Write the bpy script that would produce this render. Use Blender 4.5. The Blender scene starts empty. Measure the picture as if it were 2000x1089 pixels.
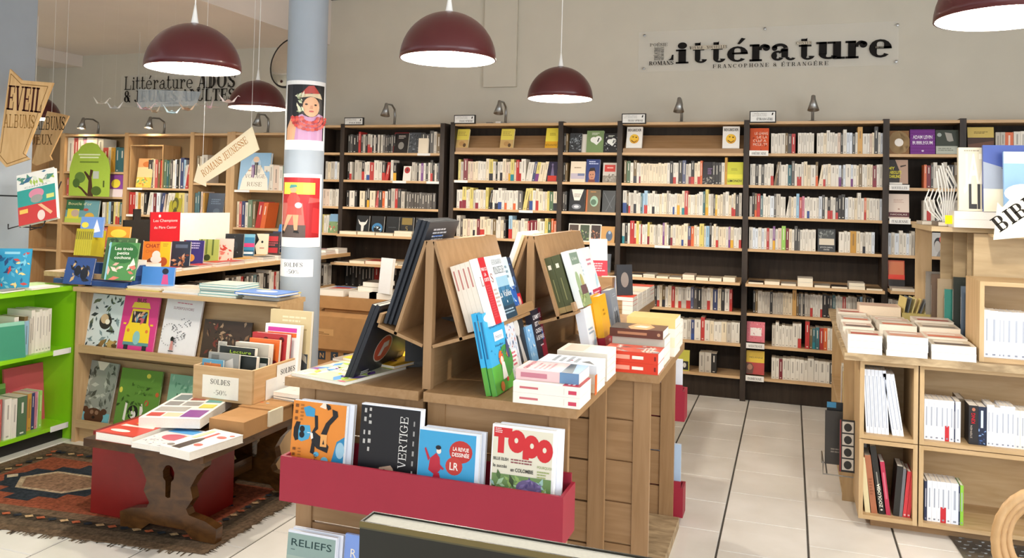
import bpy, math, random
from mathutils import Matrix, Vector
random.seed(7)
S = bpy.context.scene
COL = S.collection
PI = math.pi
# ---------------------------------------------------------------- camera
cam = bpy.data.objects.new('camera', bpy.data.cameras.new('camera'))
COL.objects.link(cam)
cam.data.sensor_fit = 'HORIZONTAL'; cam.data.sensor_width = 36.0
cam.data.lens = 1588.0 / 2000.0 * 36.0
cam.data.shift_y = -(544.5 - 343.0) / 2000.0
cam.data.clip_start = 0.02
_R = Matrix.Rotation(math.radians(18.97), 3, 'Z') @ Matrix.Rotation(math.radians(1.51), 3, 'X') @ Matrix.Rotation(math.radians(-1.39), 3, 'Y')
_M = (_R @ Matrix.Rotation(PI / 2, 3, 'X')).to_4x4()
_M.translation = (0, 0, 1.6)
cam.matrix_world = _M
S.camera = cam
# ---------------------------------------------------------------- world, daylight, exposure
W = bpy.data.worlds.new('world'); S.world = W; W.use_nodes = True
W.node_tree.nodes['Background'].inputs[0].default_value = (0.93, 0.97, 1.0, 1)
W.node_tree.nodes['Background'].inputs[1].default_value = 1.0
S.view_settings.view_transform = 'Standard'; S.view_settings.look = 'None'
S.view_settings.gamma = 1.0; S.view_settings.use_curve_mapping = False
S.view_settings.exposure = 0.28
S.cycles.max_bounces = 6; S.cycles.diffuse_bounces = 4; S.cycles.glossy_bounces = 3
S.cycles.transmission_bounces = 4; S.cycles.use_denoising = True
S.cycles.caustics_reflective = False; S.cycles.caustics_refractive = False
S.cycles.sample_clamp_indirect = 6.0
def area_light(name, loc, look, sx, sy, power, col):
    d = bpy.data.lights.new(name, 'AREA'); d.shape = 'RECTANGLE'; d.size = sx; d.size_y = sy
    d.energy = power; d.color = col
    o = bpy.data.objects.new(name, d); COL.objects.link(o); o.location = loc
    o.rotation_euler = (Vector(look) - Vector(loc)).to_track_quat('-Z', 'Y').to_euler()
    return o
# daylight falling through the shop front behind and to the right of the camera
area_light('shopfront_daylight', (0.6, -2.4, 1.9), (-1.2, 4.0, 1.1), 5.0, 2.6, 66, (0.93, 0.97, 1.0))
area_light('side_window_daylight', (3.3, 1.2, 1.8), (-1.5, 3.2, 0.9), 3.6, 2.4, 88, (0.90, 0.95, 1.0))
# ---------------------------------------------------------------- helpers
def lin(h):
    if not isinstance(h, str): return h
    r = []
    for i in (0, 2, 4):
        c = int(h[i:i+2], 16) / 255.0
        r.append(c / 12.92 if c <= 0.04045 else ((c + 0.055) / 1.055) ** 2.4)
    return (r[0], r[1], r[2], 1.0)
def mix(a, b, t):
    a, b = lin(a), lin(b)
    return tuple(a[i] * (1 - t) + b[i] * t for i in range(3)) + (1.0,)
class MB:
    """collects faces with a colour each; build() links them as one mesh object"""
    def __init__(s): s.v = []; s.f = []; s.c = []; s.m = []; s.M = Matrix.Identity(4)
    def poly(s, pts, col='ffffff', m=0):
        n = len(s.v); M = s.M
        for p in pts: s.v.append(tuple(M @ Vector(p)))
        s.f.append(tuple(range(n, n + len(pts)))); s.c.append(lin(col)); s.m.append(m)
    def hexa(s, p, col='ffffff', m=0, fc=None):
        # p: 4 bottom (ccw from above) + 4 top
        n = len(s.v); M = s.M; fc = fc or {}
        for q in p: s.v.append(tuple(M @ Vector(q)))
        F = {'b': (3, 2, 1, 0), 't': (4, 5, 6, 7), 'f': (0, 1, 5, 4), 'r': (1, 2, 6, 5), 'k': (2, 3, 7, 6), 'l': (3, 0, 4, 7)}
        for k, q in F.items():
            s.f.append(tuple(n + i for i in q)); s.c.append(lin(fc.get(k, col))); s.m.append(m)
    def box(s, x0, x1, y0, y1, z0, z1, col='ffffff', m=0, fc=None):
        s.hexa([(x0, y0, z0), (x1, y0, z0), (x1, y1, z0), (x0, y1, z0), (x0, y0, z1), (x1, y0, z1), (x1, y1, z1), (x0, y1, z1)], col, m, fc)
    def prism(s, pts, z0, z1, col='ffffff', m=0):
        # pts: ccw outline in xy, extruded along z
        n = len(pts)
        s.poly([(x, y, z1) for x, y in pts], col, m)
        s.poly([(x, y, z0) for x, y in reversed(pts)], col, m)
        for i in range(n):
            a, b = pts[i], pts[(i + 1) % n]
            s.poly([(a[0], a[1], z0), (b[0], b[1], z0), (b[0], b[1], z1), (a[0], a[1], z1)], col, m)
    def lathe(s, prof, n=24, col='ffffff', m=0, c=(0, 0)):
        base = len(s.v)
        for r, z in prof:
            for k in range(n):
                a = 2 * PI * k / n
                s.v.append(tuple(s.M @ Vector((c[0] + r * math.cos(a), c[1] + r * math.sin(a), z))))
        for i in range(len(prof) - 1):
            for k in range(n):
                a = base + i * n + k; b = base + i * n + (k + 1) % n
                s.f.append((a, b, b + n, a + n)); s.c.append(lin(col)); s.m.append(m)
    def tube(s, path, r, n=8, col='ffffff', m=0):
        P = [Vector(p) for p in path]; base = len(s.v); up = Vector((0.13, 0.27, 1)).normalized()
        R = r if isinstance(r, (list, tuple)) else [r] * len(P)
        for i, p in enumerate(P):
            d = (P[min(i + 1, len(P) - 1)] - P[max(i - 1, 0)]).normalized()
            a = d.cross(up)
            if a.length < 1e-4: a = d.cross(Vector((1, 0, 0)))
            a.normalize(); b = d.cross(a)
            for k in range(n):
                t = 2 * PI * k / n
                s.v.append(tuple(s.M @ (p + a * R[i] * math.cos(t) + b * R[i] * math.sin(t))))
        for i in range(len(P) - 1):
            for k in range(n):
                a = base + i * n + k; b = base + i * n + (k + 1) % n
                s.f.append((a, b, b + n, a + n)); s.c.append(lin(col)); s.m.append(m)
        s.f.append(tuple(base + k for k in range(n))); s.c.append(lin(col)); s.m.append(m)
        s.f.append(tuple(base + (len(P) - 1) * n + k for k in reversed(range(n)))); s.c.append(lin(col)); s.m.append(m)
    def mesh(s, name, mats, smooth=False):
        me = bpy.data.meshes.new(name)
        me.from_pydata(s.v, [], s.f)
        if not isinstance(mats, (list, tuple)): mats = [mats]
        for q in mats: me.materials.append(q)
        me.polygons.foreach_set('material_index', s.m)
        at = me.color_attributes.new('Col', 'FLOAT_COLOR', 'CORNER')
        buf = []
        for f, c in zip(s.f, s.c): buf.extend(c * len(f))
        at.data.foreach_set('color', buf)
        if smooth: me.polygons.foreach_set('use_smooth', [True] * len(s.f))
        me.update()
        return me
    def build(s, name, mats, parent=None, smooth=False, mw=None):
        o = bpy.data.objects.new(name, s.mesh(name, mats, smooth)); COL.objects.link(o)
        if parent is not None: o.parent = parent
        if mw is not None: o.matrix_world = mw
        return o
def tag(o, label, cat, group=None):
    o['label'] = label; o['category'] = cat
    if group: o['group'] = group
    return o
def struct(o): o['kind'] = 'structure'; return o
def thing(name, label, cat, loc=(0, 0, 0), group=None):
    o = bpy.data.objects.new(name, None); COL.objects.link(o); o.location = loc; o.empty_display_size = 0.05
    return tag(o, label, cat, group)
def T(x, y, z): return Matrix.Translation((x, y, z))
def RZ(d): return Matrix.Rotation(math.radians(d), 4, 'Z')
def RX(d): return Matrix.Rotation(math.radians(d), 4, 'X')
def RY(d): return Matrix.Rotation(math.radians(d), 4, 'Y')
# ---------------------------------------------------------------- materials (all procedural)
def new_mat(name):
    m = bpy.data.materials.new(name); m.use_nodes = True
    return m, m.node_tree.nodes, m.node_tree.links, m.node_tree.nodes['Principled BSDF']
def flat(name, col, rough=0.5, metal=0.0, var=0.06, scale=8.0, bump=0.0, coat=0.0, stretch=(1, 1, 1), spec=0.4):
    m, N, L, B = new_mat(name)
    tc = N.new('ShaderNodeTexCoord'); mp = N.new('ShaderNodeMapping'); mp.inputs['Scale'].default_value = stretch
    nz = N.new('ShaderNodeTexNoise'); nz.inputs['Scale'].default_value = scale; nz.inputs['Detail'].default_value = 4
    L.new(tc.outputs['Object'], mp.inputs[0]); L.new(mp.outputs[0], nz.inputs['Vector'])
    rp = N.new('ShaderNodeValToRGB'); c = lin(col)
    rp.color_ramp.elements[0].position = 0.3; rp.color_ramp.elements[1].position = 0.7
    rp.color_ramp.elements[0].color = tuple(q * (1 - var) for q in c[:3]) + (1,)
    rp.color_ramp.elements[1].color = tuple(min(1, q * (1 + var)) for q in c[:3]) + (1,)
    L.new(nz.outputs['Fac'], rp.inputs[0]); L.new(rp.outputs[0], B.inputs['Base Color'])
    B.inputs['Roughness'].default_value = rough; B.inputs['Metallic'].default_value = metal
    B.inputs['Specular IOR Level'].default_value = spec
    B.inputs['Coat Weight'].default_value = coat
    if bump:
        bp = N.new('ShaderNodeBump'); bp.inputs['Strength'].default_value = bump; bp.inputs['Distance'].default_value = 0.01
        L.new(nz.outputs['Fac'], bp.inputs['Height']); L.new(bp.outputs[0], B.inputs['Normal'])
    return m
def wood(name, c0, c1, stretch, rough=0.45, knots=0.0, scale=3.0, spec=0.35):
    m, N, L, B = new_mat(name)
    tc = N.new('ShaderNodeTexCoord'); mp = N.new('ShaderNodeMapping'); mp.inputs['Scale'].default_value = stretch
    L.new(tc.outputs['Object'], mp.inputs[0])
    nz = N.new('ShaderNodeTexNoise'); nz.inputs['Scale'].default_value = scale; nz.inputs['Detail'].default_value = 6; nz.inputs['Distortion'].default_value = 0.6
    L.new(mp.outputs[0], nz.inputs['Vector'])
    rp = N.new('ShaderNodeValToRGB'); rp.color_ramp.elements[0].color = lin(c0); rp.color_ramp.elements[1].color = lin(c1)
    rp.color_ramp.elements[0].position = 0.35; rp.color_ramp.elements[1].position = 0.65
    L.new(nz.outputs['Fac'], rp.inputs[0])
    out = rp.outputs[0]
    if knots:
        vo = N.new('ShaderNodeTexVoronoi'); vo.inputs['Scale'].default_value = knots
        mp2 = N.new('ShaderNodeMapping'); mp2.inputs['Scale'].default_value = tuple(0.35 if q < 1.5 else 1.0 for q in stretch)
        L.new(tc.outputs['Object'], mp2.inputs[0]); L.new(mp2.outputs[0], vo.inputs['Vector'])
        kr = N.new('ShaderNodeValToRGB'); kr.color_ramp.elements[0].position = 0.03; kr.color_ramp.elements[1].position = 0.10
        kr.color_ramp.elements[0].color = (0.55, 0.42, 0.32, 1); kr.color_ramp.elements[1].color = (1, 1, 1, 1)
        L.new(vo.outputs['Distance'], kr.inputs[0])
        mx = N.new('ShaderNodeMix'); mx.data_type = 'RGBA'; mx.blend_type = 'MULTIPLY'; mx.inputs['Factor'].default_value = 1.0
        L.new(out, mx.inputs['A']); L.new(kr.outputs[0], mx.inputs['B']); out = mx.outputs['Result']
    L.new(out, B.inputs['Base Color'])
    B.inputs['Roughness'].default_value = rough; B.inputs['Specular IOR Level'].default_value = spec
    return m
def paint(name, rough=0.42, spec=0.35, coat=0.0, var=0.05, scale=30.0):
    m, N, L, B = new_mat(name)
    at = N.new('ShaderNodeAttribute'); at.attribute_name = 'Col'
    tc = N.new('ShaderNodeTexCoord'); nz = N.new('ShaderNodeTexNoise'); nz.inputs['Scale'].default_value = scale
    L.new(tc.outputs['Object'], nz.inputs['Vector'])
    mr = N.new('ShaderNodeMapRange'); mr.inputs['To Min'].default_value = 1 - var; mr.inputs['To Max'].default_value = 1 + var
    L.new(nz.outputs['Fac'], mr.inputs['Value'])
    mx = N.new('ShaderNodeVectorMath'); mx.operation = 'MULTIPLY'
    L.new(at.outputs['Color'], mx.inputs[0]); L.new(mr.outputs[0], mx.inputs[1]); L.new(mx.outputs[0], B.inputs['Base Color'])
    B.inputs['Roughness'].default_value = rough; B.inputs['Specular IOR Level'].default_value = spec; B.inputs['Coat Weight'].default_value = coat
    return m
M = {}
M['paint'] = paint('printed_card', 0.38, 0.4, var=0.03)
M['paper'] = paint('page_block', 0.85, 0.1, var=0.10, scale=220.0)
M['matte'] = paint('matte_colour', 0.8, 0.15)
M['wenge'] = wood('dark_stained_wood', '2f2620', '3f342b', (12, 12, 1.2), 0.45, spec=0.3)
M['wengeb'] = wood('dark_back_panel', '2b231c', '362c23', (12, 12, 1.2), 0.6, spec=0.2)
M['beech'] = wood('beech_board', 'c9a477', 'd6b388', (1.2, 14, 14), 0.42)
M['beechy'] = wood('beech_board_along', 'cfa674', 'dcb686', (14, 1.2, 14), 0.42)
M['beechz'] = wood('beech_upright', 'bd9768', 'caa578', (14, 14, 1.2), 0.42)
M['oak'] = wood('island_beech_panel', '9c7a55', 'a88661', (1.2, 14, 14), 0.42)
M['oakz'] = wood('island_beech_post', '9a7853', 'a6845f', (14, 14, 1.2), 0.42)
M['oaky'] = wood('island_beech_top', '98764f', 'a4825c', (14, 1.2, 14), 0.38)
M['pine'] = wood('pine_board', 'b5966a', 'c4a67e', (1.2, 9, 9), 0.5, knots=3.2)
M['pinez'] = wood('pine_upright', 'b7996d', 'c6a980', (9, 9, 1.2), 0.5, knots=2.6)
M['rough'] = wood('worn_plank', '8f7a5c', 'bda683', (2, 5, 5), 0.7, scale=5)
M['walnut'] = wood('dark_bench_wood', '3f2610', '5a3a1b', (4, 1.2, 8), 0.22, spec=0.5)
M['ply'] = wood('birch_plywood', 'b29a74', 'c0a882', (1.4, 1.4, 9), 0.55)
M['plyh'] = wood('plywood_arrow', 'd2a56c', 'dfb67e', (8, 8, 1.5), 0.55)
M['green'] = flat('lime_green_laminate', '8fd01f', 0.35, var=0.02, coat=0.2)
M['redl'] = flat('raspberry_laminate', '9a2438', 0.5, var=0.03)
M['redside'] = flat('red_panel', '7c1714', 0.35, var=0.08)
M['steel'] = flat('brushed_grey_metal', '9a9a98', 0.3, 0.9, var=0.05)
M['white'] = flat('white_plastic', 'eeeeea', 0.5, var=0.02)
M['black'] = flat('black_frame', '201d1c', 0.5, var=0.05)
M['lampred'] = flat('burgundy_enamel', '4c1418', 0.32, var=0.03, coat=0.25)
M['lampin'] = flat('white_enamel', 'f4efe6', 0.5, var=0.01)
M['card'] = flat('brown_cardboard', 'ad8253', 0.8, var=0.06, scale=14)
M['wallp'] = flat('cream_wall_plaster', 'cdc8ba', 0.85, var=0.025, scale=3.5, bump=0.12, spec=0.2)
M['ceil'] = flat('ceiling_paint', 'e9e0d8', 0.9, var=0.02, scale=2, spec=0.15)
M['grout'] = flat('floor_grout', '4a4640', 0.9, var=0.15, scale=20)
M['greyp'] = flat('grey_column_paint', '9fa9b4', 0.45, var=0.05, scale=4, bump=0.06, spec=0.4)
m, N, L, B = new_mat('cream_floor_tile'); M['tile'] = m
tc = N.new('ShaderNodeTexCoord'); oi = N.new('ShaderNodeObjectInfo'); ad = N.new('ShaderNodeVectorMath'); ad.operation = 'ADD'
L.new(tc.outputs['Object'], ad.inputs[0]); L.new(oi.outputs['Location'], ad.inputs[1])
nz = N.new('ShaderNodeTexNoise'); nz.inputs['Scale'].default_value = 3.0; nz.inputs['Detail'].default_value = 6
L.new(ad.outputs[0], nz.inputs['Vector'])
rp = N.new('ShaderNodeValToRGB'); rp.color_ramp.elements[0].color = lin('ddd8ce'); rp.color_ramp.elements[1].color = lin('efebe4')
rp.color_ramp.elements[0].position = 0.3; rp.color_ramp.elements[1].position = 0.7
L.new(nz.outputs['Fac'], rp.inputs[0]); L.new(rp.outputs[0], B.inputs['Base Color'])
B.inputs['Roughness'].default_value = 0.28; B.inputs['Specular IOR Level'].default_value = 0.45
m, N, L, B = new_mat('clear_acrylic'); M['acrylic'] = m
B.inputs['Base Color'].default_value = (0.97, 0.98, 0.97, 1); B.inputs['Roughness'].default_value = 0.12
B.inputs['Alpha'].default_value = 0.08; B.inputs['Specular IOR Level'].default_value = 0.4
m, N, L, B = new_mat('frosted_plastic'); M['frost'] = m
B.inputs['Base Color'].default_value = (0.75, 0.86, 0.95, 1); B.inputs['Roughness'].default_value = 0.35; B.inputs['Alpha'].default_value = 0.30
m, N, L, B = new_mat('mirror_glass'); M['mirror'] = m
B.inputs['Base Color'].default_value = (0.8, 0.8, 0.78, 1); B.inputs['Metallic'].default_value = 1.0; B.inputs['Roughness'].default_value = 0.06
m, N, L, B = new_mat('lit_bulb'); M['bulb'] = m
B.inputs['Base Color'].default_value = (1, 0.95, 0.85, 1)
B.inputs['Emission Color'].default_value = (1.0, 0.92, 0.80, 1); B.inputs['Emission Strength'].default_value = 600.0
m, N, L, B = new_mat('small_lit_bulb'); M['sbulb'] = m
B.inputs['Emission Color'].default_value = (1.0, 0.8, 0.55, 1); B.inputs['Emission Strength'].default_value = 320.0
# rug: woven stripes and medallions worked out from its own coordinates
m, N, L, B = new_mat('woven_rug_pile'); M['rug'] = m
at = N.new('ShaderNodeAttribute'); at.attribute_name = 'Col'
tc = N.new('ShaderNodeTexCoord'); nz = N.new('ShaderNodeTexNoise'); nz.inputs['Scale'].default_value = 60; nz.inputs['Detail'].default_value = 5
L.new(tc.outputs['Object'], nz.inputs['Vector'])
mr = N.new('ShaderNodeMapRange'); mr.inputs['From Min'].default_value = 0.3; mr.inputs['From Max'].default_value = 0.7; mr.inputs['To Min'].default_value = 0.55; mr.inputs['To Max'].default_value = 1.35
L.new(nz.outputs['Fac'], mr.inputs['Value'])
mx = N.new('ShaderNodeVectorMath'); mx.operation = 'MULTIPLY'; L.new(at.outputs['Color'], mx.inputs[0]); L.new(mr.outputs[0], mx.inputs[1]); L.new(mx.outputs[0], B.inputs['Base Color'])
bp = N.new('ShaderNodeBump'); bp.inputs['Strength'].default_value = 0.6; bp.inputs['Distance'].default_value = 0.004; L.new(nz.outputs['Fac'], bp.inputs['Height']); L.new(bp.outputs[0], B.inputs['Normal'])
B.inputs['Roughness'].default_value = 0.95; B.inputs['Specular IOR Level'].default_value = 0.1
# ---------------------------------------------------------------- lettering
_tc = {}
def glyphs(text, bold=0.0):
    """flat triangles of a line of plain sans lettering, cap height 1, starting at x = 0"""
    k = (text, bold)
    if k in _tc: return _tc[k]
    cu = bpy.data.curves.new('t', 'FONT'); cu.body = text; cu.size = 1.0 / 0.7; cu.offset = bold; cu.resolution_u = 2; cu.fill_mode = 'FRONT'
    o = bpy.data.objects.new('t', cu); COL.objects.link(o)
    dg = bpy.context.evaluated_depsgraph_get(); me = o.evaluated_get(dg).to_mesh()
    V = [(v.co.x, v.co.y) for v in me.vertices]; Fs = [tuple(p.vertices) for p in me.polygons]
    o.evaluated_get(dg).to_mesh_clear(); bpy.data.objects.remove(o); bpy.data.curves.remove(cu)
    if V:
        x0 = min(v[0] for v in V); w = max(v[0] for v in V) - x0
        V = [(x - x0, y) for x, y in V]
    else: w = 0.5
    _tc[k] = (V, Fs, w); return _tc[k]
# a small slab-serif alphabet drawn with strokes; cap height 1, x-height 0.68
def _arc(cx, cy, rx, ry, a0, a1, w, w2=None):
    n = 14; q = []
    w2 = w if w2 is None else w2
    P = []
    for i in range(n + 1):
        a = math.radians(a0 + (a1 - a0) * i / n)
        ww = w2 + (w - w2) * abs(math.cos(a))       # heavier on the sides, finer at top and bottom
        P.append(((cx + (rx - ww / 2) * math.cos(a) + ww / 2 * math.cos(a), cy + (ry - w2 / 2) * math.sin(a) + w2 / 2 * math.sin(a)),
                  (cx + (rx - ww) * math.cos(a), cy + (ry - w2) * math.sin(a))))
    for i in range(n): q.append([P[i][0], P[i + 1][0], P[i + 1][1], P[i][1]])
    return q
def _ln(x0, y0, x1, y1, w):
    return [[(x0, y0), (x0 + w, y0), (x1 + w, y1), (x1, y1)]]
def _hb(x0, x1, y, h): return [[(x0, y), (x1, y), (x1, y + h), (x0, y + h)]]
def slab_glyph(ch, B):
    T_, t = B, max(0.06, B * 0.32); s = 0.09; q = []
    def stem(x, y0=0.0, y1=1.0, sb=True, st=True):
        r = _hb(x, x + T_, y0, y1 - y0)
        if sb: r += _hb(x - s, x + T_ + s, y0, t)
        if st: r += _hb(x - s, x + T_ + s, y1 - t, t)
        return r
    xh = 0.68
    if ch in 'LÉEFÈ':
        q = stem(s); w = 0.62 + T_ * 0.6
        if ch in 'LEÉÈ': q += _hb(s, w, 0, t) + [[(w - t, 0), (w, 0), (w, 0.34), (w - t * 0.8, 0.34)]]
        if ch in 'EFÉÈ': q += _hb(s, w, 1 - t, t) + [[(w - t, 0.7), (w, 0.7), (w, 1), (w - t, 1)]] + _hb(s + T_, w * 0.72, 0.47, t) + _hb(w * 0.72, w * 0.72 + t, 0.38, 0.26)
        if ch == 'É': q += [[(0.35, 1.06), (0.45, 1.06), (0.6, 1.28), (0.42, 1.28)]]
        if ch == 'È': q += [[(0.45, 1.06), (0.55, 1.06), (0.48, 1.28), (0.30, 1.28)]]
        return q, w + 0.06
    if ch in 'IJ':
        if ch == 'I': return stem(s), T_ + 2 * s
        return _hb(0.3, 0.3 + T_, 0.2, 0.8) + _hb(0.3 - s, 0.3 + T_ + s, 1 - t, t) + _arc(0.15 + T_ / 2, 0.22, 0.15 + T_ / 2, 0.22, 180, 360, T_, t), 0.4 + T_
    if ch in 'TY':
        w = 0.6 + T_ * 0.7
        if ch == 'T': return stem(w / 2 - T_ / 2, st=False) + _hb(0, w, 1 - t, t) + _hb(0, t, 0.7, 0.3) + _hb(w - t, w, 0.7, 0.3), w
        return stem(w / 2 - T_ / 2, 0, 0.5, st=False) + _ln(w / 2 - T_ / 2, .45, 0.02, 1, T_) + _ln(w / 2, .45, w - t - .05, 1, t) + _hb(-.05, T_ + .1, 1 - t, t) + _hb(w - .2, w + .05, 1 - t, t), w
    if ch in 'HNMU':
        w = {'H': 0.55, 'N': 0.55, 'M': 0.7, 'U': 0.52}[ch] + T_
        if ch == 'H': return stem(s) + stem(w - T_ + s * 0.2) + _hb(s, w, 0.46, t), w + s
        if ch == 'N': return _hb(s + .04, s + .04 + t, 0, 1) + _hb(0, 2 * s + t + .1, 0, t) + _hb(w - t, w, 0, 1) + _hb(w - t - s, w + s, 1 - t, t) + _ln(s - .02, 1, w - T_, 0, T_) + _hb(0, s, 1 - t, t), w + s
        if ch == 'M': return _hb(s, s + t, 0, 1) + _hb(0, 2 * s + t, 0, t) + stem(w - T_ + .05) + _ln(s, 1, w / 2 - T_ / 2 + .05, 0.05, T_) + _ln(w / 2, 0.05, w - T_ + .05, 1, t), w + .05 + s
        return _hb(s, s + T_, 0.25, 0.75) + _hb(0, 2 * s + T_, 1 - t, t) + _hb(w - t, w, 0.25, 0.75) + _hb(w - t - s, w + s, 1 - t, t) + _arc((w + s) / 2, 0.27, (w - s) / 2, 0.27, 180, 360, T_ * .8, t), w + s
    if ch in 'AVX':
        w = 0.62 + T_
        if ch == 'A': return _ln(0.06, 0, w / 2 - t, 1, t) + _ln(w - T_ - .06, 0, w / 2 - T_ * .6, 1, T_) + _hb(.2, w - .25, .3, t) + _hb(-.04, .24, 0, t) + _hb(w - T_ - .14, w + .04, 0, t), w
        if ch == 'V': return _ln(w / 2 - T_ * .5, 0, 0.04, 1, T_) + _ln(w / 2 - t * .2, 0, w - t - .08, 1, t) + _hb(-.04, T_ + .12, 1 - t, t) + _hb(w - .24, w + .02, 1 - t, t), w
        return _ln(w - T_ - .04, 0, 0.04, 1, T_) + _ln(0.06, 0, w - t - .08, 1, t) + _hb(-.04, .22, 0, t) + _hb(w - T_ - .1, w + .03, 0, t) + _hb(-.03, T_ + .1, 1 - t, t) + _hb(w - .24, w, 1 - t, t), w
    if ch in 'ODGCQ0':
        rx = (0.32 + T_ * .5) if ch != '0' else 0.28 + T_ * .3
        if ch == 'D': return stem(s) + _arc(s + T_ * .4, 0.5, rx * 1.15, 0.5, -90, 90, T_, t) + _hb(s, s + T_ * .5, 0, t) + _hb(s, s + T_ * .5, 1 - t, t), s + T_ * .4 + rx * 1.15 + .04
        a = (0, 360) if ch in 'OQ0' else (45, 315)
        q = _arc(rx, 0.5, rx, 0.5, a[0], a[1], T_, t)
        if ch in 'CG': q += _hb(1.6 * rx, 1.6 * rx + t, .66, .3)
        if ch == 'G': q += _hb(1.5 * rx, 1.5 * rx + T_, .08, .36) + _hb(1.2 * rx, 2.1 * rx, .42, t)
        return q, 2 * rx + .05
    if ch in 'PRB':
        q = stem(s) + _hb(s, .42, 1 - t, t) + _hb(s, .42, .46, t) + _arc(.36 + T_ * .3, .73, .2 + T_ * .35, .27, -90, 90, T_, t)
        w = .6 + T_ * .65
        if ch == 'R': q += _ln(w - T_ + .04, 0, .36, .48, T_) + _hb(w - T_, w + .1, 0, t)
        if ch == 'B': q += _arc(.38 + T_ * .3, .25, .22 + T_ * .38, .26, -90, 90, T_, t) + _hb(s, .42, 0, t)
        return q, w + .1
    if ch in 'S8&5':
        rx = .25 + T_ * .3
        if ch == '8' or ch == '&': q = _arc(rx, .74, rx * .8, .26, 0, 360, T_ * .8, t) + _arc(rx, .27, rx, .27, 0, 360, T_, t)
        if ch == '&': q += _ln(rx * 1.9, 0, rx * .5, .62, T_ * .8) + _hb(rx * 1.7, rx * 2.3, .5, t)
        if ch == 'S': q = _arc(rx, .73, rx, .27, 20, 260, T_ * .85, t * 1.2) + _arc(rx, .27, rx, .27, -160, 90, T_ * .85, t * 1.2) + _hb(2 * rx - t, 2 * rx, .66, .3) + _hb(0, t, .04, .3) + [[(rx * .4, .62), (rx * .75, .68), (rx * 1.6, .38), (rx * 1.25, .32)]]
        if ch == '5': q = _arc(rx, .32, rx, .32, -150, 110, T_, t) + _hb(.06, .06 + t, .5, .5) + _hb(.06, 2 * rx - .03, 1 - t * 1.6, t * 1.6)
        return q, 2 * rx + (.16 if ch == '&' else .05)
    if ch == 'Z': return _hb(0, .7, 0, t) + _hb(0, .7, 1 - t, t) + _ln(.02, 0, .7 - T_, 1, T_) + _hb(0, t, .7, .3) + _hb(.7 - t, .7, 0, .3), .72
    if ch == '-': return _hb(.05, .35, .36, t * 1.2), .42
    if ch == '%': return _arc(.16, .78, .16, .2, 0, 360, .07, .05) + _arc(.62, .22, .16, .2, 0, 360, .07, .05) + _ln(.1, 0, .62, 1, .06), .8
    # lower case
    if ch == 'i': return stem(s, 0, xh, st=False) + _hb(0, s + T_, xh - t, t) + _arc(s + T_ / 2, .86, T_ * .62, T_ * .62, 0, 360, T_ * .62, T_ * .62), T_ + 2 * s
    if ch == 't': return _hb(.1, .1 + T_, .2, .75) + [[(.1, .66), (.1 + T_, .66), (.1 + T_, 1.0), (.06 + T_ * .5, .8)]] + _hb(0, .28 + T_, xh - t, t) + _arc(.1 + T_ * .5 + .16, .2, .16 + T_ * .5, .2, 180, 350, T_, t), .36 + T_
    if ch in 'eé':
        rx = .27 + T_ * .4; q = _arc(rx, xh / 2, rx, xh / 2, 0, 318, T_, t) + _hb(rx * .5, 2 * rx - .01, .33, t)
        if ch == 'é': q += [[(rx * .95, .78), (rx * 1.2, .76), (rx * 1.75, 1.0), (rx * 1.35, 1.04)]]
        return q, 2 * rx + .05
    if ch == 'r': return stem(s, 0, xh, st=False) + _hb(0, s + T_, xh - t, t) + _arc(s + T_ + .17, .44, .2, .24, 30, 180, t * 1.3, t * 1.3) + _arc(s + T_ + .24, .53, T_ * .5, T_ * .5, 0, 360, T_ * .5, T_ * .5), T_ + .47
    if ch == 'a': return _hb(.4, .4 + T_, .12, .36) + _arc(.34, .46, .06 + T_ * 1.0 + .0, .22, 10, 165, T_ * .7, t * 1.3) + _arc(.26, .2, .26, .2, 40, 330, T_ * .9, t) + _arc(.13, .5, T_ * .42, T_ * .42, 0, 360, T_ * .42, T_ * .42) + _hb(.36, .4 + T_, .36, t) + _arc(.4 + T_ + .1, .13, .1 + T_ * .4, .13, 180, 340, T_ * .6, t), .55 + T_
    if ch == 'u': return _hb(s, s + T_, .2, xh - .2) + _hb(0, s + T_, xh - t, t) + _hb(.42 + T_ * .5, .42 + 1.5 * T_, 0, xh) + _hb(.36, .5 + T_ * .5, xh - t, t) + _hb(.42 + T_, .5 + 1.5 * T_ + s * .5, 0, t) + _arc(.28 + T_ * .5, .22, .2 + T_ * .5, .22, 180, 330, T_, t), .56 + 1.5 * T_
    return [], .3
def slab_text(text, B=0.14, sp=0.06):
    V, Fs, x = [], [], 0.0
    for ch in text:
        q, w = slab_glyph(ch, B)
        for f in q:
            Fs.append(tuple(range(len(V), len(V) + len(f)))); V += [(p[0] + x, p[1]) for p in f]
        x += w + sp
    return V, Fs, max(x - sp, 0.01)
def add_text(mb, text, x, z, h, col, y=-0.0005, align='c', rot=0.0, bold=0.0, slab=None, width=None, m=0, sp=0.06):
    """text in the xz plane facing -y; h = cap height; width squeezes it to that width"""
    V, Fs, w = slab_text(text, slab, sp) if slab else glyphs(text, bold)
    sx = h if width is None else width / w
    ox = {'c': -w * sx / 2, 'l': 0, 'r': -w * sx}[align]
    c, s_ = math.cos(math.radians(rot)), math.sin(math.radians(rot))
    n = len(mb.v)
    for a, b in V:
        p, q = a * sx + ox, b * h
        mb.v.append(tuple(mb.M @ Vector((x + p * c - q * s_, y, z + p * s_ + q * c))))
    for f in Fs:
        mb.f.append(tuple(n + i for i in f)); mb.c.append(lin(col)); mb.m.append(m)
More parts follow.
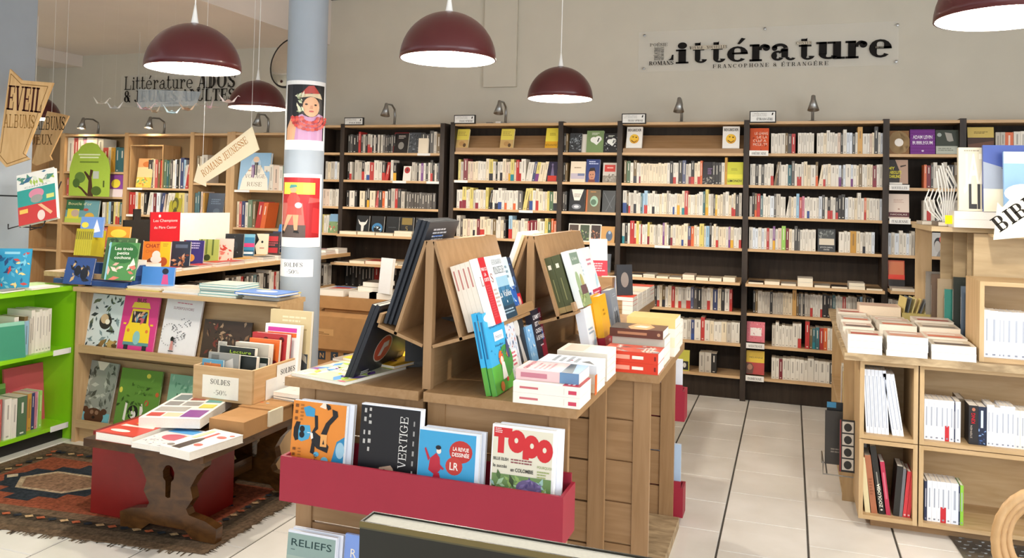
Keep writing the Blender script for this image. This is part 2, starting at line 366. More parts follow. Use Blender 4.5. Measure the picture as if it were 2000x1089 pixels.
# ================================================================ the room
def plane_obj(name, x0, x1, y0, y1, z0, z1, mat):
    b = MB(); b.box(x0, x1, y0, y1, z0, z1); return struct(b.build(name, mat))
plane_obj('wall_back', -8.4, 3.6, 7.17, 7.32, 0, 3.9, M['wallp'])
plane_obj('wall_left', -8.35, -8.2, 2.0, 7.17, 0, 3.9, M['wallp'])
plane_obj('wall_right', 3.45, 3.6, 3.2, 7.17, 0, 3.6, M['wallp'])
plane_obj('ceiling', -4.45, 3.6, -2.5, 7.17, 3.58, 3.72, M['ceil'])
o = plane_obj('ceiling', -8.4, -4.45, 1.2, 7.17, 3.10, 3.72, M['ceil'])      # lower slab over the children's corner
b = MB(); b.box(-8.2, -7.7, 2.0, 7.169, 2.97, 3.099); struct(b.build('trim_1', M['ceil']))
# shallow boxed-in duct on the back wall
b = MB(); b.box(-2.765, -2.437, 7.135, 7.169, 2.629, 3.578); struct(b.build('trim_2', M['wallp']))
b = MB(); b.box(-4.45, 2.5, 7.150, 7.169, 3.555, 3.579); struct(b.build('trim_3', M['black']))
# floor: dark grout bed, tiles in staggered rows as pieces of their own
TS = 0.399
b = MB(); b.poly([(-8.4, -2.5, -0.004), (3.6, -2.5, -0.004), (3.6, 7.3, -0.004), (-8.4, 7.3, -0.004)]); b.poly([(-8.4, -2.5, -0.08), (-8.4, 7.3, -0.08), (3.6, 7.3, -0.08), (3.6, -2.5, -0.08)])
floor = struct(b.build('floor', M['grout']))
def tile_mesh(w, h):
    t = MB(); e = 0.002
    t.hexa([(0, 0, -0.004), (w, 0, -0.004), (w, h, -0.004), (0, h, -0.004), (e, e, 0), (w - e, e, 0), (w - e, h - e, 0), (e, h - e, 0)])
    return t.mesh('tile', M['tile'])
tm = tile_mesh(TS - 0.009, TS - 0.004)
for k in range(-11, 6):
    x = -0.30 + k * TS
    off = 7.10 if k % 2 == 0 else 6.91
    for j in range(-1, 14):
        y = off - (j + 1) * TS
        if y > 7.12 or y < 1.7: continue
        o = bpy.data.objects.new('tile', tm); COL.objects.link(o); o.location = (x + 0.0045, y + 0.002, 0); o.parent = floor
b = MB()
def far_tiles(x0, x1, y0, y1):
    nx, ny = int(round((x1 - x0) / TS)), int(round((y1 - y0) / TS))
    for i in range(nx):
        for j in range(ny):
            x, y = x0 + i * TS, y0 + j * TS + (i % 2) * 0.19
            b.box(x + .0045, x + TS - .0045, y + .002, y + TS - .002, -0.004, 0)
far_tiles(-8.28, -4.69, 2.3, 7.0); far_tiles(1.695, 3.5, 2.3, 7.0); far_tiles(-4.29, 3.3, -2.4, 1.5)
o = b.build('floor_tiles', M['tile'], floor); o['kind'] = 'stuff'
# ================================================================ books
PAGE = 'f2ece0'
def draw(mb, ops, w, h, lay=0.00012):
    """flat print: ops in fractions of the cover, u to the right, v up"""
    y = -0.0003
    for q in ops:
        y -= lay; k = q[0]
        if k == 'r': mb.poly([(q[1] * w, y, q[2] * h), (q[3] * w, y, q[2] * h), (q[3] * w, y, q[4] * h), (q[1] * w, y, q[4] * h)], q[5])
        elif k == 'e':
            n = 18; mb.poly([(q[1] * w + q[3] * w * math.cos(2 * PI * i / n), y, q[2] * h + q[4] * h * math.sin(2 * PI * i / n)) for i in range(n)], q[5])
        elif k == 'p': mb.poly([(a * w, y, c * h) for a, c in q[1]], q[2])
        elif k == 't':   # ('t', text, u, v, cap height, colour, {opts})
            d = dict(q[6]) if len(q) > 6 else {}
            wd = d.pop('fit', None)
            add_text(mb, q[1], q[2] * w, q[3] * h, q[4] * h, q[5], y=y, width=None if wd is None else wd * w, **d)
        elif k == 'l':   # rows of tiny illegible print: (.., u0, v0, u1, v1, rows, colour)
            u0, v0, u1, v1, n, c = q[1:7]; rr = random.Random(int(1000 * (u0 + 3 * v0 + 7 * u1)) + n)
            for i in range(n):
                a = v1 - (v1 - v0) * i / n; bb = a - (v1 - v0) / n * 0.5; e = u1 - (u1 - u0) * rr.random() * 0.35; x = u0
                while x < e:
                    x2 = min(e, x + (u1 - u0) * (0.08 + 0.16 * rr.random()))
                    mb.poly([(x * w, y, bb * h), (x2 * w, y, bb * h), (x2 * w, y, a * h), (x * w, y, a * h)], c); x = x2 + (u1 - u0) * 0.03
        elif k == 's':   # scatter of small marks: (.., u0, v0, u1, v1, n, size, [colours])
            u0, v0, u1, v1, n, sz, cs = q[1:8]; rr = random.Random(n * 31 + int(100 * (u0 + v0)))
            for i in range(n):
                cu, cv = u0 + (u1 - u0) * rr.random(), v0 + (v1 - v0) * rr.random(); a = rr.random() * 6.28; L = sz * (0.5 + rr.random())
                dx, dz = math.cos(a) * L * w, math.sin(a) * L * w; nx, nz = -dz * 0.42, dx * 0.42
                X, Z = cu * w, cv * h
                pts = [(X + dx, Z + dz), (X + nx, Z + nz), (X - dx, Z - dz), (X - nx, Z - nz)]
                mb.poly([(min(max(a_, 0), w), y - 0.00002 * (i % 5), min(max(c_, 0), h)) for a_, c_ in pts], cs[i % len(cs)])
def book_meshes(w, h, t, col, art=None, spine=None, pages=PAGE, hard=False, back=None):
    ct = 0.0028 if hard else 0.0012; e = 0.003 if hard else 0.0015
    c = MB()
    c.prism([(0, 0), (w, 0), (w, ct), (ct, ct), (ct, t - ct), (w, t - ct), (w, t), (0, t)], 0, h, col)
    if back: c.c[6] = lin(back); c.c[8] = lin(back) if len(c.c) > 8 else None
    p = MB(); p.box(ct, w - e, ct, t - ct, e if hard else 0.0005, h - e, pages)
    r = MB()
    if art: draw(r, art, w, h)
    if spine:
        r.M = Matrix(((0, 1, 0, 0), (-1, 0, 0, t), (0, 0, 1, 0), (0, 0, 0, 1)))
        draw(r, spine, t, h)
        r.M = Matrix.Identity(4)
    return c, p, r
def book(label, w, h, t, col, mw, art=None, spine=None, cat='book', group=None, pages=PAGE, hard=False, name='book', back=None):
    c, p, r = book_meshes(w, h, t, col, art, spine, pages, hard, back)
    o = c.build(name, M['paint']); o.matrix_world = mw; tag(o, label, cat, group)
    p.build('pages', M['paper'], o)
    if r.v: r.build('cover_print', M['paint'], o)
    return o
def copy_book(o, mw, label=None, group=None):
    n = o.copy(); COL.objects.link(n); n.matrix_world = mw
    if label: n['label'] = label
    if group: n['group'] = group
    for ch in o.children:
        k = ch.copy(); COL.objects.link(k); k.parent = n
    return n
def stand(x, y, z, yaw=0, lean=0, tilt=0):      # face-out: front cover to -y, lean = top tipped back
    return T(x, y, z) @ RZ(yaw) @ RX(-lean) @ RY(tilt)
def lay(x, y, z, t, yaw=0): return T(x, y, z + t) @ RZ(yaw) @ RX(-90)     # cover up
def spineout(x, y, z, yaw=0, lean=0): return T(x, y, z) @ RZ(yaw) @ RY(lean) @ RZ(90)  # spine to -y, occupies x-t..x
CC = {'w': 'e6e0d3', 'c': 'e9dabd', 'g': 'c4bcae', 'p': 'e0c9b6', 'k': '2a2827', 'r': 'b8322f', 'b': '39446f', 't': '3a6a72', 'y': 'dccb72',
      'o': 'dd6a34', 'n': '7a6440', 'v': '7d4a8c', 'l': '9cc3dc', 'm': '7a2430', 'G': '4c6b4a', 'a': 'cf9a3c', 'h': '55504c', 'u': 'dfe6ee', 'L': '8bc540', 'f': 'd98aa0'}
CN = {'w': 'white', 'c': 'cream', 'g': 'pale grey', 'p': 'pinkish beige', 'k': 'black', 'r': 'red', 'b': 'dark blue', 't': 'teal', 'y': 'yellow', 'o': 'orange', 'n': 'olive brown',
      'v': 'violet', 'l': 'light blue', 'm': 'maroon', 'G': 'dark green', 'a': 'amber', 'h': 'charcoal', 'u': 'bluish white', 'L': 'lime', 'f': 'pink'}
BAND = {'1': ('c03a33', 'red'), '2': ('2d2c33', 'black'), '3': ('36508f', 'blue'), '4': ('dfa92e', 'amber'), '5': ('8c2a3a', 'maroon'), '6': ('de6a3a', 'orange'), '7': ('7a3f80', 'violet'), '8': ('2b8894', 'teal')}
STUFF = MB()
def stuff_flat(x, y, z, w, h, t, col, pages='efe4cc'):
    STUFF.box(x, x + w - .002, y + .001, y + h - .001, z + .0008, z + t - .0008, pages)
    STUFF.box(x - .0005, x + w, y, y + h, z + t - .0008, z + t, col); STUFF.box(x - .0005, x + w, y, y + h, z, z + .0008, col); STUFF.box(x - .001, x, y, y + h, z, z + t, col)
def parse_row(spec):
    out = []; i = 0
    while i < len(spec):
        ch = spec[i]; i += 1
        if ch == ' ': continue
        d = dict(k=ch, tall=0, thick=0, band=None, lean=0, gap=0.0)
        if ch == '.': d['gap'] = 1.0
        while i < len(spec) and spec[i] in '^+-/\\12345678':
            q = spec[i]; i += 1
            if q == '^': d['tall'] += 1
            elif q == '+': d['thick'] += 1
            elif q == '-': d['thick'] -= 0.5
            elif q == '/': d['lean'] = 1
            elif q == '\\': d['lean'] = -1
            else: d['band'] = q
        out.append(d)
    return out
def row(x0, x1, y, z, spec, base=0.178, rnd=None, individual=None, dep=0.125, mw=None, hmax=None):
    """a row of spines between x0 and x1 on a board at z; individual = (place words, group)"""
    R = random.Random(hash(spec) % 9973 if False else sum(ord(c) * (i + 1) for i, c in enumerate(spec)) % 9973)
    B_ = parse_row(spec); ths = []
    for d in B_:
        t = (1.0 + 0.55 * d['thick']) * (0.8 + 0.5 * R.random())
        ths.append(t)
    k = (x1 - x0) / sum(ths); x = x0
    for d, t in zip(B_, ths):
        t *= k
        if d['gap']: x += t; continue
        h = base * (0.97 + 0.07 * R.random()) + 0.022 * d['tall']
        if hmax: h = min(h, hmax)
        ln = d['lean'] * h * 0.16; yy = y + R.random() * 0.010
        col = mix(CC[d['k']], 'fffaf0' if R.random() < .5 else '6a5a48', R.random() * 0.10)
        a, c_ = x + 0.0006, x + t - 0.0006
        mb = STUFF if individual is None else MB()
        def H(z0, z1, cc, out=0.0, fc=None, l=0.0, r_=1.0):
            s0, s1 = ln * z0 / h, ln * z1 / h; w_ = c_ - a; A, C_ = a + l * w_, a + r_ * w_
            mb.hexa([(A + s0, yy - out, z + z0), (C_ + s0, yy - out, z + z0), (C_ + s0, yy + dep, z + z0), (A + s0, yy + dep, z + z0),
                     (A + s1, yy - out, z + z1), (C_ + s1, yy - out, z + z1), (C_ + s1, yy + dep, z + z1), (A + s1, yy + dep, z + z1)], cc, fc=fc)
        def F(z0, z1, l, r_, cc, out):
            s0, s1 = ln * z0 / h, ln * z1 / h; w_ = c_ - a; A, C_ = a + l * w_, a + r_ * w_
            mb.poly([(A + s0, yy - out, z + z0), (C_ + s0, yy - out, z + z0), (C_ + s1, yy - out, z + z1), (A + s1, yy - out, z + z1)], cc)
        H(0, h, col, fc={'t': 'e4dccb', 'k': 'e4dccb'})
        if d['band']: F(0.0, h * (0.28 + 0.18 * R.random()), 0, 1, BAND[d['band']][0], 0.0008)
        dark = d['k'] in 'krbtnvmGhoL'
        tc_ = mix(col, 'f5efe0', .75) if dark else mix(col, '50463e', .55)
        z1 = h * (0.93 - 0.1 * R.random()); z0 = z1 - h * (0.25 + 0.3 * R.random())
        F(z0, z1, .40, .62, tc_, 0.0012)
        if not d['band'] and R.random() < .7: F(h * .05, h * .09, .3, .7, tc_, 0.0012)
        if individual is not None:
            o = mb.build('book', M['paint'])
            w_ = 'tall ' if d['tall'] else ''
            lb = '%s%s book spine%s %s' % (w_, CN[d['k']], (' with %s band' % BAND[d['band']][1]) if d['band'] else '', individual[0])
            tag(o, lb, 'book', individual[1])
            if mw is not None: o.matrix_world = mw
        x += t
# ================================================================ the dark literature bookcases
YF, YB = 6.87, 7.165
LV = [2.004, 1.746, 1.489, 1.229, 0.971, 0.711, 0.456, 0.196]
def bookcase(label, x0, x1, levels=LV, top=2.263, right=False, protr=None, mats=None, base=True, ut=0.044, tags=(), y0=YF, y1=YB, low=0.0):
    mats = mats or (M['wenge'], M['beech'], M['wengeb'])
    r = thing('bookcase', label, 'bookcase', ((x0 + x1) / 2, y0, 0))
    def part(name, mb, mat): o = mb.build(name, mat); o.parent = r; o.matrix_parent_inverse = T(-(x0 + x1) / 2, -y0, 0); return o
    def bx(name, mat, *a): q = MB(); q.box(*a); return part(name, q, mat)
    h = ut / 2
    bx('upright', mats[0], x0 - h, x0 + h, y0, y1, low, top + 0.012)
    if right: bx('upright', mats[0], x1 - h, x1 + h, y0, y1, low, top + 0.012)
    bx('back_panel', mats[2], x0 + h, x1 - h, y1 - 0.012, y1, low, top - 0.001)
    bx('top_board', mats[1], x0 + h, x1 - h, y0 + 0.004, y1, top - 0.022, top)
    SHV = {}
    for z in levels:
        p = (protr or {}).get(round(z, 3), 0.0)
        o = SHV[z] = bx('shelf', mats[1], (x0 + h) if p < .3 else -3.95, x1 - h, y0 + 0.006 - p, y1 - 0.012, z - 0.022, z)
    if base: bx('plinth', mats[2], x0 + h, x1 - h, y0 + 0.06, y0 + 0.08, 0, levels[-1] - 0.022)
    for a, c_, z in tags:
        q = MB(); q.box(a, c_, y0 + 0.0015, y0 + 0.006, z - 0.024, z - 0.002); q.build('shelf_label', M['white'], SHV[z])
    return r
PR = {0.971: 0.22}
UX = [-4.10, -3.05, -2.948, -1.919, -1.394, -0.349, 0.690, 1.217, 2.26]
bookcase('dark bookcase half hidden by the grey column', -4.36, -4.10, [1.99, 1.73, 1.471, 1.213, .971, .711, .456, .196], 2.255, ut=0.04, protr=PR)
bookcase('dark bookcase of black crime novels under the POLICIERS sign', -4.10, -3.05, [1.99, 1.73, 1.471, 1.213, .971, .711, .456, .196], 2.255, right=True, protr={.971: .40, 1.213: .10}, tags=((-3.3, -3.17, 1.99), (-3.55, -3.41, 1.73), (-3.2, -3.07, 1.73)))
bookcase('dark bookcase with yellow books on its slanted top shelf', -2.948, -1.919, protr=PR, tags=((-2.92, -2.79, 1.746), (-2.29, -2.16, 1.489)))
bookcase('narrow dark bookcase of face-out novels between the two FRANCOPHONE bays', -1.919, -1.394, protr=PR)
bookcase('dark bookcase with two smiley-cover books on its slanted top shelf', -1.394, -0.349, protr=PR, tags=((-1.08, -.95, 1.229),))
bookcase('dark bookcase under the ETRANGERE sign', -0.349, 0.690, protr={.971: .26})
bookcase('narrow dark bookcase with purple book on top shelf', 0.690, 1.217, protr={.971: .2})
bookcase('dark bookcase rising behind the pine display with white cable', 1.217, 2.26, right=True, protr=PR)
# slanted display boards
def slant(x0, x1, label):
    r = thing('display_board', label, 'display board', ((x0 + x1) / 2, YF, 2.004))
    q = MB(); q.hexa([(x0, 6.93, 2.042), (x1, 6.93, 2.042), (x1, 6.942, 2.042), (x0, 6.942, 2.042), (x0, 7.06, 2.165), (x1, 7.06, 2.165), (x1, 7.072, 2.165), (x0, 7.072, 2.165)])
    o = q.build('board', M['oak'], r); o.matrix_parent_inverse = T(-(x0 + x1) / 2, -YF, -2.004)
    q = MB(); q.box(x0, x1, 6.885, 6.93, 2.0045, 2.042); o = q.build('ledge', M['oak'], r); o.matrix_parent_inverse = T(-(x0 + x1) / 2, -YF, -2.004)
slant(-2.922, -1.945, 'slanted beech display board holding three yellow paperbacks')
slant(-1.368, -0.375, 'slanted beech display board holding two smiley-cover books')
# ---------------------------------------------------------------- rows of spines on the dark bookcases
ys = 6.905
LW = 'literature wall'
# crime bay
row(-4.06, -3.72, ys, 1.99, 'kkk+k r1^ kg kg1 w1k wkw', .175)
row(-3.70, -3.55, ys, 1.99, 'whhk khk', .170)
row(-3.28, -3.08, ys, 1.99, 'kkk^ g^ n', .185)
row(-4.06, -3.53, ys, 1.73, 'kw1.g^+g+k1ww3r+w^+ w k1 r1/ . w^ k4', .172)
row(-3.37, -3.08, ys, 1.73, 'g+gkw vwk wk1^kw- kb-', .168)
row(-4.06, -3.44, ys, 1.471, 'kw+k. c+ k k4^ c+ r/ k o w k^ g^ r1^ k^ g', .158)
row(-3.42, -3.12, ys, 1.471, 'hhhhhhhhhhh', .150)
row(-4.06, -3.10, 6.92, .711, 'kkkkhkkkkr+kkghkkgghkkkhkgk', .20)
row(-4.30, -4.13, ys, 1.73, 'gcg+u wn', .17)
row(-4.32, -4.13, ys, 1.471, 'ppwgww', .165)
row(-4.32, -4.25, ys, 1.213, 'yww', .17)
row(-4.30, -4.13, ys, .711, 'khh..', .17); row(-4.30, -4.15, ys, .456, 'wwkrw^', .17); row(-4.30, -4.15, ys, .196, 'rrkrk', .2)
# francophone bay
row(-2.90, -2.06, ys, 1.746, 'y^g m+^ c p cc ww w c^ y^2+ w k- w w2 c^ p c4 y8^+c r^ w1 w^+ w/ w/ b/ y7+/ c+/ c+/', .172)
row(-2.91, -1.95, ys, 1.489, 'w w5 y5+^ w- c y^+g w5 w c w y^ k/ c2 w w2+ w3^+ w w6 w w+ w6 w h+ y+/^ n/ y3+^ w c1^ c+ w c y G+ c2+', .170)
row(-2.90, -1.95, ys, 1.229, 'g+^ h c+ p c w2 c- m c1+^ c c+ g n w w^ c k. l1+^^ c c g w^ c r- m+ m c^ w+ y^ G o^ o', .165)
row(-2.90, -1.95, ys, .711, 'wcgkwcrwcbwwcykwcgwckwrwcwgcwckw', .17)
row(-1.90, -1.86, ys, 1.746, 'kn', .17); row(-1.90, -1.86, ys, 1.489, 'hk', .17); row(-1.90, -1.86, ys, 2.004, 'kn', .17)
# second francophone bay
row(-1.36, -0.70, ys, 1.746, 'n^ G+^ w n2+^ w w5- c c c c+ c c c c c w k2^ w1 w k^+ b+^ g w5 k^1 c c1^ o^', .170)
row(-0.62, -0.50, ys, 1.746, 'k k k w a^^', .180)
row(-1.365, -0.38, ys, 1.489, 'w3^+ n2 w1- g+ w2+^ w w t- l- l1^+ w w w2^ w w c w c g^ w w w3 w c4 c c8^ r1^+ c w w c w w^+ t^ y4^+^ w g k- y4 c c g^ w^+ c w1 c1^ h+ g^', .172)
row(-1.365, -0.38, ys, 1.229, 'w8 k w r1+^ w1 y^ w r- w w y5^ c+ w g w c v7^ c^ w k c5 w+ c c c3 c^+ b5 o6 c w y^+ w l+ k2^ w c^ w1 c+ c w v7 c4 w+ w w1', .168)
row(-1.30, -0.42, ys, .711, 'w g w c h w w c k w1 c n2 w c r1 c w1 g+ w1+ b h+ k+ g- g w1 c b+ c+ k w+ r1 . ', .175)
row(-1.36, -0.38, ys, .456, 'c w r+ w g w+ k w c w2 g w+ c w w g b3 w+ r^ w c w w c g w w', .165)
row(-1.36, -0.92, ys, .196, 'c w g c w c v7 w c r c w y w', .165)
row(-.70, -.56, ys, .196, 'g g+ k', .16)
# foreign bay
row(-0.16, 0.045, ys, 2.004, 'w w w w+ n-h r+ .', .165)
row(0.045, 0.67, ys, 2.004, 'w+ w w w w w . w+ w c w^+ w w w p k w+^ u u k w a^+^ w+ w p c k^+^ w u', .165)
row(-0.32, 0.67, ys, 1.746, 'w w k w k w w+ w1 n^/ h g^ w+ w t+ h^ w w1+ w^ c^+ c w+ n6^ c+/ w1 w c w+ w u7 h- u w+ u7 w c n w w c c m+5 w w', .172)
row(-0.32, 0.67, ys, 1.489, 'w k^ n6^ r1^+ t w^ w w u+ h^ g^+ w w w+/ g c w l+^ r f w w3 w w+ w u+ k^ w k1 w1 w k1 k^ k+^ u w+ w c w^+^ w o1 c w+ w w+ u', .170)
row(-0.32, 0.19, ys, 1.229, 'w u u w u w r- w v4^ w p L+^ m c w k^ k- w w w w w', .168)
row(.36, .62, ys, 1.229, 'w+ w w a+ c w g2 w w u', .165)
row(-0.28, 0.62, ys, .711, 'k n g+ g g g k g g g g c c c+ a^+ n k g k- g g w1 w w w w1 k+ k h t w w w r+ w w g+ g k l n+^ k k w', .175)
row(-0.13, 0.60, ys, .456, 'g w^ w w w w w^+ w1^ . r^^ n t8 t r o w w w w w w w w w w w w', .168)
row(-0.13, 0.40, ys, .196, 'w w m w w w w w w w+^ w w+ w k w w+^ ', .165)
row(.555, .66, ys, .196, 'n2 w w+', .165)
# narrow foreign bay and the last one
row(0.96, 1.19, ys, 1.746, 'o m k- w^ g+ g^ h k n^', .175)
row(0.96, 1.19, ys, 1.489, 'w w^1 w h/ G^ b^ w1 g/ w1/', .165)
row(0.715, 1.00, ys, 1.229, 'u w u w^ w u w- g^ h w u u', .165)
row(1.44, 2.2, ys, 2.004, 'g g o+ w+ w w+ p r c p w n w c r w g w p w c', .17)
row(1.25, 2.2, ys, 1.746, 'kwcgwkwwnrwcwkgwwncwb', .17); row(1.25, 2.2, ys, 1.489, 'kwcgwkwwnrwcwkgwwncwb', .17)
row(0.72, 1.19, ys, .711, 'wgwwckwwrwgwwkww', .17); row(0.72, 1.19, ys, .456, 'wwwcwrwwwgwkw', .17)
# ---------------------------------------------------------------- face-out books on the dark bookcases
def fo(label, x0, x1, z0, z1, col, art, y=6.90, lean=9, t=0.018, group=None, **k):
    return book(label, x1 - x0, z1 - z0, t, col, stand(x0, y, z0, 0, lean), art, group=group, **k)
YB3 = [('r', 0, 0, 1, .42, 'c8a66c'), ('e', .5, .22, .22, .13, 'b8905a'), ('e', .72, .14, .12, .1, '5b452f'), ('l', .12, .6, .88, .85, 3, 'b8a24e')]
for x, lb in ((-2.932, 'yellow paperback with dog picture, first on the slanted board beside the FRANCOPHONE sign'), (-2.495, 'yellow paperback with dog picture standing alone mid-board')):
    fo(lb, x, x + .125, 2.042, 2.225, 'e2d25c', YB3, y=6.895, lean=16)
fo('yellow SENANQUE paperback at the end of the slanted board', -2.07, -2.07 + .115, 2.042, 2.23, 'e6d54c', [('r', 0, 0, 1, .33, 'dda62a'), ('t', 'SÉNANQUE', .5, .1, .1, '2a2420', {'slab': .16, 'fit': .92}), ('l', .3, .6, .8, .75, 2, 'a8952f')], y=6.895, lean=16)
SM = [('t', 'BEIGBEDER', .5, .79, .12, '1d1a18', {'bold': .03, 'fit': .86}), ('e', .5, .43, .30, .22, 'd99a26'), ('e', .48, .45, .27, .2, 'f0c241'), ('e', .42, .52, .06, .02, '4a2a10'), ('e', .62, .50, .05, .03, '4a2a10'), ('p', [(.28, .4), (.5, .29), (.72, .38), (.66, .32), (.5, .25), (.34, .32)], '6b2a14')]
for u, lb in ((1223, 'white BEIGBEDER book with winking smiley under the FRANCOPHONE sign'), (1409, 'white BEIGBEDER book with winking smiley at the far end of its board')):
    x = -1.345 if u == 1223 else -0.543
    fo(lb, x, x + .135, 2.045, 2.235, 'efece6', SM, y=6.895, lean=14, t=.024)
# narrow francophone bay
fo('black and white photograph cover leaning on top narrow shelf', -1.85, -1.74, 2.004, 2.18, '3a3d40', [('s', .05, .05, .95, .95, 40, .12, ['6d757a', '22262a', '9aa3a8'])], lean=12)
fo('plain white book behind the grey photograph cover', -1.745, -1.665, 2.004, 2.17, 'e9e3d8', [], lean=8, y=6.93)
HT = [('e', .42, .58, .2, .13, 'eef0ea'), ('e', .68, .62, .2, .13, 'eef0ea'), ('p', [(.24, .54), (.88, .58), (.6, .34)], 'eef0ea'), ('p', [(.62, .5), (.7, .68), (.76, .66), (.68, .48)], '1c1c1c'), ('l', .3, .78, .75, .9, 2, 'e0e4d4')]
fo('green cover with white heart on top narrow shelf', -1.695, -1.545, 2.004, 2.20, '78915f', HT, t=.03)
fo('black floral cover with white heart', -1.54, -1.42, 2.004, 2.175, '1d1d20', HT + [('s', .05, .1, .95, .95, 22, .06, ['8a8c90', 'c9cacc'])], t=.02)
fo('cream cover with pastel lower half', -1.835, -1.70, 1.746, 1.93, 'ecdcc4', [('r', .04, .03, .96, .42, 'c3b8c4'), ('r', .04, .03, .96, .15, 'e5d6c0'), ('r', .5, .3, .96, .42, '77809f'), ('l', .25, .62, .75, .72, 1, '9b8467')])
FACE = [('e', .45, .32, .24, .26, 'c58c6e'), ('p', [(.2, .44), (.3, .62), (.62, .64), (.74, .42), (.6, .5), (.3, .48)], '2b1d18'), ('r', .2, 0, .7, .12, '7a3c34'), ('e', .36, .33, .04, .02, '2b1d18'), ('e', .53, .34, .04, .02, '2b1d18'), ('r', .38, .19, .54, .215, '8a3a34')]
fo('dark blue cover with painted dark-haired face', -1.695, -1.575, 1.746, 1.95, '2b3d78', FACE + [('l', .2, .74, .9, .92, 2, 'c8d2f0')], t=.03)
fo('grey landscape cover with red title block', -1.545, -1.425, 1.746, 1.92, 'c9c2b8', [('r', .12, .55, .9, .9, 'c2392f'), ('r', 0, .0, 1, .35, '8c8478'), ('s', .05, .02, .95, .4, 20, .1, ['6b6258', 'a7a096']), ('l', .3, .66, .75, .78, 1, 'e8b6a8')])
fo('black cover with white wedge of light', -1.84, -1.70, 1.489, 1.685, '1e1f23', [('p', [(.12, 1), (.9, 1), (.66, .5), (.32, .5)], 'efe9dc'), ('l', .3, .62, .75, .8, 3, '8a7a70'), ('e', .48, .22, .3, .12, '7d7f86'), ('e', .48, .22, .16, .06, 'd8dade')], t=.022)
fo('brown cover with pale green globe', -1.69, -1.565, 1.489, 1.685, '6b5e45', [('r', 0, 0, .12, 1, 'b4673a'), ('e', .58, .48, .28, .24, '9cbfa6'), ('e', .54, .44, .2, .13, '54705a'), ('l', .3, .84, .8, .92, 1, 'c98b4a')], t=.022)
fo('charcoal cover with thin diagonal lines', -1.545, -1.43, 1.489, 1.68, '34383b', [('p', [(.1, .9), (.12, .9), (.75, .2), (.73, .2)], '8d9498'), ('p', [(.9, .8), (.92, .8), (.32, .05), (.30, .05)], '8d9498')])
for i, (x, c0, cs) in enumerate(((-1.84, '4a3a30', ['b98f74', 'd8cbb8', '6d3c34']), (-1.742, '3d4a34', ['7fa05c', 'c9b8a8', '31413a']), (-1.644, '33231c', ['c07448', 'e2b58a', '6a3a2a']))):
    fo(('art book with pale mountain picture in white border', 'art book with green garden picture in white border', 'art book with orange interior picture in white border')[i], x, x + .095, 1.229, 1.385, 'ece6da', [('r', .07, .06, .93, .94, c0), ('s', .12, .12, .88, .6, 18, .12, cs)], group=None)
fo('tan cover with blue seated figure', -1.548, -1.43, 1.229, 1.37, 'c99650', [('e', .6, .42, .24, .32, '3f5570'), ('e', .62, .62, .1, .1, '9cb3cc')])
fo('grey-framed cream notebook on the low narrow shelf', -1.60, -1.47, .971, 1.13, '4a525c', [('r', .18, .15, .75, .85, 'd9d0b8')], y=6.95)
# francophone / foreign bay covers
fo('dark violet cover with red lower block', -2.045, -1.955, 1.746, 1.925, '2b2440', [('r', .05, .02, .95, .3, 'c23a2c'), ('p', [(.35, .3), (.5, .95), (.7, .3)], '6f6584'), ('e', .5, .85, .1, .06, '6f6584')])
fo('black cover with grey skulls and violet title', -.70, -.60, 1.746, 1.935, '26242a', [('s', .05, .02, .95, .32, 26, .1, ['b8b4a8', '6a675f', '8e8b82']), ('l', .42, .42, .8, .72, 4, '8d6f9c')])
fo('yellow LIMONOV paperback standing by a dark upright', -.50, -.375, 1.746, 1.935, 'cfcf42', [('r', .0, .28, 1, .46, 'e6e04a'), ('t', 'LIMONOV', .5, .12, .1, '2a2a16', {'bold': .03, 'fit': .9}), ('l', .25, .6, .75, .72, 2, 'a8a838')], y=6.89)
fo('orange LE GANG DE LA CLEF A MOLETTE cover', -.325, -.178, 2.022, 2.215, 'd65527', [('t', 'LE GANG', .6, .72, .11, 'f3e3d0', {'fit': .7}), ('t', 'DE LA', .64, .56, .11, 'f3e3d0', {}), ('t', 'CLEF À', .52, .40, .11, 'f3e3d0', {'fit': .7}), ('t', 'MOLETTE', .55, .24, .11, 'f3e3d0', {'fit': .75}), ('s', .08, .05, .95, .95, 16, .07, ['a83c18', '8a2e12'])], t=.03)
fo('black JOYCE CAROL OATES cover with pale picture', .205, .335, 1.229, 1.41, '23272a', [('r', .08, .30, .94, .96, 'd8cdb8'), ('r', .08, .58, .94, .96, '3c4140'), ('s', .1, .6, .9, .94, 20, .1, ['6a6f6c', '8f938e']), ('t', 'JOYCE CAROL', .5, .17, .055, 'e8e8e2', {'fit': .72}), ('t', 'OATES', .5, .07, .055, 'e8e8e2', {})])
fo('yellow-green cover with black and white photo of two men', -.89, -.78, .196, .365, 'c8c24e', [('r', .06, .05, .94, .46, '26241f'), ('e', .3, .26, .12, .12, 'd6d2c6'), ('e', .66, .27, .12, .12, 'd6d2c6')])
fo('pink cover with white title panel above ASIATIQUE', -.325, -.185, .478, .64, 'd9707c', [('r', .2, .3, .82, .7, 'f0e6e0'), ('s', .03, .03, .97, .97, 30, .04, ['a8404e', 'f0b8bc'])])
fo('yellow MELANINE cover above a red portrait', -.325, -.185, .218, .405, 'b8413a', [('r', 0, .5, 1, 1, 'e9c43a'), ('t', 'MÉLANINE', .55, .68, .07, '4a4030', {'fit': .75}), ('p', [(0, .02), (.36, .02), (.42, .3), (.3, .46), (0, .46)], '6a4636'), ('e', .2, .3, .15, .12, 'b08268')])
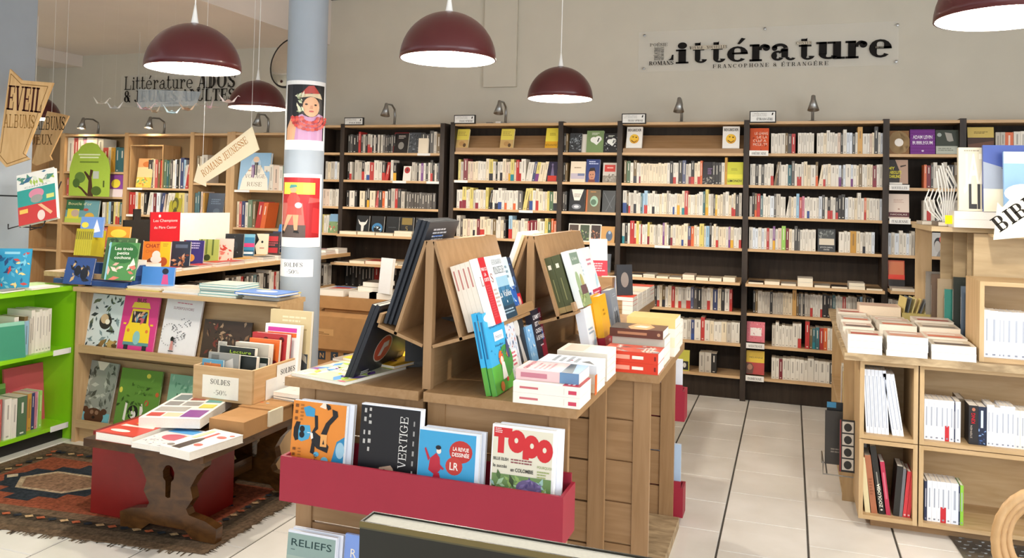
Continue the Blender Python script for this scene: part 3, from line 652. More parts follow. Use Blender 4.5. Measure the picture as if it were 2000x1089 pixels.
fo('white cover hand-lettered INCIDENT AU FOND DE LA GALAXIE', .41, .545, .214, .40, 'd9d4c8', [('t', 'incident', .48, .60, .12, '2f4a94', {'fit': .8}), ('t', 'au fond', .5, .40, .12, '2f4a94', {'fit': .7}), ('t', 'de la', .3, .27, .07, '2f4a94', {}), ('t', 'GaLaXie', .48, .10, .13, '2f4a94', {'fit': .8}), ('l', .1, .84, .85, .95, 1, '4a4640')])
fo('brown cover with ring of radiating feathers', .713, .855, 2.004, 2.19, '8a6238', [('p', [(.5 + .55 * math.cos(a * .314), .5 + .5 * math.sin(a * .314)) if a % 2 else (.5, .5) for a in range(20)], 'c9a878'), ('e', .5, .5, .22, .17, 'efe9e0')])
fo('purple ADAM LEVIN BUBBLEGUM cover', .862, 1.035, 2.004, 2.20, '6d2382', [('t', 'ADAM LEVIN', .5, .62, .14, 'f2ecf6', {'bold': .03, 'fit': .78}), ('t', 'BUBBLEGUM', .5, .40, .14, 'f2ecf6', {'bold': .03, 'fit': .8}), ('e', .5, .14, .05, .04, 'd9c8e2')] + [('r', 0, .05 + .12 * i, 1, .065 + .12 * i, '8a3aa0') for i in range(8)], t=.03)
fo('dark green cover with legs and pale title band', 1.04, 1.195, 2.004, 2.195, '3a4238', [('r', 0, .02, .95, .34, 'b9beb0'), ('p', [(.4, .9), (.7, .86), (.78, .55), (.6, .52), (.5, .56)], 'a8a49a'), ('e', .16, .8, .1, .08, 'aab4ae'), ('l', .1, .12, .85, .26, 2, '7f8678')])
fo('MY ABSOLUTE DARLING cover with face and yellow title', .712, .85, 1.766, 1.965, '2f2a28', [('p', [(.35, 1), (1, 1), (1, .05), (.55, .05), (.6, .5)], 'b99a86'), ('p', [(.62, .7), (.9, .76), (.9, .8), (.6, .76)], '3a2c26'), ('t', 'MY', .16, .60, .12, 'e8dc3a', {'bold': .03}), ('t', 'ABSOLUTE', .36, .44, .12, 'e8dc3a', {'bold': .03, 'fit': .6}), ('t', 'DARLING', .33, .28, .12, 'e8dc3a', {'bold': .03, 'fit': .56}), ('r', .05, .02, .7, .1, 'e8e4da')])
fo('pale pink Italian novel with maroon band', .715, .86, 1.509, 1.70, 'e6d3c4', [('r', 0, .06, 1, .25, '5a1c26'), ('t', 'NICOLAS', .5, .13, .06, 'f0e4d8', {'fit': .8}), ('l', .25, .62, .75, .78, 3, 'c9a898'), ('e', .5, .38, .05, .03, 'b08c7c')])
fo('grey photo cover of woman with red flower in hair', 1.01, 1.12, 1.229, 1.41, 'c4c4c2', [('e', .5, .5, .28, .3, '2a2a2c'), ('e', .44, .42, .2, .24, 'bdbab6'), ('p', [(.35, 0), (.9, 0), (.72, .3), (.5, .2)], '8f8d8a'), ('e', .75, .72, .2, .16, 'd85048')])
fo('orange and red notebook on the low narrow shelf', .715, .83, .99, 1.19, 'b5482a', [('r', .05, .45, .95, .95, 'c9724a'), ('r', .0, .28, 1, .45, 'd8402e'), ('r', 0, 0, 1, .26, '2c2a2a')], y=6.86, lean=12)
fo('yellow and brown cover above BRITANNIQUE', 1.255, 1.43, 2.024, 2.215, '4a342a', [('r', 0, .58, 1, 1, 'd3b964'), ('p', [(0, .1), (1, .3), (1, .45), (0, .3)], '6d4a38'), ('l', .25, .72, .8, .82, 2, '7a6630')])
# black crime covers
fo('black cover with red edge and grey portrait', -3.57, -3.42, 1.99, 2.19, '1f1b1b', [('r', 0, 0, .03, 1, '8a2328'), ('r', 0, .97, 1, 1, '8a2328'), ('e', .52, .36, .2, .18, '8d8a84'), ('l', .3, .68, .8, .86, 3, 'bdb6ae')], lean=11, t=.02)
fo('grey city photograph cover among crime novels', -3.42, -3.30, 1.99, 2.19, '4b4f54', [('s', .05, .05, .95, .95, 30, .1, ['6d7278', '2a2d30', '8b9096'])], t=.02, y=6.92)
fo('white cover with red portrait medallion', -3.455, -3.375, 1.73, 1.87, 'e8e2d6', [('e', .5, .72, .36, .22, 'b42a28'), ('e', .5, .74, .16, .12, '6b1a1a')], t=.03, y=6.89)
fo('cream fanned novel leaning out of the crime shelf', -3.30, -3.20, 1.99, 2.13, 'e9dcc4', [], y=6.885, lean=4)
CV = [(-3.96, 'black cover with white bull skull', [('p', [(.1, .8), (.3, .62), (.7, .62), (.9, .82), (.78, .52), (.62, .42), (.58, .05), (.42, .05), (.38, .42), (.22, .52)], 'e6e2da')]),
      (-3.80, 'black cover with blue glowing dome', [('e', .5, .3, .42, .3, '3f7fb0'), ('e', .5, .24, .3, .2, '10161c'), ('s', .25, .15, .75, .4, 8, .1, ['d6e6f0'])]),
      (-3.64, 'plain black crime novel cover', [('l', .2, .3, .8, .4, 1, '4a4e52')]),
      (-3.49, 'black cover with gilt ornament and figure five', [('r', .1, .55, .9, .95, '8a7438'), ('t', '5', .5, .2, .25, 'b89a4a', {'slab': .16})]),
      (-3.335, 'black SHANGHAI cover with pink and red panels', [('t', 'SHANGHAI', .5, .7, .13, 'b8b0a4', {'fit': .85}), ('r', .08, .05, .45, .5, '9c5a50'), ('r', .55, .05, .92, .5, 'c86a4a')]),
      (-3.18, 'dark brown cover with small lit doorway', [('p', [(.4, .05), (.7, .05), (.7, .4), (.55, .5), (.4, .4)], 'd9b878'), ('l', .3, .66, .75, .78, 1, '8c7f70')])]
for x, lb, a in CV:
    fo(lb, x, x + .135, 1.225, 1.39, '191a1c' if 'brown' not in lb else '33241c', a, y=6.93, lean=8, t=.02)
fo('green and red landscape cover left of crime bay', -4.25, -4.14, 1.213, 1.40, '7f9a6a', [('r', 0, .6, 1, 1, '7fa6c4'), ('s', .05, .05, .95, .55, 18, .12, ['c8574a', 'e0c8b0', '5f7a44'])], lean=14)
# ---------------------------------------------------------------- paperbacks lying on the display boards
def flat_book(label, x, y, z, w, h, t, col, art=None, group=None, yaw=0, spine=None, **k):
    return book(label, w, h, t, col, lay(x, y, z, t, yaw), art, spine=spine, group=group, **k)
def flat_row(x0, x1, y, z, items, place, group, depth=0.175):
    """items: (thickness mm, cover colour letter[, copies])"""
    n = len(items); w = (x1 - x0) / n; R = random.Random(n * 17 + int(100 * abs(x0)))
    for i, it in enumerate(items):
        zz = z
        for q in range(it[2] if len(it) > 2 else 1):
            t = it[0] / 1000.0; ww = w - 0.008 - 0.004 * R.random()
            stuff_flat(x0 + i * w + 0.004, y + 0.012 * R.random(), zz, ww, depth, t, mix(CC[it[1]], '6a6058', .25))
            zz += t + 0.0004
flat_row(-1.35, -0.40, 6.665, .971, [(12, 'g'), (20, 'h'), (14, 'g', 2), (16, 'c'), (14, 'g'), (20, 'p', 2), (24, 'c'), (26, 'c'), (36, 'c')], 'on the display board below the FRANCOPHONE spines', 'flat paperbacks under the francophone shelves')
flat_row(-0.31, 0.66, 6.625, .971, [(14, 'k'), (26, 'c'), (16, 'g'), (32, 'w', 2), (16, 'g'), (14, 'k'), (24, 'w', 2), (14, 'n')], 'on the display board below the ETRANGERE spines', 'flat paperbacks under the foreign shelves')
flat_row(0.72, 1.05, 6.68, .971, [(20, 'w'), (16, 'k', 2)], 'under the orange and red notebook', 'flat paperbacks under the narrow bay')
flat_row(-4.06, -3.10, 6.79, 1.213, [(28, 'c'), (28, 'c'), (24, 'c'), (24, 'c', 2), (30, 'c')], 'in front of the black crime covers', 'flat paperbacks before the crime covers', depth=.12)
flat_row(-3.93, -3.12, 6.49, .971, [(8, 'k'), (24, 'c'), (30, 'r'), (22, 'c'), (10, 'g')], 'on the deep board under the crime covers', 'flat paperbacks on the deep crime board', depth=.19)
# ---------------------------------------------------------------- framed section signs on the bookcases
def section_sign(x0, x1, z0, z1, l1, l2, label, x=None):
    r = thing('section_sign', label, 'sign', ((x0 + x1) / 2, 6.86, z0))
    q = MB(); q.M = T(-(x0 + x1) / 2, -6.86, -z0); q.box(x0, x1, 6.845, 6.866, z0, z1); q.build('frame', M['black'], r)
    q = MB(); q.M = T(-(x0 + x1) / 2, -6.86, -z0); q.box(x0 + .008, x1 - .008, 6.842, 6.8449, z0 + .008, z1 - .008); PN = q.build('panel', M['white'], r)
    q = MB(); q.M = T(-(x0 + x1) / 2, -6.86, -z0); w = x1 - x0; h = z1 - z0
    add_text(q, l1, x0 + .02, z0 + h * .54, h * .26, '8d8a86', y=6.8412, align='l', slab=.07, width=w * .55)
    add_text(q, l2, x0 + w * .58, z0 + h * .2, h * .2, '2b2826', y=6.8412, slab=.2, width=w * .62)
    q.poly([(x1 - .035, 6.841, z1 - .035), (x1 - .025, 6.841, z1 - .035), (x1 - .02, 6.841, z1 - .016), (x1 - .03, 6.841, z1 - .016)], '2b2826')
    q.build('lettering', M['matte'], PN)
section_sign(-4.069, -3.864, 2.252, 2.325, 'LITTÉRATURE', 'POLICIERS', 'small framed sign reading POLICIERS on the crime bookcase')
section_sign(-2.927, -2.72, 2.258, 2.338, 'LITTÉRATURE', 'FRANCOPHONE', 'small framed FRANCOPHONE sign above the yellow dog paperback')
section_sign(-1.376, -1.17, 2.248, 2.335, 'LITTÉRATURE', 'FRANCOPHONE', 'small framed FRANCOPHONE sign above a smiley-cover book')
section_sign(-0.328, -0.123, 2.250, 2.345, 'LITTÉRATURE', 'ÉTRANGÈRE', 'small framed sign reading ETRANGERE above the orange book')
def shelf_card(x0, x1, z, text, label):
    r = MB(); r.M = T((x0 + x1) / 2, 6.872, z); w = x1 - x0
    r.box(-w / 2, w / 2, -0.03, -0.026, -0.022, 0.021, 'f3f1ec'); r.box(-w / 2, w / 2, -0.026, .0, -.0005, 0.002, 'f3f1ec')
    add_text(r, text, 0, -.012, .019, '2b2826', y=-.0305, slab=.16, width=w * .78)
    return tag(r.build('shelf_card', M['matte']), label, 'card')
shelf_card(-.325, -.178, 2.004, 'AMÉRICAINE', 'white shelf card under the orange cover')
shelf_card(.712, .852, 1.746, 'NOUVELLES', 'white shelf card under the yellow-titled face cover')
shelf_card(.715, .862, 1.489, 'ITALIENNE', 'white shelf card reading ITALIENNE')
shelf_card(1.255, 1.43, 2.004, 'BRITANNIQUE', 'white shelf card reading BRITANNIQUE')
shelf_card(-.325, -.185, .456, 'ASIATIQUE', 'white shelf card reading ASIATIQUE')
shelf_card(-.325, -.185, .196, 'INDIENNE', 'white shelf card reading INDIENNE')
shelf_card(.40, .55, .196, 'ORIENTALE', 'white shelf card reading ORIENTALE')
# ---------------------------------------------------------------- clip lamps on top of the bookcases
def clip_lamp(x, z, label, lit=False, reach=.17, hh=.2):
    r = thing('clip_lamp', label, 'lamp', (x, 7.02, z))
    q = MB(); q.lathe([(0, 0), (.045, 0), (.045, .012), (.02, .018), (0, .018)], 16, m=0); q.build('base', M['steel'], r, True)
    q = MB(); P = [(0, 0, .015), (0, .01, hh * .5), (0, 0, hh * .82), (0, -reach * .35, hh), (0, -reach * .8, hh * .98), (0, -reach, hh * .9)]
    q.tube(P, [.013, .012, .010, .009, .008, .008], 8); q.build('arm', M['steel'], r, True)
    q = MB(); q.M = T(0, -reach, hh * .92) @ RX(-12); q.lathe([(.009, .02), (.016, .015), (.02, -.02), (.045, -.105), (.042, -.105), (.017, -.02), (0.001, -.01)], 16); q.build('shade', M['steel'], r, True)
    if lit:
        q = MB(); q.M = T(0, -reach, hh * .92) @ RX(-12); q.lathe([(.001, -.03), (.018, -.05), (.024, -.075), (.018, -.098), (.001, -.106)], 12); q.build('bulb', M['sbulb'], r, True)
clip_lamp(-3.625, 2.255, 'grey clip lamp on top of the crime bookcase')
clip_lamp(-2.49, 2.263, 'grey clip lamp beside a small white box on a bookcase')
clip_lamp(-0.895, 2.263, 'grey clip lamp above the two smiley-cover books')
clip_lamp(0.156, 2.263, 'grey clip lamp on top of the ETRANGERE bookcase')
q = MB(); q.box(0, .05, -.03, .03, 0, .028, 'e8e4dc'); o = tag(q.build('plug_box', M['matte']), 'small white box beside a grey clip lamp', 'box'); o.location = (-2.575, 7.02, 2.263)
q = MB(); q.box(0, .055, -.02, .03, 0, .022, '8c8a84'); o = tag(q.build('adapter', M['matte']), 'flat grey adapter on the francophone bookcase top', 'adapter'); o.location = (-2.671, 7.02, 2.263)
# ---------------------------------------------------------------- lettered acrylic signs on the wall
def letters(q, word, boxes, y, col='1d1b1a', B=.26):
    for ch, (a, c_, z0, z1) in zip(word, boxes):
        V, Fs, w = slab_text(ch, B); top = max(v[1] for v in V); add_text(q, ch, a, z0, (z1 - z0) / top, col, y=y, align='l', slab=B, width=(c_ - a) * w / max(v[0] for v in V) if V else None)
r = thing('wall_sign', 'large clear wall sign reading Littérature in black slab letters', 'sign', (-.25, 7.15, 2.73))
def wsp(mb, name, mat): o = mb.build(name, mat, r); o.matrix_parent_inverse = T(.25, -7.15, -2.73); return o
q = MB(); q.box(-1.30, .80, 7.149, 7.153, 2.735, 3.09); wsp(q, 'acrylic_panel', M['acrylic'])
for x, z in ((-1.248, 3.06), (-1.25, 2.765), (-0.229, 3.075), (0.79, 3.06), (0.782, 2.765)):
    q = MB(); q.M = T(x, 7.149, z) @ RX(90); q.lathe([(0, 0.008), (.011, .006), (.011, 0), (.008, -.018), (0, -.018)], 12); wsp(q, 'standoff', M['steel'])
q = MB(); yb = 7.1475
zb = 2.804
def bxs(u0, u1, v0, v1): return None
LX = [(-0.97, -0.86, 0, .185), (-0.825, -0.703, 0, .185), (-0.669, -0.549, 0, .185), (-0.536, -0.363, 0, .205),
      (-0.351, -0.185, 0, .145), (-0.176, 0.019, 0, .145), (0.043, 0.167, 0, .185), (0.179, 0.4, 0, .145),
      (0.403, 0.569, 0, .145), (0.581, 0.751, 0, .15)]
LX = [(a, c_, zb - .005 + d, zb - .005 + e) for a, c_, d, e in LX]
letters(q, 'ittérature', LX, yb)
xl = -1.203; xr = -0.988
add_text(q, 'ROMANS', xl, zb - .012, .034, '1d1b1a', y=yb, align='l', slab=.2, width=xr - xl)
add_text(q, 'POÉSIE', xl + .005, zb + .155, .026, '2a2826', y=yb, align='l', slab=.13, width=(xr - xl) * .72)
add_text(q, 'THÉÂTRE'.replace('Â', 'A'), xl + .075, zb + .03, .03, '1d1b1a', y=yb, align='l', slab=.2, width=.118, rot=90)
add_text(q, 'HISTOIRE', xl + .10, zb + .03, .022, '3a3836', y=yb, align='l', slab=.16, width=.118, rot=90)
add_text(q, 'MÉMOIRES', xl + .128, zb + .03, .024, '1d1b1a', y=yb, align='l', slab=.18, width=.118, rot=90)
q.poly([(xr - .05, yb, zb + .028), (xr - .002, yb, zb + .028), (xr - .002, yb, zb + .075), (xr - .016, yb, zb + .075), (xr - .024, yb, zb + .045)], '1d1b1a')
add_text(q, 'VOYAGE - NOUVELLES', -0.853, 2.921, .026, '1d1b1a', y=yb - .0006, align='l', slab=.2, width=-0.537 - -0.853)
q2 = MB(); q2.box(-0.839, -0.546, yb - .0005, yb - .0003, 2.921 - .004, 2.921 + .030, 'c9c0ae'); q2.box(0.022, 0.142, yb - .0005, yb - .0003, 2.931 - .003, 2.931 + .024, 'c9c0ae'); wsp(q2, 'clear_gap', M['matte'])
add_text(q, 'CONTES', 0.022, 2.931, .021, '1d1b1a', y=yb - .0006, align='l', slab=.14, width=0.142 - 0.022)
add_text(q, 'FRANCOPHONE & ÉTRANGÈRE', -0.654, 2.751, .032, '1d1b1a', y=yb, align='l', slab=.16, width=0.275 - -0.654, sp=.3)
add_text(q, 'REÇITS'.replace('Ç', 'C'), 0.629, 2.876, .016, 'b8b0a0', y=yb - .001, align='l', slab=.12, width=.06)
wsp(q, 'lettering', M['matte'])
r = thing('wall_sign', 'clear wall sign reading Littérature ADOS & JEUNES ADULTES', 'sign', (-6.3, 7.15, 2.5))
def wsp2(mb, name, mat): o = mb.build(name, mat, r); o.matrix_parent_inverse = T(6.3, -7.15, -2.5); return o
xa, xb = -7.059, -5.534
q = MB(); q.box(xa - .05, xb + .03, 7.149, 7.153, 2.5, 2.851); wsp2(q, 'acrylic_panel', M['acrylic'])
q = MB()
add_text(q, 'Littérature', xa, 2.69, .15, '3a3632', y=7.1475, align='l', slab=.13, width=-6.12 - xa)
add_text(q, 'ADOS', -6.06, 2.686, .16, '37332f', y=7.1475, align='l', slab=.24, width=-5.571 - -6.06)
add_text(q, '& JEUNES ADULTES', xa, 2.551, .13, '2c2926', y=7.1475, align='l', slab=.22, width=-5.578 - xa)
q.box(-6.489, -6.283, 7.1474, 7.1476, 2.524, 2.524 + .012, '6a655e')
wsp2(q, 'lettering', M['matte'])
q = MB(); x0, x1 = -5.956, -5.218; z0, z1 = 2.373, 2.553
q.hexa([(x0, 6.2, z0), (x1 - .05, 6.2, z0 + .01), (x1 - .05, 6.204, z0 + .01), (x0, 6.204, z0), (x0, 6.2, z1), (x1, 6.2, z1 - .04), (x1, 6.204, z1 - .04), (x0, 6.204, z1)])
q.tube([(x0, 6.2, z1), (x0, 6.2, 3.1)], .0012, 4); q.tube([(x1, 6.2, z1 - .04), (x1, 6.2, 3.1)], .0012, 4)
tag(q.build('hanging_banner', M['frost']), 'translucent bluish plastic sheet hanging before the ADOS sign', 'banner')
# ---------------------------------------------------------------- pendant lamps
def pendant(loc, ztop, label, group=None, r0=.21):
    r = thing('pendant_lamp', label, 'lamp', loc, group)
    pr = [(r0 * math.sin(a * PI / 24), r0 * .99 * math.cos(a * PI / 24)) for a in range(1, 13)]
    q = MB(); q.lathe([(0.02, r0)] + pr + [(r0 - .004, 0.0)], 40); SH = q.build('shade', M['lampred'], r, True)
    q = MB(); q.lathe([(0.015, r0 - .006)] + [(a * .972, c_ * .972) for a, c_ in pr], 40); q.build('shade_lining', M['lampin'], SH, True)
    q = MB(); q.lathe([(.001, .10), (.02, .10), (.02, .165), (.001, .165)], 14); SK = q.build('socket', M['white'], r)
    q = MB(); q.lathe([(.001, -.022), (.022, -.016), (.040, .004), (.046, .03), (.04, .056), (.022, .082), (.016, .10), (.001, .10)], 20); q.build('bulb', M['bulb'], SK, True)
    q = MB(); q.lathe([(.018, r0 - .004), (.012, r0 + .03), (.004, r0 + .085), (.003, r0 + .085)], 14); q.build('cord_grip', M['white'], r, True)
    q = MB(); q.tube([(0, 0, r0 + .05), (.002, 0, (ztop - loc[2]) * .5 + r0 * .5), (0, 0, ztop - loc[2])], .0028, 6); q.build('cord', M['white'], r)
pendant((-2.58, 3.01, 2.145), 3.578, 'burgundy dome lamp hanging above the sale box bench')
pendant((-1.423, 3.243, 2.192), 3.578, 'burgundy dome lamp hanging above the middle display island')
pendant((-1.409, 5.01, 2.235), 3.578, 'burgundy dome lamp hanging before the francophone bookcases')
pendant((-3.79, 5.12, 2.218), 3.578, 'burgundy dome lamp beside the round security mirror')
pendant((.665, 3.107, 2.240), 3.578, 'burgundy dome lamp hanging before the pine shelves')
pendant((-6.327, 5.4, 2.19), 3.098, 'burgundy dome lamp behind the EVEIL arrow sign')
# ---------------------------------------------------------------- convex mirror
r = thing('security_mirror', 'round convex security mirror with black rim behind the column', 'mirror', (-4.33, 6.3, 2.77))
q = MB(); q.M = RZ(-12) @ RX(80); q.lathe([(.001, -.02), (.235, -.02), (.24, .0), (.235, .012), (.222, .012)], 36); q.build('rim', M['black'], r, True)
q = MB(); q.M = RZ(-12) @ RX(80); q.lathe([(.224, .010), (.19, .03), (.13, .048), (.06, .058), (.001, .06)], 36); q.build('convex_glass', M['mirror'], r, True)
q = MB(); q.tube([(0, .02, .1), (.0, .1, .2), (0, .12, .5), (0, .12, .809)], .012, 8); q.build('bracket', M['black'], r)
# ---------------------------------------------------------------- grey column with posters
XC, YC = -2.895, 4.40
q = MB(); q.lathe([(.122, 0), (.122, 3.6)], 40); o = q.build('column', M['greyp'], None, True); o.location = (XC, YC, 0); struct(o)
def wrapped(zlo, zhi, a0, a1, r0, ops_fn, label, name='poster', cat='poster'):
    """paper curved round the column; ops in fractions drawn on the curve"""
    r = thing(name, label, cat, (XC, YC, zlo)); n = 16; W_ = math.radians(a1 - a0) * r0; H_ = zhi - zlo
    def P(u, v, o=0): a = math.radians(a0 + (a1 - a0) * u); return ((r0 + o) * math.cos(a), (r0 + o) * math.sin(a), v * H_)
    q = MB()
    for i in range(n):
        u0, u1 = i / n, (i + 1) / n
        q.poly([P(u0, 0), P(u1, 0), P(u1, 1), P(u0, 1)], 'f6f6f6'); q.poly([P(u0, 0, -.001), P(u0, 1, -.001), P(u1, 1, -.001), P(u1, 0, -.001)], 'f6f6f6')
    q.build('sheet', M['paint'], r, True)
    f = MB(); draw(f, ops_fn, 1.0, 1.0, lay=.0003)
    # split long faces so that they follow the curve
    g = MB()
    for fc, c in zip(f.f, f.c):
        pts = [f.v[i] for i in fc]; us = [p[0] for p in pts]; lo, hi = min(us), max(us)
        cuts = [lo] + [k / n for k in range(1, n) if lo < k / n < hi] + [hi]
        for ca, cb in zip(cuts[:-1], cuts[1:]):
            pl = pts
            for lim, sg in ((ca, 1), (cb, -1)):
                out = []
                for i in range(len(pl)):
                    A, Bq = pl[i], pl[(i + 1) % len(pl)]; da, db = (A[0] - lim) * sg, (Bq[0] - lim) * sg
                    if da >= -1e-9: out.append(A)
                    if (da > 1e-9 and db < -1e-9) or (da < -1e-9 and db > 1e-9):
                        t = da / (da - db); out.append(tuple(A[k] + (Bq[k] - A[k]) * t for k in range(3)))
                pl = out
                if len(pl) < 3: break
            if len(pl) >= 3: g.poly([P(p[0], p[2], -p[1] + .0004) for p in pl], c)
    g.build('print', M['paint'], r)
rr = random.Random(3)
POST1 = [('r', .07, .14, .94, .94, '17161a'), ('r', .12, .14, .24, .94, '2c2a2e'), ('p', [(.22, .14), (.9, .14), (.9, .5), (.62, .56), (.4, .5), (.26, .42)], 'b98bb0'), ('p', [(.1, .14), (.3, .14), (.34, .4), (.24, .5), (.1, .3)], 'dba882'),
         ('e', .6, .66, .25, .19, '211815'), ('e', .62, .62, .17, .145, 'e0ae88'), ('p', [(.38, .78), (.55, .92), (.66, .93), (.84, .78), (.62, .82)], 'b8433a'), ('p', [(.34, .74), (.42, .8), (.8, .82), (.86, .74), (.6, .77)], 'd8c6a4'),
         ('e', .52, .655, .028, .012, '2a1a16'), ('e', .70, .65, .028, .012, '2a1a16'), ('p', [(.60, .64), (.64, .64), (.65, .59), (.58, .59)], 'c98f6c'), ('e', .62, .555, .05, .012, 'b04a48')]
for ring, (ra, rb, n) in enumerate(((.16, .07, 9), (.25, .12, 12), (.33, .17, 14))):
    POST1 += [('e', .60 - ra * math.cos(PI * i / (n - 1)), .46 - rb * math.sin(PI * i / (n - 1)), .045, .023, ('c2423c', 'd9594c', 'a83432')[i % 3]) for i in range(n)]
POST1 += [('s', .34, .5, .46, .8, 16, .04, ['cfd8b8', '9aa884', 'e6dfc4'])]
wrapped(1.86, 2.287, -130, 14, .1235, POST1, 'glossy portrait print of person in red cap and big red beads on the column')
POST2 = [('r', .05, .13, .93, .95, 'b3262a'), ('r', .1, .72, .8, .88, 'e6dc50'), ('r', .55, .74, .8, .86, 'cfd05a'), ('r', .05, .13, .62, .30, '5a4c48'), ('p', [(.05, .3), (.6, .3), (.55, .6), (.05, .6)], 'c46a60'), ('p', [(.62, .15), (.93, .13), (.93, .62), (.7, .66), (.62, .6)], 'a31d24'), ('p', [(.66, .6), (.92, .62), (.92, .66), (.68, .68)], 'd9524e'), ('p', [(.74, .2), (.93, .18), (.93, .52), (.76, .54)], 'c02e32'),
         ('p', [(.24, .5), (.48, .5), (.5, .66), (.42, .74), (.3, .74), (.22, .64)], 'c84b44'), ('p', [(.2, .42), (.54, .44), (.52, .54), (.24, .56)], 'cf5148'), ('e', .36, .78, .07, .04, 'd9a27c'), ('p', [(.27, .80), (.44, .82), (.42, .85), (.30, .85)], '4f8f8c'), ('p', [(.24, .44), (.36, .44), (.16, .2), (.1, .2)], 'dba883'), ('p', [(.36, .44), (.48, .44), (.46, .22), (.40, .22)], 'd59f78'), ('p', [(.08, .17), (.17, .19), (.16, .22), (.1, .22)], '1d1a1a'), ('p', [(.38, .2), (.5, .19), (.47, .23), (.4, .23)], '1d1a1a'), ('e', .47, .57, .07, .04, 'b9bcc4')]
wrapped(1.263, 1.712, -134, 6, .1245, POST2, 'red print of a seated figure in a red car interior on the column')
wrapped(1.081, 1.187, -146, -20, .1235, [('t', 'SOLDES', .52, .58, .24, '3f3d3b', {'slab': .17, 'fit': .46}), ('t', '-50%', .52, .18, .24, '3f3d3b', {'slab': .17, 'fit': .3})], 'white paper SOLDES -50% notice taped to the grey column', 'sale_notice', 'notice')
# ================================================================ children's corner: tall beech bookcases
KM = (M['beechz'], M['beech'], flat('beige_back_panel', 'a08661', 0.7, var=0.05))
bookcase('beech bookcase half hidden by the ALBUMS arrow', -8.15, -7.62, [1.767, 1.5, 1.206, .9, .5], 2.172, mats=KM, ut=.05)
bookcase('beech bookcase with green tree card', -7.62, -6.73, [1.767, 1.5, 1.206, .9, .5, .2], 2.174, mats=KM, ut=.06)
bookcase('beech bookcase with a small open box on its top shelf', -6.73, -5.87, [1.606, 1.322, 1.06, .7, .3], 2.176, mats=KM, ut=.05, tags=((-6.7, -6.5, 1.606), (-6.7, -6.56, 1.322)))
bookcase('narrow beech bookcase behind the ROMANS JEUNESSE arrow', -5.87, -5.41, [1.67, 1.322, 1.06, .7, .3], 2.18, right=True, mats=KM, ut=.05)
bookcase('beech bookcase with a blue costume cover beside the grey column', -5.36, -4.415, [1.609, 1.23, .9, .6, .3], 2.184, right=True, mats=KM, ut=.05, tags=((-5.33, -5.15, 1.609),))
clip_lamp(-7.283, 2.174, 'lit clip lamp above the green tree card', True, .2, .17)
clip_lamp(-6.374, 2.176, 'lit clip lamp above the small open beech box', True, .2, .17)
clip_lamp(-5.059, 2.184, 'unlit clip lamp above the blue VOYAGE cover', False, .16, .19)
def krow(x0, x1, z, spec, base, place, group=None, y=6.90): row(x0, x1, y, z, spec, base, dep=.18)
krow(-7.58, -7.37, 1.767, 'w+^r w^', .36, 'under the lit clip lamp', "large albums under the lit lamp")
krow(-7.36, -7.08, 1.767, 'f w+ p w+', .36, 'under the lit clip lamp', "large albums under the lit lamp")
krow(-7.08, -6.78, 1.767, 'r+ c a t+ t+', .27, 'between the lamp albums and the beech upright', 'albums by the upright')
krow(-7.58, -7.30, 1.5, 'r y w b G w r', .2, None); krow(-7.05, -6.77, 1.5, 'y- v+ l+', .22, 'right of the green tree card', 'albums by the tree card')
krow(-7.06, -6.78, 1.206, 'w . y l k y c1 y1 t+', .24, 'right of the Boucle d\'or cover', 'yellow albums by the goldilocks cover')
krow(-7.25, -6.78, .93, 'w w w c L w r w w r+ r', .24, 'in the red and white row below', 'red and white album row')
krow(-6.46, -5.93, 1.606, 'k+ h c- r+ n r+ G+ t G h w u k w- b+^ l r+/', .30, 'beside the small open box', 'albums beside the open box')
krow(-5.99, -5.92, 1.606, 'w w', .25, None)
krow(-6.70, -6.13, 1.322, 'r r w a c k w/ u m- u b/ p w/ w/', .23, 'left of the olive drawing cover', 'leaning albums by the olive cover')
krow(-6.05, -5.90, 1.322, 'y+ g+', .24, None); krow(-6.68, -6.32, 1.06, 'b w p r w g h w', .2, None)
krow(-5.83, -5.70, 1.67, 'n c- g+', .28, None); krow(-5.84, -5.72, 1.322, 't+ t f/ p a', .25, 'beside the dark blue cover', 'albums by the dark blue cover')
krow(-5.15, -4.45, 1.609, 'v k^ w . w+ w p+ w G w w g p w k w u', .25, 'beside the blue costume cover', 'spines by the costume cover')
krow(-5.32, -4.98, 1.23, 'c r b w G+^ n r+/ o+/', .26, None)
krow(-8.1, -7.7, 1.5, 'n r . . n', .25, None)
def kfo(label, u0x, w, z0, h, col, art, y=6.885, lean=7, t=.02, **k): return book(label, w, h, t, col, stand(u0x, y, z0, 0, lean), art, hard=True, **k)
# green card with tree
r = thing('display_card', 'tall green arched card with tree picture', 'card', (-7.427, 6.80, 1.50))
q = MB(); pts = [(.0, 0), (.56, 0), (.56, .30), (.53, .40), (.47, .47), (.42, .50), (.38, .555), (.30, .58), (.22, .575), (.15, .54), (.11, .49), (.05, .45), (.0, .30)]
q.M = RX(90) @ Matrix.Identity(4); q.prism(pts, -.004, 0.0, 'a3bf4a'); q.build('card', M['matte'], r)
q = MB(); draw(q, [('p', [(.26, 0), (.34, 0), (.31, .2), (.33, .28), (.29, .29), (.28, .22), (.22, .27), (.2, .26), (.27, .17)], '4b3527'), ('p', [(.27, .02), (.18, .09), (.1, .13), (.1, .11), (.17, .07), (.25, 0)], '4b3527'), ('e', .15, .2, .075, .06, '5d7a3c'), ('e', .1, .14, .05, .05, '4c6632'), ('e', .38, .06, .07, .05, '50682f'), ('r', .33, .19, .41, .27, 'b9c0b8'), ('r', .12, .44, .42, .455, 'dfe8c0'), ('r', .14, .41, .40, .425, 'dfe8c0'), ('r', .14, .36, .40, .375, '6d8434'), ('r', .47, .1, .49, .17, '4c5a2c')], 1, 1)
q.M = Matrix.Identity(4); q.build('print', M['matte'], r)
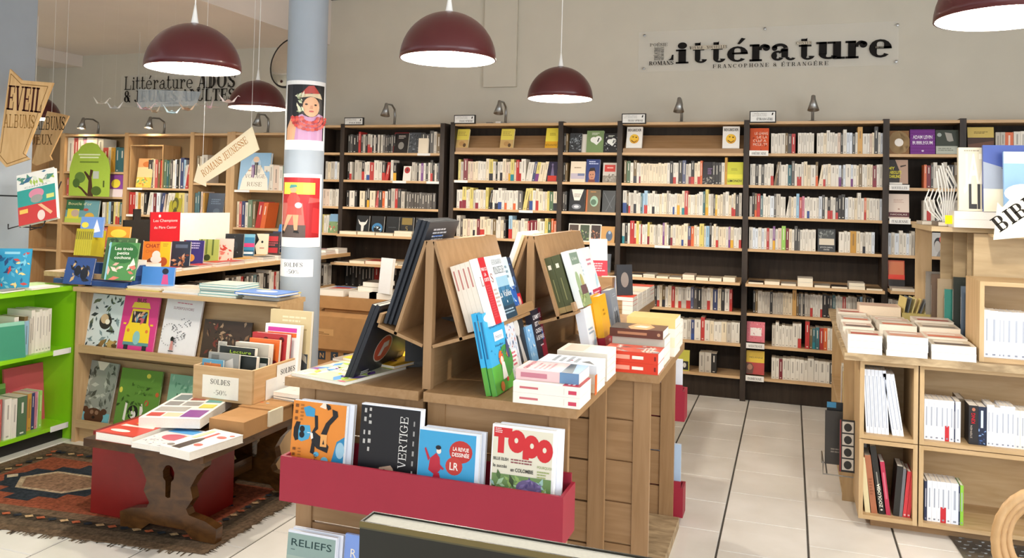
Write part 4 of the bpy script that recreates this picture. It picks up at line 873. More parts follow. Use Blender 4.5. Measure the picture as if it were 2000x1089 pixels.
kfo('green and blue BOUCLE D\'OR picture book', -7.57, .46, 1.206, .25, '6ea3ae', [('r', 0, .55, .55, 1, '2f6a4a'), ('r', 0, 0, 1, .25, 'b9cf5a'), ('r', .06, .18, .42, .6, 'e3d84a'), ('e', .3, .42, .12, .16, 'c8b0a0'), ('t', "Boucle d'or", .42, .78, .12, 'efe9b0', {'fit': .72}), ('e', .75, .3, .14, .16, 'e2b44a'), ('e', .62, .58, .08, .06, 'c0574a')])
kfo('purple cover with yellow flower right of green card', -6.98, .22, 1.5, .24, '8a4a9a', [('e', .5, .6, .28, .2, 'f0d84a'), ('r', 0, 0, 1, .35, 'e8d8dc')], y=6.87)
q = MB(); bx0 = -6.69
for a in ((bx0, bx0 + .012, 6.885, 7.14, 1.606, 2.06), (bx0 + .43, bx0 + .442, 6.885, 7.14, 1.606, 2.06), (bx0 + .012, bx0 + .43, 6.885, 7.14, 2.048, 2.06), (bx0 + .012, bx0 + .43, 7.128, 7.14, 1.606, 2.048)): q.box(*a)
tag(q.build('wooden_box', M['beechz']), 'open upright beech box inside the top shelf', 'box')
kfo('yellow and pink tall album leaning in the beech box', -6.60, .20, 1.609, .31, 'e8cf9a', [('r', 0, 0, 1, .35, 'e6c952'), ('r', 0, .7, .8, 1, 'dba06a'), ('e', .6, .8, .3, .1, 'c8743c'), ('s', .05, .05, .9, .4, 16, .1, ['7fb06a', 'd98a4a', 'f0e0a0'])], t=.03)
kfo('olive yellow cover with black line drawing', -6.16, .16, 1.322, .24, 'a9a032', [('e', .5, .5, .26, .3, '5c5a26'), ('e', .45, .45, .16, .2, 'a9a032'), ('p', [(.3, .1), (.7, .2), (.5, .4)], '4a4820')])
kfo('dark blue cover in narrow beech bay', -5.68, .20, 1.322, .25, '2c3b50', [('l', .2, .5, .85, .75, 3, '5b7086'), ('e', .6, .25, .2, .12, '4a5a6c')], lean=10)
kfo('blue VOYAGE cover with figure in wide cream dress', -5.30, .36, 1.609, .38, '86b3d6', [('p', [(.06, 0), (1, 0), (.95, .3), (.72, .62), (.36, .62), (.12, .3)], 'ece4d2'), ('e', .52, .72, .16, .14, 'a9c8e0'), ('e', .52, .82, .1, .08, 'e2c0a0'), ('e', .54, .64, .07, .05, 'c03a3a'), ('t', 'VOYAGE', .54, .32, .10, '7a766e', {'slab': .14, 'fit': .68}), ('t', 'RUSE', .54, .1, .11, '8a7a5c', {'slab': .14, 'fit': .5}), ('l', .28, .46, .8, .54, 1, 'c8a888')], t=.03)
# ================================================================ low counter bookcase running toward the back wall
CX = -3.90; CZ = 1.045
r = thing('counter_bookcase', 'long low beech counter bookcase running behind the grey column', 'counter', (-4.15, 5.5, 0))
def cp(name, mat, *a): q = MB(); q.box(*a); o = q.build(name, mat, r); o.matrix_parent_inverse = T(4.15, -5.5, 0); return o
cp('counter_top', M['beechy'], -4.62, CX, 4.06, 6.74, CZ - .032, CZ)
cp('back_panel', M['wengeb'], -4.5, -4.488, 4.28, 6.70, 0, CZ - .032)
for y in (4.28, 5.08, 5.88, 6.68): cp('upright', M['wengeb'], -4.488, -4.02, y, y + .03, 0, CZ - .032)
for z in (.75, .47, .18): cp('shelf', M['beechy'], -4.488, -4.02, 4.28, 6.70, z - .022, z)
STUFF.M = T(-4.04, 0, 0) @ RZ(90)
row(4.35, 5.06, 0, .75, 'kwhkw rkwgk kwtk rwwkgkwwk wkgw', .17); row(5.12, 5.86, 0, .75, 'wwkgkwwrk wkwtkw g kkw^ w r wk', .18); row(5.92, 6.66, 0, .75, 'khkk wwgkw kkr wkwg w', .19)
row(5.12, 5.86, 0, .47, 'kwgrwkwwkgwkwrw', .18); row(5.92, 6.66, 0, .47, 'wkkrw^ gwwkrkw', .2); row(5.92, 6.66, 0, .18, 'rrkrkwrkkrw', .2); row(5.12, 5.86, 0, .18, 'rrkrkwrkkrw', .2)
STUFF.M = Matrix.Identity(4)
# stacks along the counter edge, fore-edges to the shop
ST = [(4.07, .13, [(22, 'o'), (24, 'w'), (24, 'w'), (24, 'w')]), (4.22, .13, [(20, 'p'), (20, 'p'), (24, 'p')]), (4.37, .15, [(10, 'w'), (16, 'r')]), (4.54, .15, [(20, 'k')]), (4.71, .14, [(14, 'r'), (8, 'r')]), (4.87, .15, [(20, 'r'), (12, 'r')]), (5.04, .15, [(16, 'w'), (10, 'r')]), (5.22, .16, [(22, 'w'), (12, 'a')]), (5.42, .16, [(22, 'w'), (14, 'h')]), (5.62, .15, [(20, 'w'), (20, 'k')]), (5.81, .15, [(24, 'r')]), (6.00, .16, [(26, 'w'), (18, 'w')]), (6.19, .15, [(22, 'w')]), (6.36, .16, [(20, 'r'), (18, 'w')]), (6.54, .16, [(26, 'w'), (18, 'w')])]
for i, (y, w, ts) in enumerate(ST):
    z = CZ
    for t, c in ts:
        t = t / 1000.0
        stuff_flat(-4.03 - .02 * (i % 3 == 1), y, z, .12, w, t, CC[c], 'f2ece2'); z += t + .0004
KC = [(4.530, 'small black cover with white card', '2a2624', [('e', .5, .6, .3, .25, '5a5048'), ('r', .45, .05, .98, .32, 'eee8dc')], .115, .16, -4.580),
      (4.580, 'black cover with pale creature', '23201d', [('e', .5, .72, .34, .14, '5f584c'), ('e', .55, .2, .26, .16, 'dad3c6'), ('p', [(.2, .8), (.3, .95), (.38, .8)], '5f584c'), ('p', [(.62, .8), (.7, .95), (.8, .8)], '5f584c')], .145, .185, -4.500),
      (4.420, 'orange and yellow CHAT CHIEN cover', 'e7852b', [('r', .62, 0, 1, 1, 'ecc62c'), ('t', 'CHAT', .34, .78, .13, 'a5302a', {'bold': .03, 'fit': .5}), ('t', 'CHIEN', .32, .6, .11, 'd0622c', {'fit': .42}), ('e', .5, .52, .15, .16, 'f2ede6'), ('e', .42, .3, .24, .14, '6b3a26'), ('e', .76, .3, .15, .16, 'b5542a'), ('e', .5, .38, .2, .13, 'f2ede6'), ('l', .72, .8, .95, .93, 2, 'c9962a')], .185, .195, -4.164),
      (4.620, 'dark blue cover with crowd of figures', '2e3a4c', [('s', .1, .05, .9, .5, 18, .12, ['c8885a', 'd9b090', '8a4a3a']), ('r', .2, .75, .85, .88, '5b6c84')], .13, .19, -4.100),
      (4.960, 'violet-blue cover with glowing figure', '352e78', [('r', 0, 0, .1, 1, '8a2a3c'), ('e', .4, .25, .18, .16, 'dd9a4a'), ('l', .25, .6, .85, .9, 3, 'c9c4ee')], .15, .175, -4.290),
      (5.135, 'green forest cover', 'a9b45e', [('r', .1, .3, .18, 1, '5a6a30'), ('r', .36, .35, .44, 1, '66783a'), ('r', .66, .3, .74, 1, '5a6a30'), ('e', .45, .2, .16, .14, '33401f')], .155, .175, -4.300),
      (5.290, 'red and white spotted cover', 'e2c9c0', [('s', .05, .05, .95, .7, 22, .12, ['c2443c', 'd97a70'])], .14, .175, -4.270),
      (5.540, 'black cover leaning beside blue wave cover', '1f2226', [('e', .5, .5, .2, .2, '2e343a'), ('s', .1, .1, .9, .9, 5, .05, ['8a8f96'])], .15, .20, -4.376),
      (5.820, 'blue wave cover with pink stripe', '3d82ab', [('r', 0, .4, 1, .58, 'd0447c'), ('r', 0, 0, 1, .25, '2a5878'), ('r', .05, .08, .95, .18, 'd6e4ee'), ('r', 0, .85, 1, 1, '77b4cc')], .145, .185, -4.470),
      (6.030, 'black and cream cover with half face', 'ded6bc', [('p', [(0, 0), (.4, 0), (.3, .4), (.5, .7), (.35, 1), (0, 1)], '1b1b1c'), ('e', .68, .6, .06, .06, '1b1b1c'), ('r', .55, .28, .8, .32, 'b05a50')], .16, .18, -4.500),
      (6.120, 'dark cover with red lettering', '2b2628', [('r', .1, .6, .9, .85, 'b82a34'), ('r', .1, .05, .9, .3, 'b82a34'), ('l', .1, .35, .9, .55, 2, 'c04a50')], .14, .185, -4.420),
      (6.320, 'navy cover with night scene', '232b48', [('s', .05, .1, .95, .9, 16, .1, ['5a6ca0', '9aa6cc', '33406e'])], .16, .19, -4.470)]
for y, lb, c, a, w, h, x in KC:
    book(lb + ' standing on the counter', w, h, .018, c, stand(x, y, CZ + .001, 22, 8), a)
q = MB(); q.box(0, .50, 0, .012, 0, .365, 'f3efe4'); o = tag(q.build('white_panel', M['matte']), 'blank white board standing behind the counter books', 'board'); o.matrix_world = T(-4.60, 5.28, CZ) @ RZ(80)
q = MB(); q.box(0, .27, 0, .010, 0, .375, 'c11f2b'); o = q.build('red_sign', M['paint']); o.matrix_world = T(-4.60, 4.96, CZ) @ RZ(80); tag(o, 'red sign with white script beside the blank white board', 'sign')
q = MB(); draw(q, [('t', 'Les Champions', .5, .80, .055, 'f3e6e4', {'fit': .8}), ('t', 'du Père Castor', .5, .66, .055, 'f3e6e4', {'fit': .75}), ('e', .3, .92, .04, .03, 'e8d0d0')], .27, .375); q.build('lettering', M['matte'], o)
q = MB(); q.box(0, .22, 0, .012, 0, .32, '25221f'); q.box(.08, .14, 0, .012, .32, .40, '25221f'); o = tag(q.build('black_board', M['matte']), 'black cut-out board standing left of the red sign', 'board'); o.matrix_world = T(-4.60, 4.70, CZ) @ RZ(80)
q = MB(); q.hexa([(0, 0, 0), (.19, 0, 0), (.19, .1, 0), (0, .1, 0), (.02, .07, .25), (.19, .07, .25), (.19, .09, .25), (.02, .09, .25)], '3f7fc4'); q.box(.03, .17, -.02, .0, 0, .11, '356fb0')
o = tag(q.build('card_stand', M['matte']), 'blue cardboard display stand on the counter', 'stand'); o.matrix_world = T(-4.52, 6.42, CZ) @ RZ(12)
flat_book('pale book with pink oval lying by the blue stand', -4.25, 6.55, CZ, .22, .16, .03, 'dfe4e8', [('e', .5, .5, .3, .25, 'd8507c')])
# ================================================================ slanted beech face-out unit
BX0, BX1, BY = -4.255, -2.75, 3.985
r = thing('display_unit', 'low beech face-out display of picture books beside the green shelves', 'display unit', (-3.5, BY, 0))
def bp_(name, mat, mb): o = mb.build(name, mat, r); o.matrix_parent_inverse = T(3.5, -BY, 0); return o
def bb(name, mat, *a): q = MB(); q.box(*a); return bp_(name, mat, q)
M['unit'] = wood('pale_beech_unit', 'b8976c', 'c4a47a', (1.2, 14, 14), 0.42); M['unitz'] = wood('pale_beech_unit_side', 'b8976c', 'c4a47a', (14, 14, 1.2), 0.42)
OK = M['unit']
bb('top_board', OK, BX0, BX1, BY - .03, 4.24, .945, .972)
bb('side_panel', M['unitz'], BX0, BX0 + .03, BY - .0, 4.22, 0, .945); bb('side_panel', M['unitz'], BX1 - .03, BX1, BY, 4.22, 0, .945)
bb('back_panel', OK, BX0 + .03, BX1 - .03, 4.20, 4.22, 0, .945)
Z1, Z2 = 0.589, 0.123
for z in (Z1, Z2):
    bb('ledge', OK, BX0 + .03, BX1 - .03, BY, BY + .10, z - .03, z); bb('ledge_lip', OK, BX0 + .03, BX1 - .03, BY, BY + .014, z + .0005, z + .018)
    q = MB(); q.hexa([(BX0 + .03, BY + .10, z), (BX1 - .03, BY + .10, z), (BX1 - .03, BY + .115, z), (BX0 + .03, BY + .115, z), (BX0 + .03, BY + .18, z + .37), (BX1 - .03, BY + .18, z + .37), (BX1 - .03, BY + .195, z + .37), (BX0 + .03, BY + .195, z + .37)]); bp_('slanted_back', OK, q)
bb('plinth', OK, BX0 + .03, BX1 - .03, BY + .03, BY + .05, 0, Z2 - .03)
def pb(label, x, w, z, h, col, art, t=.012, lean=10, tilt=0): return book(label, w, h, t, col, stand(x, BY + .045, z + .001, 0, lean, tilt), art, hard=True)
xq = [-4.233, -3.966, -3.649, -3.337, -4.26, -3.972, -3.594]
pb('pale grey picture book with swirling dark leaves and sleeping badger', xq[0], .262, Z1, .335, 'cdd8d8', [('s', .03, .03, .97, .97, 46, .085, ['4a5f62', '2b3a3c', '7f9497', '5d6a50']), ('e', .54, .5, .19, .145, '2a2723'), ('e', .5, .55, .12, .09, 'c9b08a'), ('e', .6, .5, .07, .05, 'eee6d2'), ('l', .62, .28, .95, .35, 1, '20211f'), ('s', .45, .0, .98, .16, 14, .12, ['8a6a3a', 'b89a5a', '55401f'])], tilt=1)
pb('pink picture book with yellow bus', xq[1], .275, Z1, .35, 'd63c86', [('p', [(.14, .12), (.86, .12), (.84, .42), (.78, .48), (.74, .74), (.28, .74), (.22, .48), (.16, .42)], 'f2cf2e'), ('r', .30, .5, .71, .7, '3a2a34'), ('s', .33, .52, .68, .68, 12, .07, ['e8b090', 'c85a6a', '6a9ab0', 'f0d0b8']), ('r', .14, .1, .86, .16, '5f8f94'), ('e', .5, .24, .1, .12, '8ec0c0'), ('e', .24, .36, .04, .03, 'e07a3a'), ('e', .76, .36, .04, .03, 'e07a3a'), ('r', .18, .03, .3, .11, '2a2a34'), ('r', .7, .03, .82, .11, '2a2a34'), ('t', 'BUS', .5, .86, .07, '3f3410', {'bold': .02, 'fit': .26}), ('p', [(.24, .76), (.78, .76), (.72, .86), (.3, .86)], 'dfca3e'), ('r', .08, .46, .16, .49, 'f2cf2e'), ('r', .84, .46, .92, .49, 'f2cf2e')])
pb('white SUPERPOUVOIRS picture book with trail of small ink marks', xq[2], .272, Z1, .36, 'e6e4e6', [('t', 'SUPERPOUVOIRS', .5, .78, .045, '8a4a5a', {'fit': .56}), ('l', .3, .87, .75, .9, 1, 'c07080')] + [('e', .5 + .28 * math.sin(i * .21) * (1 - i / 90), .62 - .42 * (i / 60) + .03 * math.sin(i * 2.1), .014, .008, '55535a') for i in range(60)] + [('e', .25 + .22 * math.cos(i * .3), .35 + .18 * math.sin(i * .3), .012, .008, '6a6870') for i in range(20)] + [('e', .36, .28, .045, .045, '1f1d20'), ('p', [(.32, .1), (.42, .1), (.39, .25), (.34, .25)], 'c98a86'), ('r', .3, .075, .44, .09, '1f1d20')], tilt=2)
pb('dark brown photo album cover half behind the sale box', xq[3], .34, Z1, .235, '3d2c22', [('s', .03, .03, .97, .97, 60, .05, ['7a5c44', '6b2f24', 'a08468', '2a1e18'])])
pb('picture book with brown bear under grey foliage', xq[4], .245, Z2, .375, '8f948a', [('s', .03, .22, .97, .97, 60, .09, ['5d625a', '44483f', 'b4b8ac', '6f756a']), ('r', 0, 0, 1, .18, '6fb0bc'), ('e', .5, .1, .32, .14, '4f3020'), ('e', .2, .2, .1, .05, '4f3020'), ('e', .8, .2, .1, .05, '4f3020'), ('e', .42, .17, .06, .035, '8a6a54'), ('e', .58, .17, .06, .035, '8a6a54'), ('e', .5, .09, .05, .025, '1c1210'), ('p', [(.3, 1), (.7, 1), (.55, .86), (.42, .86)], 'd8d4c2')], tilt=2)
pb('green picture book with flowers and white dancing figure', xq[5], .32, Z2, .35, '5f8a38', [('e', .42, .26, .13, .12, '151314'), ('e', .43, .22, .07, .07, 'e8e2da'), ('p', [(.2, .12), (.26, .1), (.27, .4), (.22, .42)], 'e8e2da'), ('p', [(.6, .12), (.66, .3), (.62, .42), (.57, .4)], 'e8e2da'), ('t', 'Dans mon', .62, .68, .05, '3f6a26', {'fit': .36}), ('t', 'petit jardin', .62, .57, .05, '3f6a26', {'fit': .42}), ('e', .68, .9, .05, .04, 'd8cf52'), ('e', .06, .62, .04, .05, 'd8cf52'), ('e', .72, .44, .05, .05, 'c24434'), ('e', .94, .6, .04, .04, 'c25a34'), ('s', .03, .1, .97, .95, 22, .05, ['3f6424', '6f9a44', '2f4a1c'])])
pb('mint green picture book with patterned cover', xq[6], .24, Z2, .345, '7fb094', [('s', .05, .3, .95, .95, 30, .07, ['5f9478', '9cc4aa']), ('t', 'La fuite', .58, .62, .06, '24382c', {'bold': .02, 'fit': .6}), ('t', 'des petits', .55, .48, .05, '24382c', {'fit': .6})])
# flat books on the unit's top
FT = [(-4.17, 4.02, .26, .19, [(5, 'w'), (5, 'w')]), (-3.88, 4.0, .25, .2, [(7, 'y'), (7, 'c'), (7, 'w')]), (-3.60, 4.0, .27, .2, [(9, 'u'), (9, 'w'), (9, 'w')]), (-3.02, 4.0, .25, .2, [(7, 'w'), (8, 'c'), (8, 'c'), (7, 'y')])]
for x, y, w, h, ts in FT:
    z = .972
    for i, (t, c) in enumerate(ts):
        t /= 1000.0; flat_book('thin %s picture book lying on top of the beech display' % CN[c], x + .008 * (i % 2), y + .004 * i, z, w, h, t, CC[c], [('r', .15, .2, .85, .8, mix(CC[c], 'd8b880', .4))], 'flat picture books on the beech display', hard=True); z += t + .0004
z = .972
for i in range(5): flat_book('teal-spined hardback album in a neat stack on the beech display', -3.32 + .006 * (i % 2), 3.98 + .008 * (i % 3), z, .27, .21, .014, '8fb4b4', [('r', .03, .03, .97, .97, 'dfe0cc')], 'teal-spined album stack', hard=True); z += .0144
flat_book('blue picture book overhanging the front of the beech display', -3.03, 3.94, .973 + .03, .3, .2, .016, '3f78c8', [('e', .5, .5, .24, .2, 'cfe0f4'), ('r', .05, .8, .4, .92, 'e8d84a')], hard=True, yaw=-4)
# ================================================================ lime green shelves facing the rug
r = thing('green_shelf', 'lime green low bookcase at the edge of the rug', 'bookcase', (-4.48, 3.3, 0))
def gp(name, mat, *a): q = MB(); q.box(*a); o = q.build(name, mat, r); o.matrix_parent_inverse = T(4.48, -3.3, 0); return o
GX0, GX1, GY0, GY1 = -4.66, -4.32, 2.55, 4.045
GT, GM, GL = .972, .575, .105
gp('top_board', M['green'], GX0, GX1 + .01, GY0, GY1, GT - .03, GT)
gp('end_panel', M['green'], GX0, GX1 + .012, GY1 - .022, GY1, .0, GT - .03); gp('end_panel', M['green'], GX0, GX1 + .012, GY0, GY0 + .022, .0, GT - .03)
gp('back_panel', M['green'], GX0, GX0 + .012, GY0 + .022, GY1 - .022, .0, GT - .03)
for z in (GM, GL): gp('shelf', M['green'], GX0 + .012, GX1, GY0 + .022, GY1 - .022, z - .024, z)
gp('plinth', M['black'], GX0 + .03, GX1 - .05, GY0 + .022, GY1 - .022, 0, GL - .024)
for z in (GM, GL): gp('shelf_label', M['white'], GX1, GX1 + .004, 3.886, GY1 - .03, z - .030, z + .004)
def gfrm(x): return T(x, 0, 0) @ RZ(90)
row(3.765, 3.905, 0, GM, 'w w w w w w', .255, individual=('in the matching set on the green middle shelf', 'white set on the green shelf'), dep=.2, mw=gfrm(-4.36))
row(3.715, 3.765, 0, GM, 'l+ g', .21, individual=('left of the white set on the green shelf', None), dep=.18, mw=gfrm(-4.355))
row(3.655, 3.71, 0, GM, 'w- n-/', .235, individual=('standing between teal album and blue book', None), dep=.19, mw=gfrm(-4.37))
book('teal green album leaning face-out on the green middle shelf', .16, .215, .012, '3f8f72', T(-4.345, 3.53, GM) @ RZ(78) @ RX(-8), [('r', 0, .9, 1, 1, '8fc7ae')], hard=True)
book('pale mint album behind the teal album', .16, .205, .012, 'b9dccb', T(-4.36, 3.42, GM) @ RZ(82) @ RX(-8), [], hard=True)
row(3.30, 3.45, 0, GM, 'w t w g l w', .22, None, dep=.18, individual=('in the far left of the green middle shelf', 'green shelf left spines'), mw=gfrm(-4.36))
book('large pink album standing behind coloured spines on the green bottom shelf', .26, .36, .016, 'cf5a62', T(-4.54, 3.76, GL) @ RZ(85) @ RX(-6), [], hard=True)
row(3.745, 3.872, 0, GL, 'r+ a+ b f w- L', .225, individual=('in the coloured set before the pink album', 'coloured set on the green bottom shelf'), dep=.13, mw=gfrm(-4.375))
row(3.665, 3.73, 0, GL, 'G+', .235, individual=('thick with white top half by the coloured set', None), dep=.15, mw=gfrm(-4.335))
row(3.585, 3.66, 0, GL, 'w+ w+', .23, individual=('with orange spots beside thick green book', 'spotted white books on the green bottom shelf'), dep=.15, mw=gfrm(-4.33))
book('green photo cover behind the spotted white books', .2, .29, .012, '6f9a4a', T(-4.5, 3.52, GL) @ RZ(85) @ RX(-5), [('r', 0, .7, 1, .9, '4c7434'), ('r', .05, .5, .4, .7, 'e4e0d0')], hard=True)
row(3.35, 3.57, 0, GL, 'w+ g w L w r', .24, individual=('at the left of the green bottom shelf', 'green bottom shelf left spines'), dep=.15, mw=gfrm(-4.34))
flat_book('dark photo book lying at the front edge of the green top', -4.40, 3.50, GT, .10, .16, .012, '2b2926', [('r', .05, .05, .95, .95, 'c9c3b2')], yaw=6)
flat_book('cream picture book lying flat on the green top', -4.42, 3.70, GT, .12, .2, .01, 'e6dfc8', [], yaw=0)
# square grey pillar behind the green shelves
q = MB(); q.box(-5.30, -4.87, 3.84, 4.15, 0, 3.099); struct(q.build('pillar', M['greyp']))
q = MB(); q.box(-4.93, -4.922, 3.832, 3.8399, 0, 3.098); struct(q.build('trim_4', flat('grey_conduit', '7d8790', .5)))
# books displayed above the green shelves
def cov(label, u, v, y, z0, w, h, col, art, yaw=20, lean=10, t=.014, tilt=0, x=None): return book(label, w, h, t, col, stand(x, y, z0, yaw, lean, tilt), art, hard=True)
SEA = [('s', .05, .05, .95, .88, 44, .09, ['1f6a9a', '5ab6d8', 'c84a44', '2a4f7a', 'f0d890', '7fcadf']), ('r', .3, .86, .7, .92, '8fd0e4')]
cov('blue sea picture book standing at the end of the green top', 0, 0, 3.62, GT + .001, .21, .245, '2f9ac4', SEA, 32, 10, x=-4.545)
cov('magenta cover beside the blue sea picture book', 0, 0, 3.44, GT + .001, .2, .24, 'c23a7a', [('r', .9, 0, 1, 1, 'f0e6dc')], 28, 8, x=-4.60)
# hanging folded-page picture book on a wire holder
r = thing('book_stand', 'black wire book holder fixed to the grey pillar', 'stand', (-4.5, 3.8, 1.33))
q = MB(); q.tube([(-.06, .15, .3), (-.06, .03, .02), (-.06, -.06, .0), (-.06, -.06, .03)], .004, 6); q.tube([(.12, .15, .3), (.12, .03, .02), (.12, -.06, .0), (.12, -.06, .03)], .004, 6); q.tube([(-.06, .02, .01), (.12, .02, .01)], .004, 6); q.tube([(-.06, .1, .18), (-.2, .12, .2), (-.371, .12, .2)], .005, 6); q.build('wire_frame', M['black'], r)
cov('tall board book in white, teal and red bands with animal heads', 0, 0, 3.78, 1.345, .245, .335, 'efece4', [('r', 0, .0, 1, .36, 'c93a36'), ('r', 0, .36, 1, .68, '2f9c93'), ('s', .02, .74, .98, .98, 18, .12, ['4f8a7a', 'a9c45a', '3a6a8a', 'dfe4d0']), ('e', .5, .56, .2, .1, 'd98aa0'), ('e', .5, .46, .16, .08, '9a9a92'), ('r', .76, .42, .96, .5, 'd8dc7a'), ('r', .04, .22, .26, .3, 'ecc25a'), ('p', [(.52, .34), (.62, .34), (.9, .14), (.84, .1)], 'eab488'), ('e', .6, .12, .1, .1, 'e8d2c8'), ('t', 'CONTES', .5, .70, .03, '7a8a84', {'fit': .6})], 14, 14, t=.03, tilt=-15, x=-4.52)
cov('small blue cover with yellow blobs behind the banded board book', 0, 0, 4.02, 1.28, .15, .13, '6f96d8', [('e', .2, .6, .16, .14, 'ecd84a'), ('e', .35, .25, .12, .12, 'f0e6a0'), ('p', [(.55, .2), (.7, .9), (.9, .3)], 'e8e8f4')], 15, 8, x=-4.29)
# slip-cased yellow set and neighbours (stand on the low wire rack)
r = thing('display_rack', 'low blue cardboard rack of picture books behind the green shelves', 'rack', (-4.2, 4.06, .98))
q = MB(); q.hexa([(-.28, -.02, 0), (.30, -.02, 0), (.30, .12, 0), (-.28, .12, 0), (-.28, .08, .13), (.30, .08, .13), (.30, .12, .13), (-.28, .12, .13)], '2f4f8a'); q.build('panel', M['paint'], r)
q = MB(); q.box(-.28, .30, -.05, -.02, 0, .03, '2c4a86'); q.build('lip', M['paint'], r)
q = MB(); draw(q, [('s', .3, .1, .62, .9, 14, .08, ['20232c', 'c9a86a', '151820']), ('e', .45, .5, .06, .2, '1c1e26')], .5, .2); q.M = Matrix.Identity(4)
cov('navy cover with group of black dressed children', 0, 0, 3.97, .985, .20, .17, '35528f', [('s', .25, .15, .85, .85, 20, .1, ['1d1f2a', 'd3b07c', '2a2c38']), ('e', .45, .5, .12, .2, '1d1f2a'), ('e', .7, .4, .14, .22, '1d1f2a')], 8, 14, x=-4.36)
for i in range(8):
    book('yellow olive paperback in the set of eight above the navy cover', .13, .17, .0135, 'c3b42c', T(-4.235 + i * .0142 - .06, 4.00 + .003 * i, 1.165) @ RZ(10) @ RX(-8) @ RZ(90), None, spine=[('r', .25, .6, .75, .9, '7d7320')], group='yellow set on the blue rack')
cov('orange and yellow box lid behind the green castle book', 0, 0, 4.13, 1.26, .16, .09, 'e89a2a', [('e', .5, .5, .35, .3, 'f4d84a')], 10, 8, x=-4.18)
cov('dark green picture book behind the goslings book', 0, 0, 4.0, 1.03, .19, .26, '4a6a40', [('t', 'CARTABLE', .5, .78, .09, 'e4e8d4', {'slab': .14, 'fit': .8}), ('s', .05, .82, .95, .98, 8, .1, ['2f4a2c', '6f8f5a'])], 14, 12, x=-4.08, t=.03)
cov('green TROIS PETITS picture book with pink roses', 0, 0, 3.955, 1.03, .19, .235, '4f8a4c', [('e', .5, .72, .5, .28, '2f6a34'), ('s', .05, .02, .95, .45, 12, .14, ['e8b0a0', 'f0ead8', 'd87a6a', 'f4d8c8']), ('t', 'Les trois', .5, .8, .08, 'f3f0e4', {'bold': .02, 'fit': .6}), ('t', 'petits', .5, .68, .08, 'f3f0e4', {'bold': .02, 'fit': .4}), ('t', 'cochons', .5, .56, .08, 'f3f0e4', {'bold': .02, 'fit': .55}), ('r', 0, 0, .06, 1, '8fc4d4')], 16, 14, x=-4.01)
cov('blue cover with dark-haired girl in pink behind flat books', 0, 0, 4.10, .975, .22, .135, '4a86d0', [('e', .72, .8, .1, .14, '1f2230'), ('p', [(.6, .0), (.86, .0), (.8, .65), (.66, .65)], 'd0508a'), ('r', 0, 0, 1, .2, '6aa0de')], 10, 6, x=-3.86)
# ================================================================ wooden arrow signs
def arrow_sign(pts, y, thick, label, texts, mat=None, hang=None, line=True):
    cx = sum(p[0] for p in pts) / len(pts); cz = min(p[1] for p in pts)
    r = thing('arrow_sign', label, 'sign', (cx, y, cz))
    q = MB(); q.M = T(-cx, 0, -cz) @ RX(90); q.prism(pts, -thick, 0); q.build('board', mat or M['plyh'], r)
    q = MB(); q.M = T(-cx, 0, -cz)
    if line:
        mx_, mz_ = sum(p[0] for p in pts) / len(pts), sum(p[1] for p in pts) / len(pts); n = len(pts)
        ins = [(mx_ + (a - mx_) * .86, mz_ + (c - mz_) * .92) for a, c in pts]
        for i in range(n):
            A, Bq = Vector(ins[i]), Vector(ins[(i + 1) % n]); d = (Bq - A).normalized(); nn = Vector((-d.y, d.x)) * .0022
            q.poly([((A - nn).x, -.0006, (A - nn).y), ((Bq - nn).x, -.0006, (Bq - nn).y), ((Bq + nn).x, -.0006, (Bq + nn).y), ((A + nn).x, -.0006, (A + nn).y)], '8a6434')
    for tx in texts: add_text(q, tx[0], tx[1], tx[2], tx[3], tx[4], y=-.0008, **tx[5])
    q.build('lettering', M['matte'], r)
    if hang:
        for a, c in hang:
            q = MB(); q.M = T(-cx, 0, -cz); q.tube([(a, .004, c), (a, .004, 3.098 if a < -4.45 else 3.579)], .0012, 4); q.build('string', M['white'], r)
    return r
ev = [(-4.698,3.83,2.335), (-4.765,3.83,1.797), (-4.781,3.83,1.778), (-4.699,3.83,1.713), (-4.503,3.83,1.764), (-4.547,3.83,1.786), (-4.334,3.83,2.239), (-4.594,3.83,2.261)]
arrow_sign([(p[0], p[2]) for p in ev], 3.82, .012, 'plywood arrow sign reading EVEIL ALBUMS fixed to the grey pillar', [('EVEIL', -4.714, 2.078, .155, '4a241c', dict(align='l', slab=.2, width=-4.418 - -4.714, rot=-5)), ('ALBUMS', -4.73, 1.964, .085, '9a7038', dict(align='l', slab=.1, width=.26, rot=-2))])
al = [(-5.265,4.6,2.158), (-5.397,4.6,1.77), (-5.355,4.6,1.751), (-5.201,4.6,1.794), (-5.223,4.6,1.825), (-5.054,4.6,2.121), (-5.134,4.6,2.137)]
arrow_sign([(p[0], p[2]) for p in al], 4.6, .012, 'plywood arrow sign reading ALBUMS JEUX hanging behind the EVEIL arrow', [('ALBUMS', -5.369, 2.02, .10, '3f3020', dict(align='l', slab=.1, width=-5.084 - -5.369, rot=-1)), ('JEUX', -5.404, 1.908, .075, '6a4a28', dict(align='l', slab=.14, width=.2))], hang=[(-5.223, 2.126), (-5.098, 2.114)], line=False)
rj = [(-3.785,4.5,1.78), (-3.771,4.5,1.745), (-3.822,4.5,1.655), (-3.716,4.5,1.622), (-3.726,4.5,1.656), (-3.302,4.5,1.872), (-3.368,4.5,2.023)]
rj = [(-3.789,4.5,1.773), (-3.822,4.5,1.655), (-3.72,4.5,1.622), (-3.725,4.5,1.649), (-3.306,4.5,1.872), (-3.368,4.5,2.023), (-3.78,4.5,1.752)]
